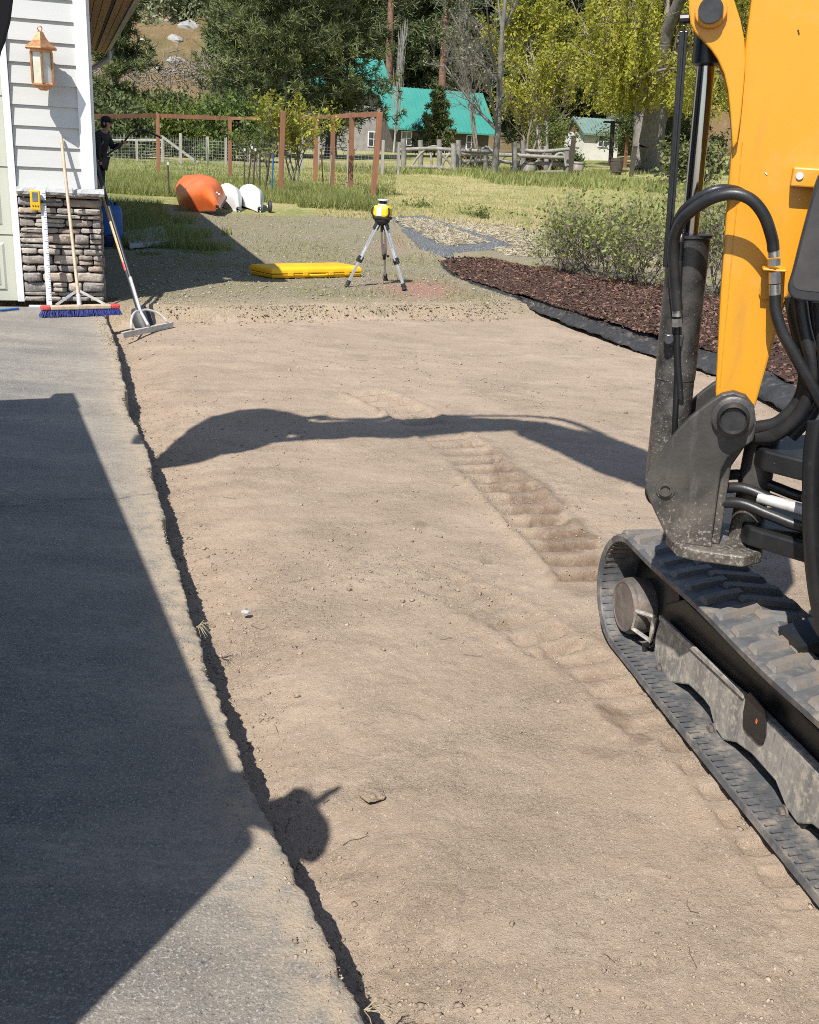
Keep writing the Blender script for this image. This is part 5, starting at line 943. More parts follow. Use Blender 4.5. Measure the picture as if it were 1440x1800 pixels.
def mat_slab(name, label, px, z0, th, seed):
    P = [gp(*p) for p in px]; n = 40; u, w_ = np.meshgrid(np.linspace(0, 1, n), np.linspace(0, 1, n)); A, B_, C_, D_ = P
    X = (A[0] * (1 - u) + B_[0] * u) * (1 - w_) + (D_[0] * (1 - u) + C_[0] * u) * w_; Y = (A[1] * (1 - u) + B_[1] * u) * (1 - w_) + (D_[1] * (1 - u) + C_[1] * u) * w_
    e = np.minimum(np.minimum(u, 1 - u), np.minimum(w_, 1 - w_)); X = X + 0.05 * fbm(u * 6, w_ * 6, seed=seed) * (e < 0.05)
    Z = z0 + th * sstep(0, 0.012, e) + 0.025 * fbm(X * 1.5, Y * 1.5, seed=seed + 1) + 0.008 * noise(X * 22, Y * 22, seed=seed + 2)
    Z = np.where(e <= 0, z0 - 0.02, Z)
    o = raw_mesh(name, np.stack([X, Y, Z], -1).reshape(-1, 3), grid_faces(n, n), 'mat_dark', smooth=True); tag(o, label, 'mat'); return X, Y, Z
m1 = mat_slab('drainage_mat', 'upper dark drainage mat with straw on it, right of the tripod', [(788, 446), (906, 436), (742, 381), (682, 384)], 0.012, 0.035, 90)
m2 = mat_slab('drainage_mat', 'lower flat drainage mat under the left edge of the straw-covered mat', [(742, 440), (800, 455), (770, 415), (705, 405)], 0.01, 0.03, 94)
def straw(X, Y, Z, n, seed, k=1.0):
    rg = np.random.default_rng(seed); i = rg.integers(0, X.size, n); c = np.stack([X.ravel()[i], Y.ravel()[i], Z.ravel()[i] + 0.012], 1) + rg.normal(0, 0.035, (n, 3)) * [1, 1, 0.12]
    a = rg.normal(size=(n, 3)) * [1, 1, 0.22]; a /= np.linalg.norm(a, axis=1)[:, None]; b_ = np.cross(a, rand_dirs(rg, n)); b_ /= np.linalg.norm(b_, axis=1)[:, None]
    return quads(c, a * rg.uniform(0.03, 0.09, (n, 1)) * k, b_ * 0.0035) + (np.repeat(rg.random(n), 4),)
sel = slice(6, 30); v1, f1_, t1 = straw(m1[0][4:34, 2:30], m1[1][4:34, 2:30], m1[2][4:34, 2:30], 5000, 5)
xs_, ys_ = np.meshgrid(np.linspace(0.2, 3.6, 40), np.linspace(15.5, 21, 40)); keep = ((xs_ - 0.2) / 3.4 + (ys_ - 15.5) / 8 < 1.1) & (xs_ > -0.3 + (21 - ys_) * 0.28)
v2, f2, t2 = straw(xs_[keep], ys_[keep], 0 * xs_[keep] + 0.01, 9000, 6, 0.9)
tag(raw_mesh('straw', np.concatenate([v1, v2]), np.concatenate([f1_, f2 + len(v1)]), 'straw', tint=np.concatenate([t1, t2])), 'pale dry straw strewn over the mats and the lawn edge', 'straw', kind='stuff')
# ------------------------------------------------------------------ loose stones and clods
OCT = np.array([(1, 0, 0), (-1, 0, 0), (0, 1, 0), (0, -1, 0), (0, 0, 1), (0, 0, -1), (.7, .7, .2), (-.6, .7, .3), (.6, -.7, .25), (-.7, -.6, .2)], float)
OF = np.array([(4, 0, 6), (4, 6, 2), (4, 2, 7), (4, 7, 1), (4, 1, 9), (4, 9, 3), (4, 3, 8), (4, 8, 0), (5, 6, 0), (5, 2, 6), (5, 7, 2), (5, 1, 7), (5, 9, 1), (5, 3, 9), (5, 8, 3), (5, 0, 8)])
def pebbles(name, c, r, m, label, cat, seed, flat=0.6):
    rg = np.random.default_rng(seed); n = len(c); s = r[:, None] * rg.uniform(0.6, 1.2, (n, 3)) * [1, 1, flat]; t = rg.uniform(0, 6.28, n); ct, st = np.cos(t), np.sin(t)
    P = OCT[None] * rg.uniform(0.5, 1.35, (n, 10, 1)) * s[:, None]; v = np.stack([P[..., 0] * ct[:, None] - P[..., 1] * st[:, None], P[..., 0] * st[:, None] + P[..., 1] * ct[:, None], P[..., 2]], -1) + c[:, None]
    f = (np.arange(n) * 10)[:, None, None] + OF[None]
    return tag(raw_mesh(name, v.reshape(-1, 3), f.reshape(-1, 3), m, tint=np.repeat(rg.random(n), 10), smooth=False), label, cat, kind='stuff')
leaf_mat('pebble', (0.20, 0.16, 0.12), (0.46, 0.41, 0.34), 0.0, 0.9, 8); leaf_mat('clod', (0.21, 0.16, 0.113), (0.37, 0.29, 0.21), 0.0, 0.95, 5); leaf_mat('gravel_stone', (0.17, 0.145, 0.10), (0.42, 0.37, 0.28), 0.0, 0.9, 8)
rg = np.random.default_rng(21); n = 2600; yy = np.exp(rg.uniform(math.log(1.3), math.log(10), n)); xx = rg.uniform(-0.5, 0.6, n) * yy; ok = (xx > edge_x(yy) + 0.02) & (yy < bank_y(xx)); xx, yy = xx[ok], yy[ok]
r = np.clip(rg.lognormal(-6.0, 0.4, len(xx)), 0.0012, 0.007) * (0.75 + yy / 12); pebbles('pebbles', np.stack([xx, yy, pad_z(xx, yy) + prints_z(xx, yy) - r * 0.05], 1), r, 'pebble', 'small pale pebbles scattered over the graded dirt', 'pebbles', 1)
n = 9000; yy = np.exp(rg.uniform(math.log(1.3), math.log(10.2), n)); k = rg.random(n); xx = np.where(k < 0.55, edge_x(yy) + np.abs(rg.normal(0.08, 0.10, n)) + 0.01, rg.uniform(-0.5, 0.6, n) * yy); dens = noise(xx * 1.1, yy * 1.1, seed=28); ok = (yy < bank_y(xx)) & ((dens > -0.1) | (k < 0.55)) & (xx > edge_x(yy)); xx, yy = xx[ok], yy[ok]
r = np.clip(rg.lognormal(-5.95, 0.5, len(xx)), 0.0012, 0.010) * (0.8 + yy / 14); pebbles('soil_clods', np.stack([xx, yy, pad_z(xx, yy) + prints_z(xx, yy) + r * 0.15], 1), r, 'clod', 'crumbled soil clods along the asphalt edge and over the pad', 'soil', 2, 0.75)
n = 5200; i = rg.integers(0, len(edge), n); c = edge[i] + left * np.abs(rg.normal(0, 0.035, n))[:, None]; ok = (c[:, 1] > 1.2); c = c[ok]; r = np.clip(rg.lognormal(-5.9, 0.45, len(c)), 0.0015, 0.008) * (0.8 + c[:, 1] / 14); c[:, 2] = 0.0 - 0.012 * np.exp(-np.linalg.norm(c - edge[i][ok], axis=1) / 0.02)
pebbles('edge_crumbs', c, r, 'clod', 'dry soil crumbs lying along the lip of the asphalt', 'soil', 3, 0.7)
n = 16000; yy = np.exp(rg.uniform(math.log(9.0), math.log(21), n)); xx = rg.uniform(-0.36, 0.12, n) * yy; ok = (yy > bank_y(xx) + 0.08) & (yy < 20.3) & (fabric_side(xx, yy) < 0) & (sidewall(xx, yy) > 0.3); xx, yy = xx[ok], yy[ok]
r = np.clip(rg.lognormal(-4.75, 0.35, len(xx)), 0.004, 0.022); pebbles('gravel', np.stack([xx, yy, 0.012 * fbm(xx * 1.2, yy * 1.2, seed=53) + field_z(xx, yy) + r * 0.25], 1), r, 'gravel_stone', 'grey-brown gravel stones covering the yard', 'gravel', 4)
n = 26000; yy = np.exp(rg.uniform(math.log(1.35), math.log(9.5), n)); xx = rg.uniform(-0.5, 0.6, n) * yy; dens = noise(xx * 1.3, yy * 1.3, seed=101) + 0.5 * noise(xx * 5, yy * 5, seed=102) + 0.35 * rg.normal(size=n); ok = (yy < bank_y(xx)) & (dens > 0.15) & (xx > edge_x(yy) + 0.02); xx, yy = xx[ok], yy[ok]
r = np.clip(rg.lognormal(-5.75, 0.5, len(xx)), 0.001, 0.010) * (0.8 + yy / 9); pebbles('soil_crumbs', np.stack([xx, yy, pad_z(xx, yy) + prints_z(xx, yy) + r * 0.2], 1), r, 'clod', 'fine loose soil crumbs in patches over the dirt pad', 'soil', 12, 0.8)
n = 900; xx = rg.uniform(-2.3, 0.9, n); yy = bank_y(xx) + rg.normal(0.08, 0.10, n); r = np.clip(rg.lognormal(-4.9, 0.45, n), 0.003, 0.016); pebbles('bank_crumbs', np.stack([xx, yy, np.where(yy > bank_y(xx) + 0.09, 0.004, PAD + 0.12 * np.clip((yy - bank_y(xx)) / 0.12, 0, 0.9) + 0.01)], 1), r, 'clod', 'crumbled soil and stones along the cut edge of the gravel', 'soil', 13, 0.8)
for (px, py, rr_, lab_) in [(655, 1400, 0.028, 'rounded dusty stone lying alone low on the dirt pad'), (433, 1077, 0.016, 'small white stone chip near the asphalt edge')]:
    c = gp(px, py, PAD); q = MB(); q.ball(c + A3(0, 0, rr_ * 0.15), rr_, 14, 9, (1.15, 0.9, 0.4)); vv = q.v[0]; vv += (vv - c) * (0.7 * fbm(vv[:, 0] * 60, vv[:, 1] * 60, vv[:, 2] * 60, seed=7))[:, None]
    tag(q.build('loose_stone', 'cap_stone' if rr_ < 0.02 else 'dirt'), lab_, 'stone')

# twigs and roots on the dirt, dry grass wisps on the asphalt lip
rg = np.random.default_rng(51); P_, Q_ = [], []
for k in range(34):
    y_ = math.exp(rg.uniform(math.log(1.45), math.log(8))); x_ = float(edge_x(y_)) + 0.1 + rg.random() * y_ * 0.75; a_ = rg.uniform(0, 6.28); p = A3(x_, y_, 0); ln_ = rg.uniform(0.006, 0.02) * (1 + y_ / 6)
    for s_ in range(3):
        a_ += rg.normal(0, 0.5); q = p + A3(math.cos(a_), math.sin(a_), 0) * ln_
        for v_ in (p, q): v_[2] = float(pad_z(np.array([v_[0]]), np.array([v_[1]]))[0]) + 0.004
        P_.append(p.copy()); Q_.append(q.copy()); p = q
mat('twig_dark', (0.09, 0.06, 0.04), (0.16, 0.11, 0.075), 20, 0.9)
v, f = segments(P_, Q_, np.full(len(P_), 0.0011), np.full(len(P_), 0.0008), 4); tag(raw_mesh('twigs', v, f, 'twig_dark'), 'thin brown twigs and root bits on the dirt', 'twigs', kind='stuff')
for px, py, lab_, sc_ in [(345, 1102, 'dry grass wisp hanging over the asphalt lip halfway along', 0.07), (640, 1775, 'dry grass wisp at the near end of the asphalt lip', 0.07)]:
    c = gp(px, py); q = MB()
    for k in range(14):
        a_ = rg.uniform(-1.2, 1.0); l_ = sc_ * rg.uniform(0.5, 1.2); d_ = A3(math.cos(a_), math.sin(a_), 0); q.tube([c + d_ * 0.004 * k / 4, c + d_ * l_ * 0.5 + A3(0, 0, 0.014), c + d_ * l_ + A3(0, 0, -0.01 * rg.random())], [0.0012, 0.001, 0.0005], 4)
    tag(q.build('dry_grass_wisp', 'straw', fix=False), lab_, 'grass')
# ------------------------------------------------------------------ vegetation builders
leaf_mat('needle', (0.045, 0.065, 0.02), (0.225, 0.24, 0.09), 0.25, 0.6, 0.5); leaf_mat('needle_dark', (0.03, 0.05, 0.018), (0.13, 0.155, 0.055), 0.1, 0.6, 0.3)
leaf_mat('leaf_dark', (0.038, 0.055, 0.018), (0.135, 0.16, 0.055), 0.25, 0.55, 0.9); leaf_mat('leaf_green', (0.045, 0.07, 0.018), (0.15, 0.20, 0.045), 0.35, 0.5, 0.9); leaf_mat('leaf_lime', (0.20, 0.21, 0.022), (0.47, 0.44, 0.06), 0.45, 0.5, 0.5); leaf_mat('leaf_pale', (0.17, 0.19, 0.10), (0.33, 0.35, 0.2), 0.3, 0.6, 0.4)
leaf_mat('leaf_fresh', (0.08, 0.115, 0.02), (0.20, 0.235, 0.055), 0.4, 0.5, 0.9); leaf_mat('grass_blade', (0.13, 0.17, 0.035), (0.38, 0.37, 0.13), 0.4, 0.6, 0.35); leaf_mat('grass_dry', (0.32, 0.28, 0.10), (0.50, 0.42, 0.20), 0.3, 0.7, 0.4); leaf_mat('leaf_shrub0', (0.07, 0.085, 0.025), (0.20, 0.21, 0.08), 0.3, 0.5, 2); leaf_mat('leaf_red', (0.05, 0.03, 0.015), (0.12, 0.09, 0.03), 0.2, 0.6, 1)
mat('bark_grey', (0.17, 0.15, 0.125), (0.10, 0.088, 0.075), 9, 0.9, bump=[(14, 0.8, 0.03, (1, 1, 0.25))], stretch=(1, 1, 0.3)); mat('bark_white', (0.36, 0.34, 0.30), (0.25, 0.235, 0.21), 3, 0.85, c3=(0.2, 0.18, 0.16), scale3=7, lo3=0.6, hi3=0.75); mat('bark_red', (0.22, 0.115, 0.07), (0.13, 0.075, 0.05), 5, 0.9, bump=[(6, 0.8, 0.05, (1, 1, 0.3))]); mat('twig', (0.14, 0.11, 0.085), (0.22, 0.18, 0.14), 3, 0.9)
mat('cedar', (0.27, 0.115, 0.055), (0.19, 0.085, 0.045), 3, 0.8, stretch=(3, 3, 0.4), random_tint=0.3, bump=[(40, 0.3, 0.004, (1, 1, 0.1))]); mat('grey_wood', (0.36, 0.33, 0.28), (0.25, 0.225, 0.19), 4, 0.9, stretch=(3, 3, 0.5), random_tint=0.3); mat('dark_wood', (0.075, 0.055, 0.04), (0.05, 0.04, 0.03), 4, 0.9); mat('wire', (0.42, 0.42, 0.40), rough=0.5, metal=0.5)
mat('stake_dark', (0.05, 0.04, 0.035), (0.12, 0.06, 0.04), 4, 0.8)
mat('teal_metal', (0.04, 0.215, 0.17), (0.052, 0.24, 0.192), 0.6, 0.42); mat('house_wall', (0.30, 0.28, 0.25), (0.22, 0.205, 0.185), 2.5, 0.9); mat('house_dark', (0.09, 0.075, 0.06), (0.06, 0.05, 0.04), 2, 0.8); mat('window_glass', (0.03, 0.035, 0.04), rough=0.08, spec=1.0); mat('shed_white', (0.66, 0.63, 0.56), (0.58, 0.55, 0.48), 2, 0.7); mat('shed_brown', (0.16, 0.075, 0.05), rough=0.8); mat('shed_roof', (0.16, 0.23, 0.20), (0.13, 0.19, 0.17), 1, 0.5); mat('rock', (0.34, 0.33, 0.31), (0.24, 0.23, 0.215), 1.2, 0.95, bump=[BP(3, 0.8, 0.1)])
def grow(rng, p, d, length, r, lvl, maxl, out, tips, up=0.12, kids=4, ang=0.75, wig=0.16, ratio=0.62, first=0.25):
    ns = 5 if lvl == 0 else 4; pts = [p]
    for i in range(ns):
        d = unit(d + rng.normal(size=3) * wig + A3(0, 0, up)); q = p + d * length / ns; r1 = r * (1 - 0.55 / ns * 1.3)
        out.append((p, q, r, r1, lvl)); p, r = q, r1; pts.append(p)
        if lvl < maxl and (i + 1) / ns > first:
            for _ in range(max(1, int(round(kids / ns + rng.random() * 0.8)))):
                s = unit(np.cross(d, rng.normal(size=3))); a = ang * rng.uniform(0.6, 1.25); grow(rng, p, unit(d * math.cos(a) + s * math.sin(a)), length * ratio * rng.uniform(0.7, 1.1) * (1 - 0.35 * i / ns), r * 0.6, lvl + 1, maxl, out, tips, up, kids, ang, wig, ratio, 0.1)
    tips.append((p, d, lvl))
def wood_mesh(name, segs, m, parent, n=5, fat=0.0):
    P = np.array([s[0] for s in segs]); Q = np.array([s[1] for s in segs]); R0 = np.array([s[2] for s in segs]) + fat; R1 = np.array([s[3] for s in segs]) + fat
    v, f = segments(P, Q, R0, R1, n); return raw_mesh(name, v, f, m, parent, smooth=True)
def leaf_mesh(name, c, size, m, parent, rng, aspect=0.5, hang=0.0, tint=None, kind=None):
    n = len(c); a = rand_dirs(rng, n); a[:, 2] -= hang; a /= np.linalg.norm(a, axis=1)[:, None]; b_ = np.cross(a, rand_dirs(rng, n)); b_ /= np.maximum(np.linalg.norm(b_, axis=1), 1e-6)[:, None]
    s = size * rng.uniform(0.6, 1.3, (n, 1)); v, f = quads(c, a * s, b_ * s * aspect)
    return raw_mesh(name, v, f, m, parent, tint=np.repeat(rng.random(n) if tint is None else np.clip(tint, 0, 1), 4), kind=kind)
def trunk_mesh(pts, rad, m, parent, n=10, name='trunk'):
    q = MB(); q.tube(pts, rad, n); return q.build(name, m, parent, smooth=60)
def conifer(name, label, base, h, rmax, seed, m='needle', bark='bark_grey', z0=0.08, lv=26, per=6, tuft=9, nl=0.20, nw=0.016, droop=0.15, group=None, shape=0.85, clear=0.0, trunk_r=None, fill=3):
    rng = np.random.default_rng(seed); o = thing(name, label, 'tree', base, group); tr = trunk_r or h * 0.017
    lean = rng.normal(0, 0.01, 2); ax = lambda z: base + A3(lean[0] * z, lean[1] * z, z)
    trunk_mesh([ax(h * t) - A3(0, 0, 0.2 if t == 0 else 0) for t in (0, 0.03, 0.2, 0.5, 0.8, 1.0)], [tr * 1.3, tr, tr * 0.85, tr * 0.55, tr * 0.25, 0.01], bark, o)
    segs = []; C, Dv = [], []
    for i in range(lv):
        t = z0 + clear + (1 - z0 - clear) * (i + rng.random() * 0.7) / lv; ln0 = rmax * min(1.0, (1 - t) ** shape * 1.08 + 0.03) * (0.75 + 0.25 * min(1, (t - clear) / 0.12 + 0.3))
        for k in range(per):
            az = rng.uniform(0, 6.283); ln = ln0 * rng.uniform(0.55, 1.12); d = A3(math.cos(az), math.sin(az), rng.uniform(-droop, 0.22)); p = ax(h * t); pts = [p]
            for s in range(4): d = d + A3(0, 0, 0.07) + rng.normal(0, 0.10, 3); pts.append(pts[-1] + unit(d) * ln / 4)
            for s in range(4): segs.append((pts[s], pts[s + 1], tr * 0.16 * (1 - s / 5), tr * 0.16 * (1 - (s + 1) / 5)))
            for s in range(1, 5):
                for _ in range(fill):
                    w = rng.random(); c = pts[s - 1] * (1 - w) + pts[s] * w + rng.normal(0, ln * 0.10, 3) * [1, 1, 0.55]; C.append(c); Dv.append(unit(pts[s] - pts[s - 1]))
            C.append(pts[-1]); Dv.append(unit(pts[4] - pts[3]))
    wood_mesh('limbs', segs, bark, o, 4)
    C, Dv = np.array(C), np.array(Dv); n = len(C); CC = np.repeat(C, tuft, 0); d = np.repeat(Dv, tuft, 0) * 0.5 + rand_dirs(rng, n * tuft) + A3(0, 0, 0.25); d /= np.linalg.norm(d, axis=1)[:, None]
    b_ = np.cross(d, rand_dirs(rng, n * tuft)); b_ /= np.maximum(np.linalg.norm(b_, axis=1), 1e-6)[:, None]; L_ = nl * rng.uniform(0.6, 1.25, (n * tuft, 1))
    tint = np.repeat(np.clip(rng.normal(0.42, 0.25, n) + 0.35 * noise(C[:, 0] * 0.6, C[:, 1] * 0.6, C[:, 2] * 0.6, seed=seed), 0, 1), tuft); v, f = quads(CC + d * L_ * 0.5, d * L_ * 0.5, b_ * nw)
    raw_mesh('crown', v, f, m, o, tint=np.repeat(tint, 4)); return o
def broadleaf(name, label, base, h, seed, bark, leafm=None, nleaf=0, lsize=0.06, levels=4, r=0.12, up=0.12, kids=4, ang=0.7, ratio=0.62, spread=0.25, stems=1, cat='tree', group=None, first=0.3, fat=0.0, hang=0.0, wig=0.16, aspect=0.5, jit=1.0):
    rng = np.random.default_rng(seed); o = thing(name, label, cat, base, group); out, tips = [], []
    for k in range(stems):
        d = unit(A3(rng.normal(0, spread), rng.normal(0, spread), 1)); grow(rng, base + A3(rng.normal(0, 0.1), rng.normal(0, 0.1), -0.1) * (stems > 1) - A3(0, 0, 0.1), d, h * rng.uniform(0.55, 0.75), r * rng.uniform(0.7, 1.1), 0, levels, out, tips, up, kids, ang, wig, ratio, first)
    big = [s for s in out if s[4] <= 0]; small = [s for s in out if s[4] > 0]
    wood_mesh('trunk', big, bark, o, 8, fat); wood_mesh('limbs', small or big, bark, o, 4, fat)
    if nleaf:
        fine_ = [s for s in out if s[4] >= max(1, levels - 1)]; P = np.array([s[0] for s in fine_]); Q = np.array([s[1] for s in fine_]); i = rng.integers(0, len(P), nleaf); w = rng.random((nleaf, 1)); c = P[i] * (1 - w) + Q[i] * w + rng.normal(0, lsize * 1.3 * jit, (nleaf, 3))
        t = rng.random(nleaf) * 0.6 + 0.4 * (0.5 + 0.5 * noise(c[:, 0] * 1.2, c[:, 1] * 1.2, c[:, 2] * 1.2, seed=seed)); leaf_mesh('crown' if cat == 'tree' else 'foliage', c, lsize, leafm, o, rng, aspect, hang, t)
    return o
def grass(name, label, c, h, seed, m='grass_blade', w=0.006, lean=0.35):
    rng = np.random.default_rng(seed); n = len(c); hh = h * rng.uniform(0.5, 1.3, n); a = rng.uniform(0, 6.283, n); s = np.stack([np.cos(a), np.sin(a), 0 * a], 1) * (w * rng.uniform(0.6, 1.4, n))[:, None]
    tip = np.stack([rng.normal(0, lean, n) * hh, rng.normal(0, lean, n) * hh, hh], 1); v = np.stack([c - s, c + s, c + tip * 0.55 + s * 0.6 + A3(0, 0, 0.0), c + tip], 1).reshape(-1, 3)
    f = np.arange(n * 4).reshape(-1, 4); return tag(raw_mesh(name, v, f, m, tint=np.repeat(rng.random(n), 4)), label, 'grass', kind='stuff')
# ------------------------------------------------------------------ trees
conifer('pine_tree', 'broad dark pine filling the middle left behind the field fence', spot(498, 60), 19, 4.6, 101, lv=30, per=8, tuft=17, nl=0.34, nw=0.016, droop=0.28, z0=0.05, shape=0.55, fill=5)
conifer('pine_tree', 'tall pine standing before the larger teal-roofed house', spot(582, 66), 21, 4.0, 102, lv=30, per=8, tuft=17, nl=0.34, nw=0.016, droop=0.30, z0=0.07, shape=0.5, fill=5)
conifer('pine_tree', 'rounded pine between the hillside bushes and the broad dark pine', spot(430, 63), 12, 2.6, 103, lv=22, per=7, tuft=16, nl=0.33, nw=0.016, droop=0.2, z0=0.04, shape=0.5, fill=4)
conifer('pine_tree', 'small young pine in front of the long teal roof', spot(765, 76), 4.6, 1.75, 104, lv=14, per=6, tuft=10, nl=0.30, nw=0.026, z0=0.1, shape=0.8)
conifer('pine_tree', 'leftmost dark pine showing beside the garage gutter', spot(205, 58), 12, 2.3, 105, lv=22, per=7, tuft=16, nl=0.33, nw=0.016, droop=0.2, z0=0.03, shape=0.5, fill=4)
for i_, (px, d_, h_, r_, lab_, lm_) in enumerate([(176, 50, 3.2, 0.05, 'dark bush right beside the garage corner board', 'leaf_dark'), (235, 54, 2.7, 0.05, 'light green bush behind the first cedar fence bay', 'leaf_fresh'), (300, 58, 3.1, 0.05, 'dense green bush left of the rounded pine', 'leaf_dark'), (345, 52, 2.6, 0.05, 'light green bush in front of the rounded pine', 'leaf_fresh'), (265, 66, 3.4, 0.06, 'bare-twigged bush at the foot of the brown hillside', 'leaf_red'), (430, 50, 2.8, 0.05, 'low dark bush under the broad pine', 'leaf_green'), (205, 47, 2.3, 0.05, 'leafy bush behind the person by the garage', 'leaf_dark')]):
    broadleaf('bush', lab_, spot(px, d_), h_, 120 + i_, 'twig', lm_, 8000, 0.075, 3, r_, 0.06, 5, 0.8, 0.66, 0.4, 7, 'bush', jit=2.2)
proto = []
for i_ in range(3):
    o = conifer('fir_tree', 'x', A3(0, 0, 0), 22, (4.4, 3.9, 4.8)[i_], 140 + i_, 'needle_dark', 'bark_red' if i_ == 1 else 'bark_grey', lv=26, per=8, tuft=8, nl=0.75, nw=0.05, droop=0.35, z0=0.05, shape=0.7, fill=5); proto.append(o)
rs = np.random.default_rng(7); spots = []
for px in np.arange(410, 1560, 42): spots.append((px + rs.uniform(-15, 15), rs.uniform(106, 116), rs.uniform(0.75, 1.1)))
for px in np.arange(380, 1600, 46): spots.append((px + rs.uniform(-15, 15), rs.uniform(124, 140), rs.uniform(0.9, 1.25)))
for px in np.arange(400, 1600, 60): spots.append((px + rs.uniform(-15, 15), rs.uniform(150, 175), rs.uniform(1.0, 1.3)))
for px in (190, 228): spots.append((px, 128 + px * 0.1, 0.8))
spots += [(-300, 90, 0.9), (-120, 110, 1.0), (40, 120, 0.9), (110, 140, 1)]
for i_, (px, d_, s_) in enumerate(spots):
    o = proto[i_] if i_ < 3 else copy_tree(proto[i_ % 3]); p = spot(px, d_); o.location = tuple(p - A3(0, 0, 0.4)); o.rotation_euler = (0, 0, rs.uniform(0, 6.28)); o.scale = (s_, s_, s_ * rs.uniform(0.95, 1.15))
    tag(o, 'dark fir standing in the forest on the wooded hill behind the houses', 'tree', 'forest firs on the hillside')
def bare_pine_trunk(px0, py0, px1, py1, d, label, seed):
    b_ = spot(px1, d); t_ = at(px0, py0 - 90, d); o = thing('pine_tree', label, 'tree', b_); trunk_mesh([b_ + (t_ - b_) * t for t in (0, 0.3, 0.7, 1)], [0.42, 0.36, 0.3, 0.2], 'bark_red', o)
    rng = np.random.default_rng(seed); segs = []; C = []
    for k in range(26):
        t = rng.uniform(0.55, 1.1); p = b_ + (t_ - b_) * min(t, 1); dd = unit(A3(rng.normal(), rng.normal(), -0.1)); q = p + dd * rng.uniform(1, 3); segs.append((p, q, 0.06, 0.02)); C += [p + (q - p) * rng.uniform(0.4, 1.1) + rng.normal(0, 0.35, 3) for _ in range(40)]
    wood_mesh('limbs', segs, 'bark_red', o, 4); leaf_mesh('crown', np.array(C), 0.3, 'needle_dark', o, rng, 0.12)
bare_pine_trunk(790, 0, 772, 150, 101, 'pine with a straight reddish trunk rising behind the long teal roof', 150); bare_pine_trunk(690, 0, 681, 110, 100, 'slim reddish pine trunk behind the bare white poplar', 151)
# bare poplar with upswept white branches
rng_ = np.random.default_rng(160); bpop = spot(693, 84); o = thing('poplar_tree', 'bare white poplar with upswept branches before the teal roof', 'tree', bpop); htop_ = at(703, 45, 84)[2]; segs = []
ax_ = lambda t: bpop + A3(0.35 * t, 0, (htop_ - bpop[2]) * t)
trunk_mesh([ax_(t) for t in (0, 0.3, 0.7, 1)], [0.09, 0.07, 0.04, 0.015], 'bark_white', o)
for k in range(90):
    t = rng_.uniform(0.12, 0.85); p = ax_(t); az = rng_.uniform(0, 6.283); rr = rng_.uniform(0.15, 0.6) * (1 - t * 0.7); q = p + A3(rr * math.cos(az), rr * math.sin(az), 0.7); q2 = q + A3(0.08 * math.cos(az), 0.08 * math.sin(az), rng_.uniform(1.2, 3.0) * (1 - t * 0.6)); segs += [(p, q, 0.018, 0.015), (q, q2, 0.015, 0.008)]
wood_mesh('limbs', segs, 'bark_white', o, 4)
# bare orchard trees before the house
broadleaf('bare_tree', 'tall bare tree with grey trunk beside the rustic log fence', spot(873, 47), 13.5, 171, 'bark_grey', 'leaf_pale', 500, 0.05, 4, 0.17, 0.10, 6, 0.85, 0.46, 0.03, 1, first=0.12, wig=0.06)
broadleaf('bare_tree', 'twiggy bare tree between the long teal roof and the willow', spot(925, 62), 7, 172, 'twig', 'leaf_lime', 5000, 0.07, 4, 0.10, 0.12, 5, 0.7, 0.62, 0.15, 3, first=0.2)
broadleaf('bare_tree', 'white-stemmed tree with first lime leaves left of the willow', spot(955, 66), 10, 173, 'bark_white', 'leaf_lime', 12000, 0.085, 4, 0.10, 0.14, 5, 0.6, 0.6, 0.12, 3, first=0.25)
broadleaf('bare_tree', 'thin grey bare tree rising above the end of the long teal roof', spot(845, 70), 11, 174, 'twig', 'leaf_pale', 300, 0.06, 4, 0.09, 0.14, 5, 0.6, 0.6, 0.1, 2, first=0.2)
# willow
def willow(label, base, h, seed, strands, lean):
    rng = np.random.default_rng(seed); o = thing('willow_tree', label, 'tree', base); out, tips = [], []
    for k in range(3):
        grow(rng, base + A3(rng.normal(0, 0.35), rng.normal(0, 0.3), -0.2), unit(A3(lean + rng.normal(0, 0.28), rng.normal(0, 0.3), 1)), h * 0.62, 0.62, 0, 3, out, tips, 0.05, 5, 0.75, 0.14, 0.66, 0.3)
    wood_mesh('trunk', [s for s in out if s[4] == 0], 'bark_grey', o, 9); wood_mesh('limbs', [s for s in out if s[4] > 0], 'twig', o, 4)
    up_ = [s for s in out if s[4] >= 1]; i = rng.integers(0, len(up_), strands); segs, C, T = [], [], []
    for k in i:
        p = up_[k][0] + rng.normal(0, 0.35, 3); ln = rng.uniform(0.8, 3.0); dd = A3(rng.normal(0, 0.25), rng.normal(0, 0.25), 0.15); tn = rng.random()
        for s in range(5):
            
            if p[2] < base[2] + 3.3: break
            dd = dd * 0.55 + A3(rng.normal(0, 0.1), rng.normal(0, 0.1), -0.55); q = p + unit(dd) * ln / 5; segs.append((p, q, 0.008, 0.006))
            m_ = 12; w = rng.random((m_, 1)); C.append(p * (1 - w) + q * w + rng.normal(0, 0.09, (m_, 3))); T.append(np.full(m_, tn * 0.6) + rng.random(m_) * 0.4); p = q
    wood_mesh('strands', segs, 'twig', o, 3); leaf_mesh('crown', np.concatenate(C), 0.085, 'leaf_lime', o, rng, 0.35, 0.5, np.concatenate(T)); return o
willow('large lime-green willow with thick furrowed trunks behind the boom', spot(1160, 62), 16, 181, 1700, 0.0)
willow('lime-green willow leaning left above the white-stemmed tree', spot(1075, 92), 20, 182, 1400, -0.08)
willow('willow half hidden behind the yellow boom', spot(1300, 64), 15, 183, 500, 0.0)
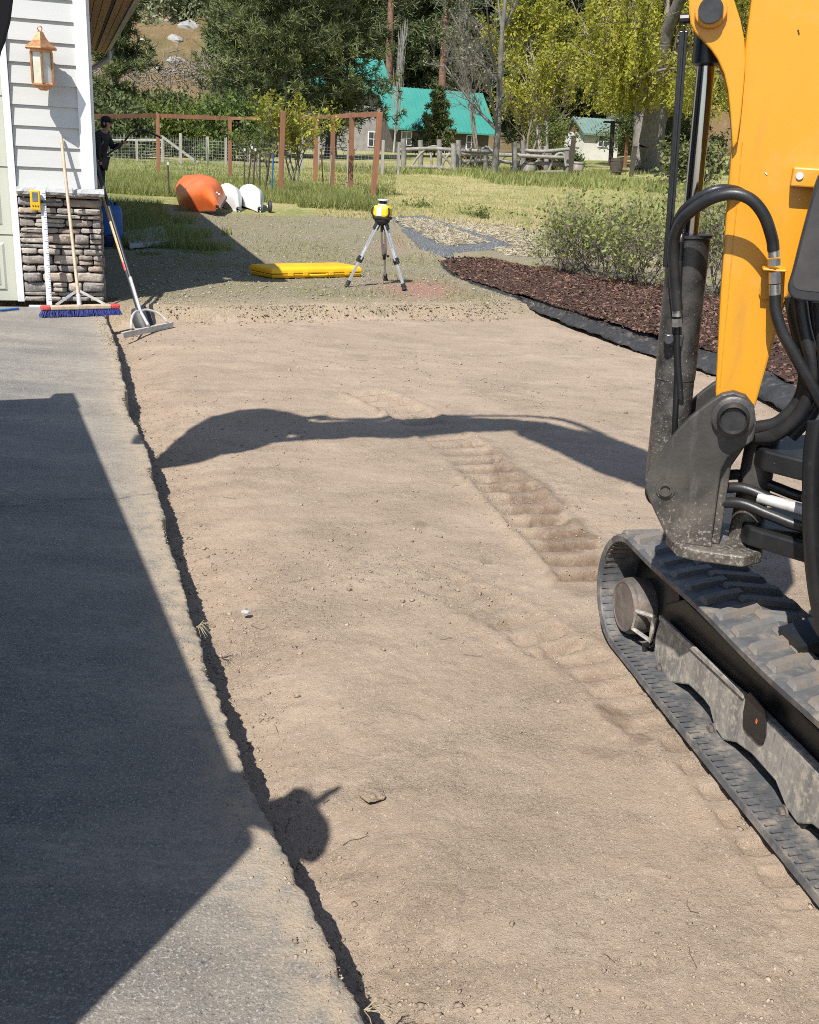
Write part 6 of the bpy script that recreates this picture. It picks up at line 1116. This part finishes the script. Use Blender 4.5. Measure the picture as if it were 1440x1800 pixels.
for i_, (px, d_, h_, lm_, lab_) in enumerate([(972, 78, 3.6, 'leaf_fresh', 'bright green bush left of the white shed'), (1000, 58, 0.9, 'leaf_green', 'small round bush in front of the white shed'), (840, 54, 0.8, 'leaf_red', 'low brown shrub inside the rustic fence'), (955, 52, 1.0, 'leaf_red', 'tangled brown shrub at the right end of the rustic fence'), (1200, 70, 3.4, 'leaf_green', 'dark bush behind the willow trunk'), (1120, 76, 3.6, 'leaf_green', 'dark bush right of the white shed'), (1240, 44, 2.0, 'leaf_shrub0', 'brown brush showing between the rod and the boom')]):
    broadleaf('bush', lab_, spot(px, d_), h_, 190 + i_, 'twig', lm_, 3600, 0.075, 3, 0.05, 0.06, 5, 0.8, 0.66, 0.4, 6, 'bush', jit=2.0)
# leafy shrub and brush behind the mulch bed
leaf_mat('leaf_shrub', (0.12, 0.155, 0.03), (0.31, 0.35, 0.09), 0.35, 0.5, 3)
for i_, (px, d_, h_, nl_, lab_) in enumerate([(1000, 14.3, 1.15, 1100, 'leafy shrub with reddish twigs at the left of the mulch bed'), (1065, 13.5, 1.35, 1900, 'largest leafy shrub behind the mulch bed'), (1130, 13.0, 1.25, 1400, 'leafy shrub beside the hydraulic cylinder'), (1265, 12.5, 1.7, 1500, 'twiggy brush between the cylinder rod and the yellow boom'), (1330, 12.0, 1.6, 1200, 'twiggy brush hidden behind the yellow boom')]):
    p = at(px, 480, d_); p[2] = 0.0; broadleaf('shrub', lab_, p, h_, 210 + i_, 'twig', 'leaf_shrub', nl_, 0.022, 3, 0.012, 0.05, 5, 0.6, 0.66, 0.42, 16, 'shrub', jit=1.6)
for i_, (px, py, h_, lab_) in enumerate([(745, 366, 0.42, 'small green weed clump right of the laser level'), (815, 378, 0.38, 'dark weed right of the straw-covered mat'), (850, 384, 0.45, 'young leafy sprout on the dry grass'), (948, 330, 0.5, 'low weed in the middle of the dry lawn'), (1175, 360, 0.9, 'thin twiggy sapling beside the cylinder guard')]):
    p = gp(px, py); broadleaf('weed', lab_, p, h_, 230 + i_, 'twig', 'leaf_fresh' if i_ in (0, 2) else 'leaf_shrub', 420, 0.022, 2, 0.006, 0.05, 5, 0.7, 0.66, 0.5, 9, 'weed', jit=2.0)
# saplings inside the cedar fence
broadleaf('sapling', 'yellow-green sapling growing between the cedar posts', spot(515, 30), 2.7, 241, 'bark_grey', 'leaf_lime', 1700, 0.045, 3, 0.035, 0.12, 5, 0.55, 0.62, 0.25, 4)
broadleaf('sapling', 'slender leafy sapling behind the tall front cedar post', spot(470, 31.5), 2.5, 242, 'bark_grey', 'leaf_fresh', 1200, 0.04, 3, 0.03, 0.12, 5, 0.5, 0.62, 0.22, 3)
# ------------------------------------------------------------------ grass
rg = np.random.default_rng(31)
def field(n, px0, px1, d0, d1):
    px = rg.uniform(px0, px1, n); d = np.exp(rg.uniform(math.log(d0), math.log(d1), n)); dr = FW[None] + RT[None] * ((px - 720) / FOC)[:, None] + UP[None] * ((900 - 250) / FOC); x = dr[:, 0] / dr[:, 1] * d; return x, d
def gz(x, y): return np.stack([x, y, field_z(x, y) - 0.01], 1)
x, y = field(26000, 150, 520, 23.3, 31); k = noise(x * 0.9, y * 0.9, seed=90) > -0.35; grass('tall_grass', 'tall rough grass along the cedar fence behind the boats', gz(x[k], y[k]), 0.19, 1, w=0.009)
x, y = field(16000, 480, 680, 22.5, 29); k = noise(x * 0.9, y * 0.9, seed=91) > -0.3; grass('weedy_grass', 'green weedy grass between the right cedar posts', gz(x[k], y[k]), 0.25, 2, w=0.010)
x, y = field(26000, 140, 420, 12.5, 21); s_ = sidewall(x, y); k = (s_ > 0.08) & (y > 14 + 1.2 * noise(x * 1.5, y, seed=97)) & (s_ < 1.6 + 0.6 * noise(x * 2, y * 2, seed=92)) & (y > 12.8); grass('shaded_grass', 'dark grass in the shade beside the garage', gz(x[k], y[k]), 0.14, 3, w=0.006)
x, y = field(30000, 560, 1260, 20.5, 52); grass('lawn_grass', 'short dry lawn grass across the field', gz(x, y), 0.07, 4, 'grass_dry', w=0.011)
x, y = field(14000, 560, 1260, 38, 56); k = noise(x * 0.3, y * 0.2, seed=95) > -0.1; grass('meadow_grass', 'greener long grass along the rustic fence and the willow', gz(x[k], y[k]), 0.30, 5, w=0.018)
x, y = field(16000, 150, 700, 28, 45); grass('field_grass', 'short field grass beyond the cedar fence', gz(x, y), 0.10, 6, w=0.012)
x, y = field(7000, 300, 900, 10.2, 20); k = (yard_limit(x, y) < 0) & (noise(x * 1.3, y * 1.3, seed=96) > 0.15) & (fabric_side(x, y) < 0) & (sidewall(x, y) > 0.6); grass('yard_weeds', 'sparse low weeds growing through the gravel', gz(x[k], y[k]) + A3(0, 0, 0.012), 0.045, 7, w=0.004)
x, y = field(900, 1, 1439, 1.6, 9); k = np.abs(x - edge_x(y)) < 0.05
# ------------------------------------------------------------------ cedar fence round the garden
def post(fence, px, top_y, d, w, m='cedar', name='post', lean=0.0):
    b_ = spot(px, d); t_ = at(px + lean, top_y, d); q = MB(); q.beam(b_ - A3(0, 0, 0.1), t_, w, w, GF); q.build(name, m, fence, bevel=0.008); return t_
cf = thing('cedar_fence', 'cedar post and rail fence round the garden plot', 'fence', spot(410, 33))
ends = [at(150, 202, 31), post(cf, 277, 200, 33, 0.11), post(cf, 404, 205, 34.5, 0.11), post(cf, 556, 203, 34, 0.12)]
post(cf, 494, 195, 26, 0.11, lean=4); right_ = [ends[-1], post(cf, 586, 202, 32, 0.12), post(cf, 619, 199, 30, 0.12), post(cf, 660, 197, 28.2, 0.13, lean=8)]
for A_, B_ in list(zip(ends[:-1], ends[1:])) + list(zip(right_[:-1], right_[1:])):
    q = MB(); q.beam(A_ + A3(0, 0, -0.05), B_ + A3(0, 0, -0.05), 0.05, 0.12 if A_[1] < 34.2 and A_ is not right_[0] else 0.09); q.build('rail', 'cedar', cf)
def wire_panel(parent, A_, B_, z0, z1, dv, dh, r, name='wire_mesh'):
    n = max(2, int(np.linalg.norm((B_ - A_)[:2]) / dv)); P, Q = [], []
    for k in range(n + 1): p = A_ + (B_ - A_) * k / n; g = float(field_z(p[0], p[1])); P.append(A3(p[0], p[1], g + z0)); Q.append(A3(p[0], p[1], g + z1))
    for k in range(int((z1 - z0) / dh) + 1):
        for s in range(4): a_, b_ = A_ + (B_ - A_) * s / 4, A_ + (B_ - A_) * (s + 1) / 4; P.append(A3(a_[0], a_[1], float(field_z(a_[0], a_[1])) + z0 + k * dh)); Q.append(A3(b_[0], b_[1], float(field_z(b_[0], b_[1])) + z0 + k * dh))
    v, f = segments(np.array(P), np.array(Q), np.full(len(P), r), np.full(len(P), r), 3); raw_mesh(name, v, f, 'wire', parent, kind='stuff')
for A_, B_ in zip(ends[:-1], ends[1:]): wire_panel(cf, A_, B_, 0.05, 1.1, 0.2, 0.2, 0.0022)
ff = thing('field_fence', 'woven wire field fence on pale wooden posts across the meadow', 'fence', spot(420, 43)); prev = None
for px, ty, d_ in [(120, 240, 41), (170, 243, 42), (240, 246, 43), (285, 238, 43), (317, 234, 42), (365, 240, 44), (397, 241, 44), (440, 238, 43), (456, 250, 44), (531, 240, 43), (560, 240, 44), (613, 246, 43), (674, 246, 42), (702, 250, 43)]:
    t_ = post(ff, px, ty, d_, 0.10, 'grey_wood'); 
    if prev is not None: wire_panel(ff, prev, t_, 0.05, 1.0, 0.16, 0.12, 0.0045)
    prev = t_
q = MB(); q.beam(at(285, 240, 43), at(348, 286, 43), 0.09, 0.09); q.build('brace', 'grey_wood', ff); q = MB(); q.beam(at(150, 245, 43.2), at(285, 246, 43.2), 0.06, 0.06); q.build('rail', 'grey_wood', ff)
for i_, (px, ty, d_, lean, lab_) in enumerate([(295, 286, 23.5, 0, 'lone dark metal stake in the grass left of the orange boat'), (430, 262, 28, 0, 'dark garden stake furthest left of the stake row'), (443, 258, 28.5, 8, 'rusty stake tilting right, second of the stake row'), (449, 262, 27, 5, 'rusty stake third of the stake row'), (457, 270, 27, 0, 'short straight stake fourth of the stake row'), (475, 268, 26, 10, 'dark stake leaning right beside the white boat'), (481, 270, 26.4, 3, 'blue-green stake beside the tall cedar post'), (565, 264, 30, -6, 'rusty stake leaning left in the weeds'), (583, 268, 29, 2, 'broken pale stake before the middle cedar posts'), (613, 247, 31, 0, 'pale stake just left of the third cedar post')]):
    b_ = spot(px - lean, d_); t_ = at(px, ty, d_); o = thing('garden_stake', lab_, 'stake', b_, 'garden stakes'); q = MB(); q.beam(b_ - A3(0, 0, 0.1), t_, 0.035, 0.012, GF); q.beam(b_ - A3(0, 0, 0.1), t_, 0.012, 0.035, GF); q.build('stake_shaft', 'stake_dark' if i_ not in (6, 8, 9) else ('blue_plastic' if i_ == 6 else 'grey_wood'), o); q = MB(); q.beam(t_ - A3(0, 0, 0.05), t_ + A3(0, 0, 0.02), 0.04, 0.04, GF); q.build('stake_cap', 'light_grey' if i_ < 4 else 'stake_dark', o)
# ------------------------------------------------------------------ rustic log fence
mat('weathered_log', (0.25, 0.225, 0.19), (0.16, 0.145, 0.125), 4, 0.9, random_tint=0.4)
rf = thing('rustic_fence', 'rustic branch fence with arched gate along the orchard', 'fence', spot(830, 50)); DR = 50
def log(pts, r, name): q = MB(); q.tube(spline([at(a, b_, DR + o_) for a, b_, o_ in pts], 5), r, 7); q.build(name, 'weathered_log', rf, smooth=60)
for px, t_, b_, dr in [(709, 244, 296, 0), (739, 246, 292, 1.5), (772, 245, 296, 1), (797, 252, 312, -0.5), (806, 246, 306, 0), (853, 262, 312, 0), (904, 250, 309, -1), (919, 247, 304, 0), (960, 256, 300, 1), (996, 262, 303, 1)]: log([(px, t_, dr), (px + 1, (t_ + b_) / 2, dr), (px, b_ + 3, dr)], 0.13, 'post')
for p in ([(704, 263, 0), (760, 261, 0), (806, 264, 0), (870, 266, -0.2)], [(704, 293, 0), (768, 294, 0), (806, 300, 0)], [(806, 270, 0), (850, 271, 0), (905, 273, -0.5), (990, 277, 0)], [(803, 297, 0), (880, 300, 0)], [(880, 304, 0), (990, 302, 0)], [(806, 284, 0.1), (860, 282, 0), (905, 286, 0)], [(905, 263, 0), (955, 266, 0), (1000, 262, 0.5)], [(905, 290, 0), (960, 287, 0), (1000, 291, 0.5)]): log(p, 0.085, 'rail')
for p in ([(720, 298, 0), (735, 275, 0), (752, 260, 0), (768, 258, 0), (773, 272, 0)], [(768, 292, -.3), (780, 305, -.3), (795, 309, -.3)], [(775, 296, 0), (786, 275, 0), (800, 268, 0)], [(776, 272, 0), (790, 285, 0), (800, 303, 0)], [(835, 292, 0), (840, 272, 0), (855, 258, 0), (868, 268, 0)], [(912, 300, 0), (918, 280, 0), (935, 268, 0), (950, 285, 0)], [(757, 268, 0), (760, 296, 0)], [(870, 300, 0), (884, 278, 0), (900, 270, 0)], [(930, 300, 0), (945, 283, 0), (958, 268, 0)], [(965, 300, 0), (975, 275, 0), (990, 270, 0), (995, 292, 0)], [(812, 300, 0), (826, 283, 0), (832, 268, 0)]): log(p, 0.055, 'arched_branch')
for i_, (px, py, lab_) in enumerate([(934, 304, 'wooden half barrel planter at the foot of the rustic fence'), (1020, 300, 'wooden barrel planter left of the willow'), (1089, 303, 'dark wooden barrel planter nearest the willow trunk')]):
    d_ = 50 if i_ == 0 else 54; c = spot(px, d_); o = thing('barrel_planter', lab_, 'planter', c, 'barrel planters'); q = MB(); q.lathe([(0, 0.26), (0.5, 0.33), (1, 0.31), (1, 0.28), (0.85, 0.27)], c, c + A3(0, 0, 0.55 if i_ != 2 else 0.8), 14); q.build('barrel', 'grey_wood' if i_ != 2 else 'dark_wood', o, smooth=40)
    for t in (0.2, 0.8): q = MB(); z_ = t * (0.55 if i_ != 2 else 0.8); q.lathe([(0, 0.335), (1, 0.335)], c + A3(0, 0, z_), c + A3(0, 0, z_ + 0.04), 14); q.build('hoop', 'stake_dark', o, smooth=40)
for i_, (px, ty, d_, w_, m_, lab_) in enumerate([(1009, 240, 50, 0.17, 'dark_wood', 'dark square post in front of the white shed'), (1078, 212, 70, 0.22, 'dark_wood', 'tall dark post with a crossarm beside the white shed'), (1104, 236, 66, 0.16, 'cedar', 'reddish post right of the white shed'), (1117, 258, 52, 0.17, 'dark_wood', 'short dark post left of the willow trunks')]):
    b_ = spot(px, d_); t_ = at(px, ty, d_); o = thing('yard_post', lab_, 'post', b_); q = MB(); q.beam(b_ - A3(0, 0, 0.1), t_, w_, w_, GF); q.build('post_shaft', m_, o, bevel=0.01)
    q = MB()
    if i_ == 1: q.beam(t_ + A3(-0.6, 0, -0.1), t_ + A3(0.6, 0, -0.1), 0.2, 0.12)
    else: q.beam(t_ - A3(0, 0, 0.01), t_ + A3(0, 0, 0.04), w_ * 1.15, w_ * 1.15, GF)
    q.build('crossarm' if i_ == 1 else 'post_cap', m_, o)
# ------------------------------------------------------------------ houses
def house(name, label, c, ln, dp, eave, ridge, wallm, roofm, ov=0.5, ribs=24, rot=GA, wins=(), front_open=None):
    R_, F_ = A3(math.cos(rot), math.sin(rot), 0), A3(-math.sin(rot), math.cos(rot), 0); Z = A3(0, 0, 1); o = thing(name, label, 'shed' if 'shed' in name else 'house', c)
    P = lambda x, y, z: c + R_ * x + F_ * y + Z * z
    q = MB(); q.box(P(0, dp / 2, eave / 2 - 0.3), (ln, dp, eave + 0.6), (R_, F_, Z)); w = q.build('wall', wallm, o)
    for s_ in (-1, 1):
        q = MB(); q.prism([P(s_ * ln / 2, 0, eave), P(s_ * ln / 2, dp, eave), P(s_ * ln / 2, dp / 2, ridge - 0.12)], R_ * -s_ * 0.2); q.build('gable', 'shed_brown' if wallm == 'shed_white' else wallm, o)
    sl = (ridge - eave) / (dp / 2)
    for y0, y1 in ((-ov, dp / 2), (dp + ov, dp / 2)):
        q = MB(); z0 = eave - ov * sl; a, b_, c_, d_ = P(-ln / 2 - ov, y0, z0), P(ln / 2 + ov, y0, z0), P(ln / 2 + ov, y1, ridge), P(-ln / 2 - ov, y1, ridge); q.prism([a, b_, c_, d_], Z * 0.12); rf_ = q.build('roof', roofm, o)
        if y0 < 0:
            for k in range(ribs + 1):
                t = k / ribs; q = MB(); q.beam(a + (b_ - a) * t + Z * 0.135, d_ + (c_ - d_) * t + Z * 0.135, 0.05, 0.05); q.build('roof_seam', roofm, rf_)
    for x, z, ww, hh in wins:
        q = MB(); q.box(P(x, -0.02, z), (ww, 0.1, hh), (R_, F_, Z)); f_ = q.build('window', 'trim_white', o); q = MB(); q.box(P(x, -0.05, z), (ww - 0.16, 0.08, hh - 0.16), (R_, F_, Z)); q.build('pane', 'window_glass', f_); q = MB(); q.box(P(x, -0.07, z), (0.05, 0.08, hh - 0.16), (R_, F_, Z)); q.box(P(x, -0.071, z), (ww - 0.16, 0.08, 0.05), (R_, F_, Z)); q.build('muntin', 'trim_white', f_)
    return o
e0, e1 = at(684, 228, 86), at(874, 231, 89); g_ = spot(780, 88)[2]; rz_ = at(851, 166, 92)[2]; mid = (e0 + e1) / 2
house('teal_roof_house', 'long low house with a teal metal roof', A3(mid[0], mid[1], g_) + GF * 0.5, np.linalg.norm(e1 - e0) - 1.0, 7.0, mid[2] - g_ + 0.25, rz_ - g_, 'house_dark', 'teal_metal', 0.5, 26, math.atan2(e1[1] - e0[1], e1[0] - e0[0]), [(-3.0, 1.0, 0.9, 1.1), (2.6, 1.0, 0.9, 1.1), (0.3, 0.95, 0.9, 1.9)])
e0, e1 = at(540, 160, 88), at(692, 163, 90); mid = (e0 + e1) / 2; g_ = spot(640, 89)[2]; rz_ = at(672, 108, 94)[2]
house('teal_roof_house', 'taller teal-roofed house half hidden by the pines', A3(mid[0], mid[1], g_) + GF * 0.5, np.linalg.norm(e1 - e0) - 1.0, 7.5, mid[2] - g_ + 0.25, rz_ - g_, 'house_wall', 'teal_metal', 0.5, 20, math.atan2(e1[1] - e0[1], e1[0] - e0[0]), [(-1.0, 2.6, 1.0, 1.2), (2.2, 1.0, 1.0, 1.2)])
e0, e1 = at(1022, 239, 79), at(1095, 240, 80); mid = (e0 + e1) / 2; g_ = at(1058, 272, 80)[2]
house('garden_shed', 'small white garden shed with a grey-green roof beyond the lawn', A3(mid[0], mid[1], g_) + A3(0.05, 0.3, 0), np.linalg.norm(e1 - e0) - 0.5, 3.2, mid[2] - g_ + 0.2, at(1050, 211, 81.5)[2] - g_, 'shed_white', 'shed_roof', 0.3, 12, math.radians(20), [(0.1, 0.95, 0.85, 0.8)])
# ------------------------------------------------------------------ hillside rocks, log, shrubs
def rock(name, px, d_, r, seed, label, group):
    c = spot(px[0], d_); c = at(px[0], px[1], d_); q = MB(); q.ball(c, r, 12, 8, (1.3, 1, 0.8)); vv = q.v[0]; vv += (vv - c) * (0.45 * fbm(vv[:, 0] / r * 1.2, vv[:, 1] / r * 1.2, vv[:, 2] / r * 1.2, seed=seed))[:, None]; tag(q.build(name, 'rock'), label, 'boulder', group)
def on_hill(px, py):                                 # where the sight line meets the hill
    for d_ in np.arange(100, 300, 0.5):
        p = at(px, py, d_)
        if p[2] < float(field_z(p[0], p[1])): return d_
    return 200
for i_, (px, py, r, lab_) in enumerate([((334, 52), 0, 1.1, 'large pale boulder below the hillside shrub'), ((309, 71), 0, 0.7, 'grey boulder lower left of the largest boulder'), ((262, 66), 0, 0.5, 'small pale rock left of centre on the brown slope'), ((250, 78), 0, 0.8, 'flat pale outcrop beside the gutter'), ((310, 108), 0, 0.7, 'pale rock above the fallen log'), ((270, 45), 0, 0.4, 'small rock high on the brown slope'), ((300, 40), 0, 0.6, 'dark boulder under the hillside shrub'), ((232, 60), 0, 0.5, 'rock nearest the gutter'), ((236, 178), 0, 0.6, 'white rock among the bushes')]):
    rock('boulder', px, on_hill(*px) - 0.6 if px[1] < 150 else 60, r, i_, lab_, 'boulders on the brown hillside')
d_ = on_hill(300, 20); p = at(318, 52, d_ - 2); broadleaf('hill_shrub', 'large pale green shrub on the brown hillside', p, 6.5, 260, 'twig', 'leaf_pale', 5000, 0.22, 3, 0.12, 0.05, 5, 0.8, 0.66, 0.4, 6, 'bush', jit=2.0)
d_ = on_hill(255, 122) - 1; q = MB(); q.tube([at(245, 120, d_), at(290, 124, d_), at(345, 130, d_ - 1)], [0.35, 0.4, 0.25], 8); tag(q.build('fallen_log', 'grey_wood', smooth=60), 'grey fallen log lying across the foot of the hillside', 'log')
rng_ = np.random.default_rng(77); out = []
for k in range(420):
    px, py = rng_.uniform(160, 400), rng_.normal(128, 12); dd = 92 + rng_.uniform(-4, 6); p = at(px, py, dd); out.append((p, p + rng_.normal(0, 1, 3) * [0.9, 0.5, 0.9], 0.05, 0.015))
v, f = segments([s[0] for s in out], [s[1] for s in out], np.full(len(out), 0.06), np.full(len(out), 0.02), 4); tag(raw_mesh('brush_pile', v, f, 'twig'), 'tangled grey-brown dead brush at the foot of the hillside', 'brush', kind='stuff')
# ------------------------------------------------------------------ person behind the garage corner
mat('skin', (0.36, 0.20, 0.14), rough=0.55); mat('hoodie_black', (0.014, 0.014, 0.016), (0.022, 0.022, 0.024), 12, 0.9, bump=[BP(30, 0.4, 0.01)]); mat('trouser_dark', (0.028, 0.025, 0.023), (0.045, 0.04, 0.035), 9, 0.9, bump=[BP(22, 0.5, 0.015)]); mat('emblem_teal', (0.08, 0.34, 0.42), rough=0.7); mat('cap_black', (0.012, 0.012, 0.013), rough=0.85)
pb = at(174, 300, 19.6); pb[2] = float(field_z(pb[0], pb[1])); FX, SX = unit(A3(0.97, -0.22, 0)), unit(A3(-0.22, -0.97, 0))   # faces right; SX points at the camera
per = thing('person', 'person in a black hoodie behind the garage corner holding a black pipe', 'person', pb)
J = lambda f_, s_, z_: pb + FX * f_ + SX * s_ + A3(0, 0, z_)
def skin(name, verts, edges, rad, m, parent, root=0):
    off = OFF[parent.name]; me = bpy.data.meshes.new(name); me.from_pydata([tuple(v - off) for v in verts], edges, []); me.materials.append(MATS[m]); o = bpy.data.objects.new(name, me); COL.objects.link(o); o.parent = parent; OFF[o.name] = off
    md = o.modifiers.new('skin', 'SKIN'); md.use_smooth_shade = True
    sv = me.skin_vertices[0].data if me.skin_vertices else None
    if sv is None:
        bm = bmesh.new(); bm.from_mesh(me); bm.verts.layers.skin.verify(); bm.to_mesh(me); bm.free(); sv = me.skin_vertices[0].data
    for i, r in enumerate(rad): sv[i].radius = (r, r) if not hasattr(r, '__len__') else r; sv[i].use_root = (i == root)
    sb = o.modifiers.new('sub', 'SUBSURF'); sb.levels = sb.render_levels = 2; return o
TOR = [J(0, 0, 0.86), J(0.02, 0, 1.0), J(0.07, 0, 1.15), J(0.10, 0, 1.27), J(0.145, 0, 1.335), J(0.17, 0, 1.385), J(0.20, 0, 1.47), J(0.20, 0, 1.54)]
LEG = [J(-0.01, 0.09, 0.80), J(0.03, 0.10, 0.45), J(-0.03, 0.10, 0.09), J(0.10, 0.11, 0.04), J(-0.01, -0.09, 0.80), J(-0.02, -0.10, 0.45), J(-0.12, -0.10, 0.09), J(0.0, -0.11, 0.04)]
ARM = [J(0.09, 0.17, 1.26), J(0.13, 0.21, 1.02), J(0.10, 0.19, 0.84), J(0.09, -0.17, 1.26), J(0.20, -0.20, 1.06), J(0.40, -0.12, 1.13)]
HND = [J(0.11, 0.17, 0.79), J(0.455, -0.10, 1.165)]
V_ = TOR + LEG + ARM + HND
E_ = [(0, 1), (1, 2), (2, 3), (3, 4), (4, 5), (5, 6), (6, 7), (0, 8), (8, 9), (9, 10), (10, 11), (0, 12), (12, 13), (13, 14), (14, 15), (3, 16), (16, 17), (17, 18), (3, 19), (19, 20), (20, 21), (18, 22), (21, 23)]
skin('body', V_, E_, [0.12, 0.12, 0.125, 0.12, 0.06, 0.055, 0.088, 0.07, 0.07, 0.05, 0.04, 0.035, 0.07, 0.05, 0.04, 0.035, 0.05, 0.038, 0.026, 0.05, 0.038, 0.026, (0.03, 0.02), (0.03, 0.02)], 'skin', per)
skin('hoodie', TOR[:5] + ARM, [(0, 1), (1, 2), (2, 3), (3, 4), (3, 5), (5, 6), (6, 7), (3, 8), (8, 9), (9, 10)], [0.15, 0.145, 0.155, 0.145, 0.085, 0.075, 0.06, 0.045, 0.075, 0.06, 0.045], 'hoodie_black', per)
skin('trousers', [TOR[0]] + LEG[:3] + LEG[4:7], [(0, 1), (1, 2), (2, 3), (0, 4), (4, 5), (5, 6)], [0.145, 0.095, 0.07, 0.065, 0.095, 0.07, 0.065], 'trouser_dark', per)
for i_ in (2, 6): q = MB(); q.ball((LEG[i_] + LEG[i_ + 1]) / 2 - A3(0, 0, 0.02), 0.08, 10, 6, (1.6, 0.7, 0.55)); q.build('boot', 'black_rubber', per, smooth=60)
q = MB(); q.ball(TOR[7] + A3(-0.01, 0, 0.0), 0.098, 12, 7, (1.05, 0.95, 0.72)); q.ball(TOR[7] + FX * 0.105 - A3(0, 0, 0.015), 0.07, 10, 5, (1, 1, 0.15)); q.build('cap', 'cap_black', per, smooth=60)
q = MB(); q.ball(TOR[6] + FX * 0.095, 0.018, 8, 5); q.build('nose', 'skin', per, smooth=60)
for s_ in (-1, 1): q = MB(); q.ball(TOR[6] + FX * 0.078 + SX * s_ * 0.032 + A3(0, 0, 0.03), 0.010, 8, 5); q.build('eye', 'cap_black', per, smooth=60); q = MB(); q.ball(TOR[6] + SX * s_ * 0.088, 0.025, 8, 5, (0.8, 0.5, 1.2)); q.build('ear', 'skin', per, smooth=60)
q = MB(); q.ball(TOR[6] - FX * 0.03 + A3(0, 0, 0.005), 0.098, 12, 7, (0.9, 0.98, 1.0)); q.build('hair', 'cap_black', per, smooth=60)
q = MB(); q.ball(J(0.14, 0.135, 1.17), 0.06, 10, 6, (0.9, 0.35, 1.1)); q.build('hoodie_emblem', 'emblem_teal', per, smooth=60)
for hi, hd_ in enumerate(HND):
    for k in range(5):
        b_ = hd_ + A3(0, 0, 0.02 - 0.013 * k) + FX * 0.015; q = MB(); q.tube(spline([b_, b_ + FX * 0.035 + SX * 0.012, b_ + FX * 0.04 + SX * 0.035, b_ + FX * 0.015 + SX * 0.045] if k < 4 else [hd_ + A3(0, 0, 0.03), hd_ + A3(0, 0, 0.045) + SX * 0.02, hd_ + A3(0, 0, 0.035) + SX * 0.045], 3), 0.0085, 6); q.build('finger', 'skin', per, smooth=60)
pts = [J(0.02, 0.2, 0.62), J(0.12, 0.19, 0.80), J(0.30, 0.05, 1.0), J(0.47, -0.085, 1.17), J(0.60, -0.12, 1.32), J(0.75, -0.14, 1.40), J(0.95, -0.15, 1.38), J(1.2, -0.15, 1.29)]
q = MB(); q.tube(spline(pts, 6), 0.017, 8); hp_ = thing('flexible_pipe', 'curved black pipe held by the person behind the garage corner', 'pipe', pts[0]); q.build('pipe_run', 'black_rubber', hp_, smooth=60); q = MB(); q.cyl(pts[-1] - (pts[-1] - pts[-2]) * 0.15, pts[-1], 0.022, n=8); q.build('pipe_coupling', 'black_plastic', hp_)
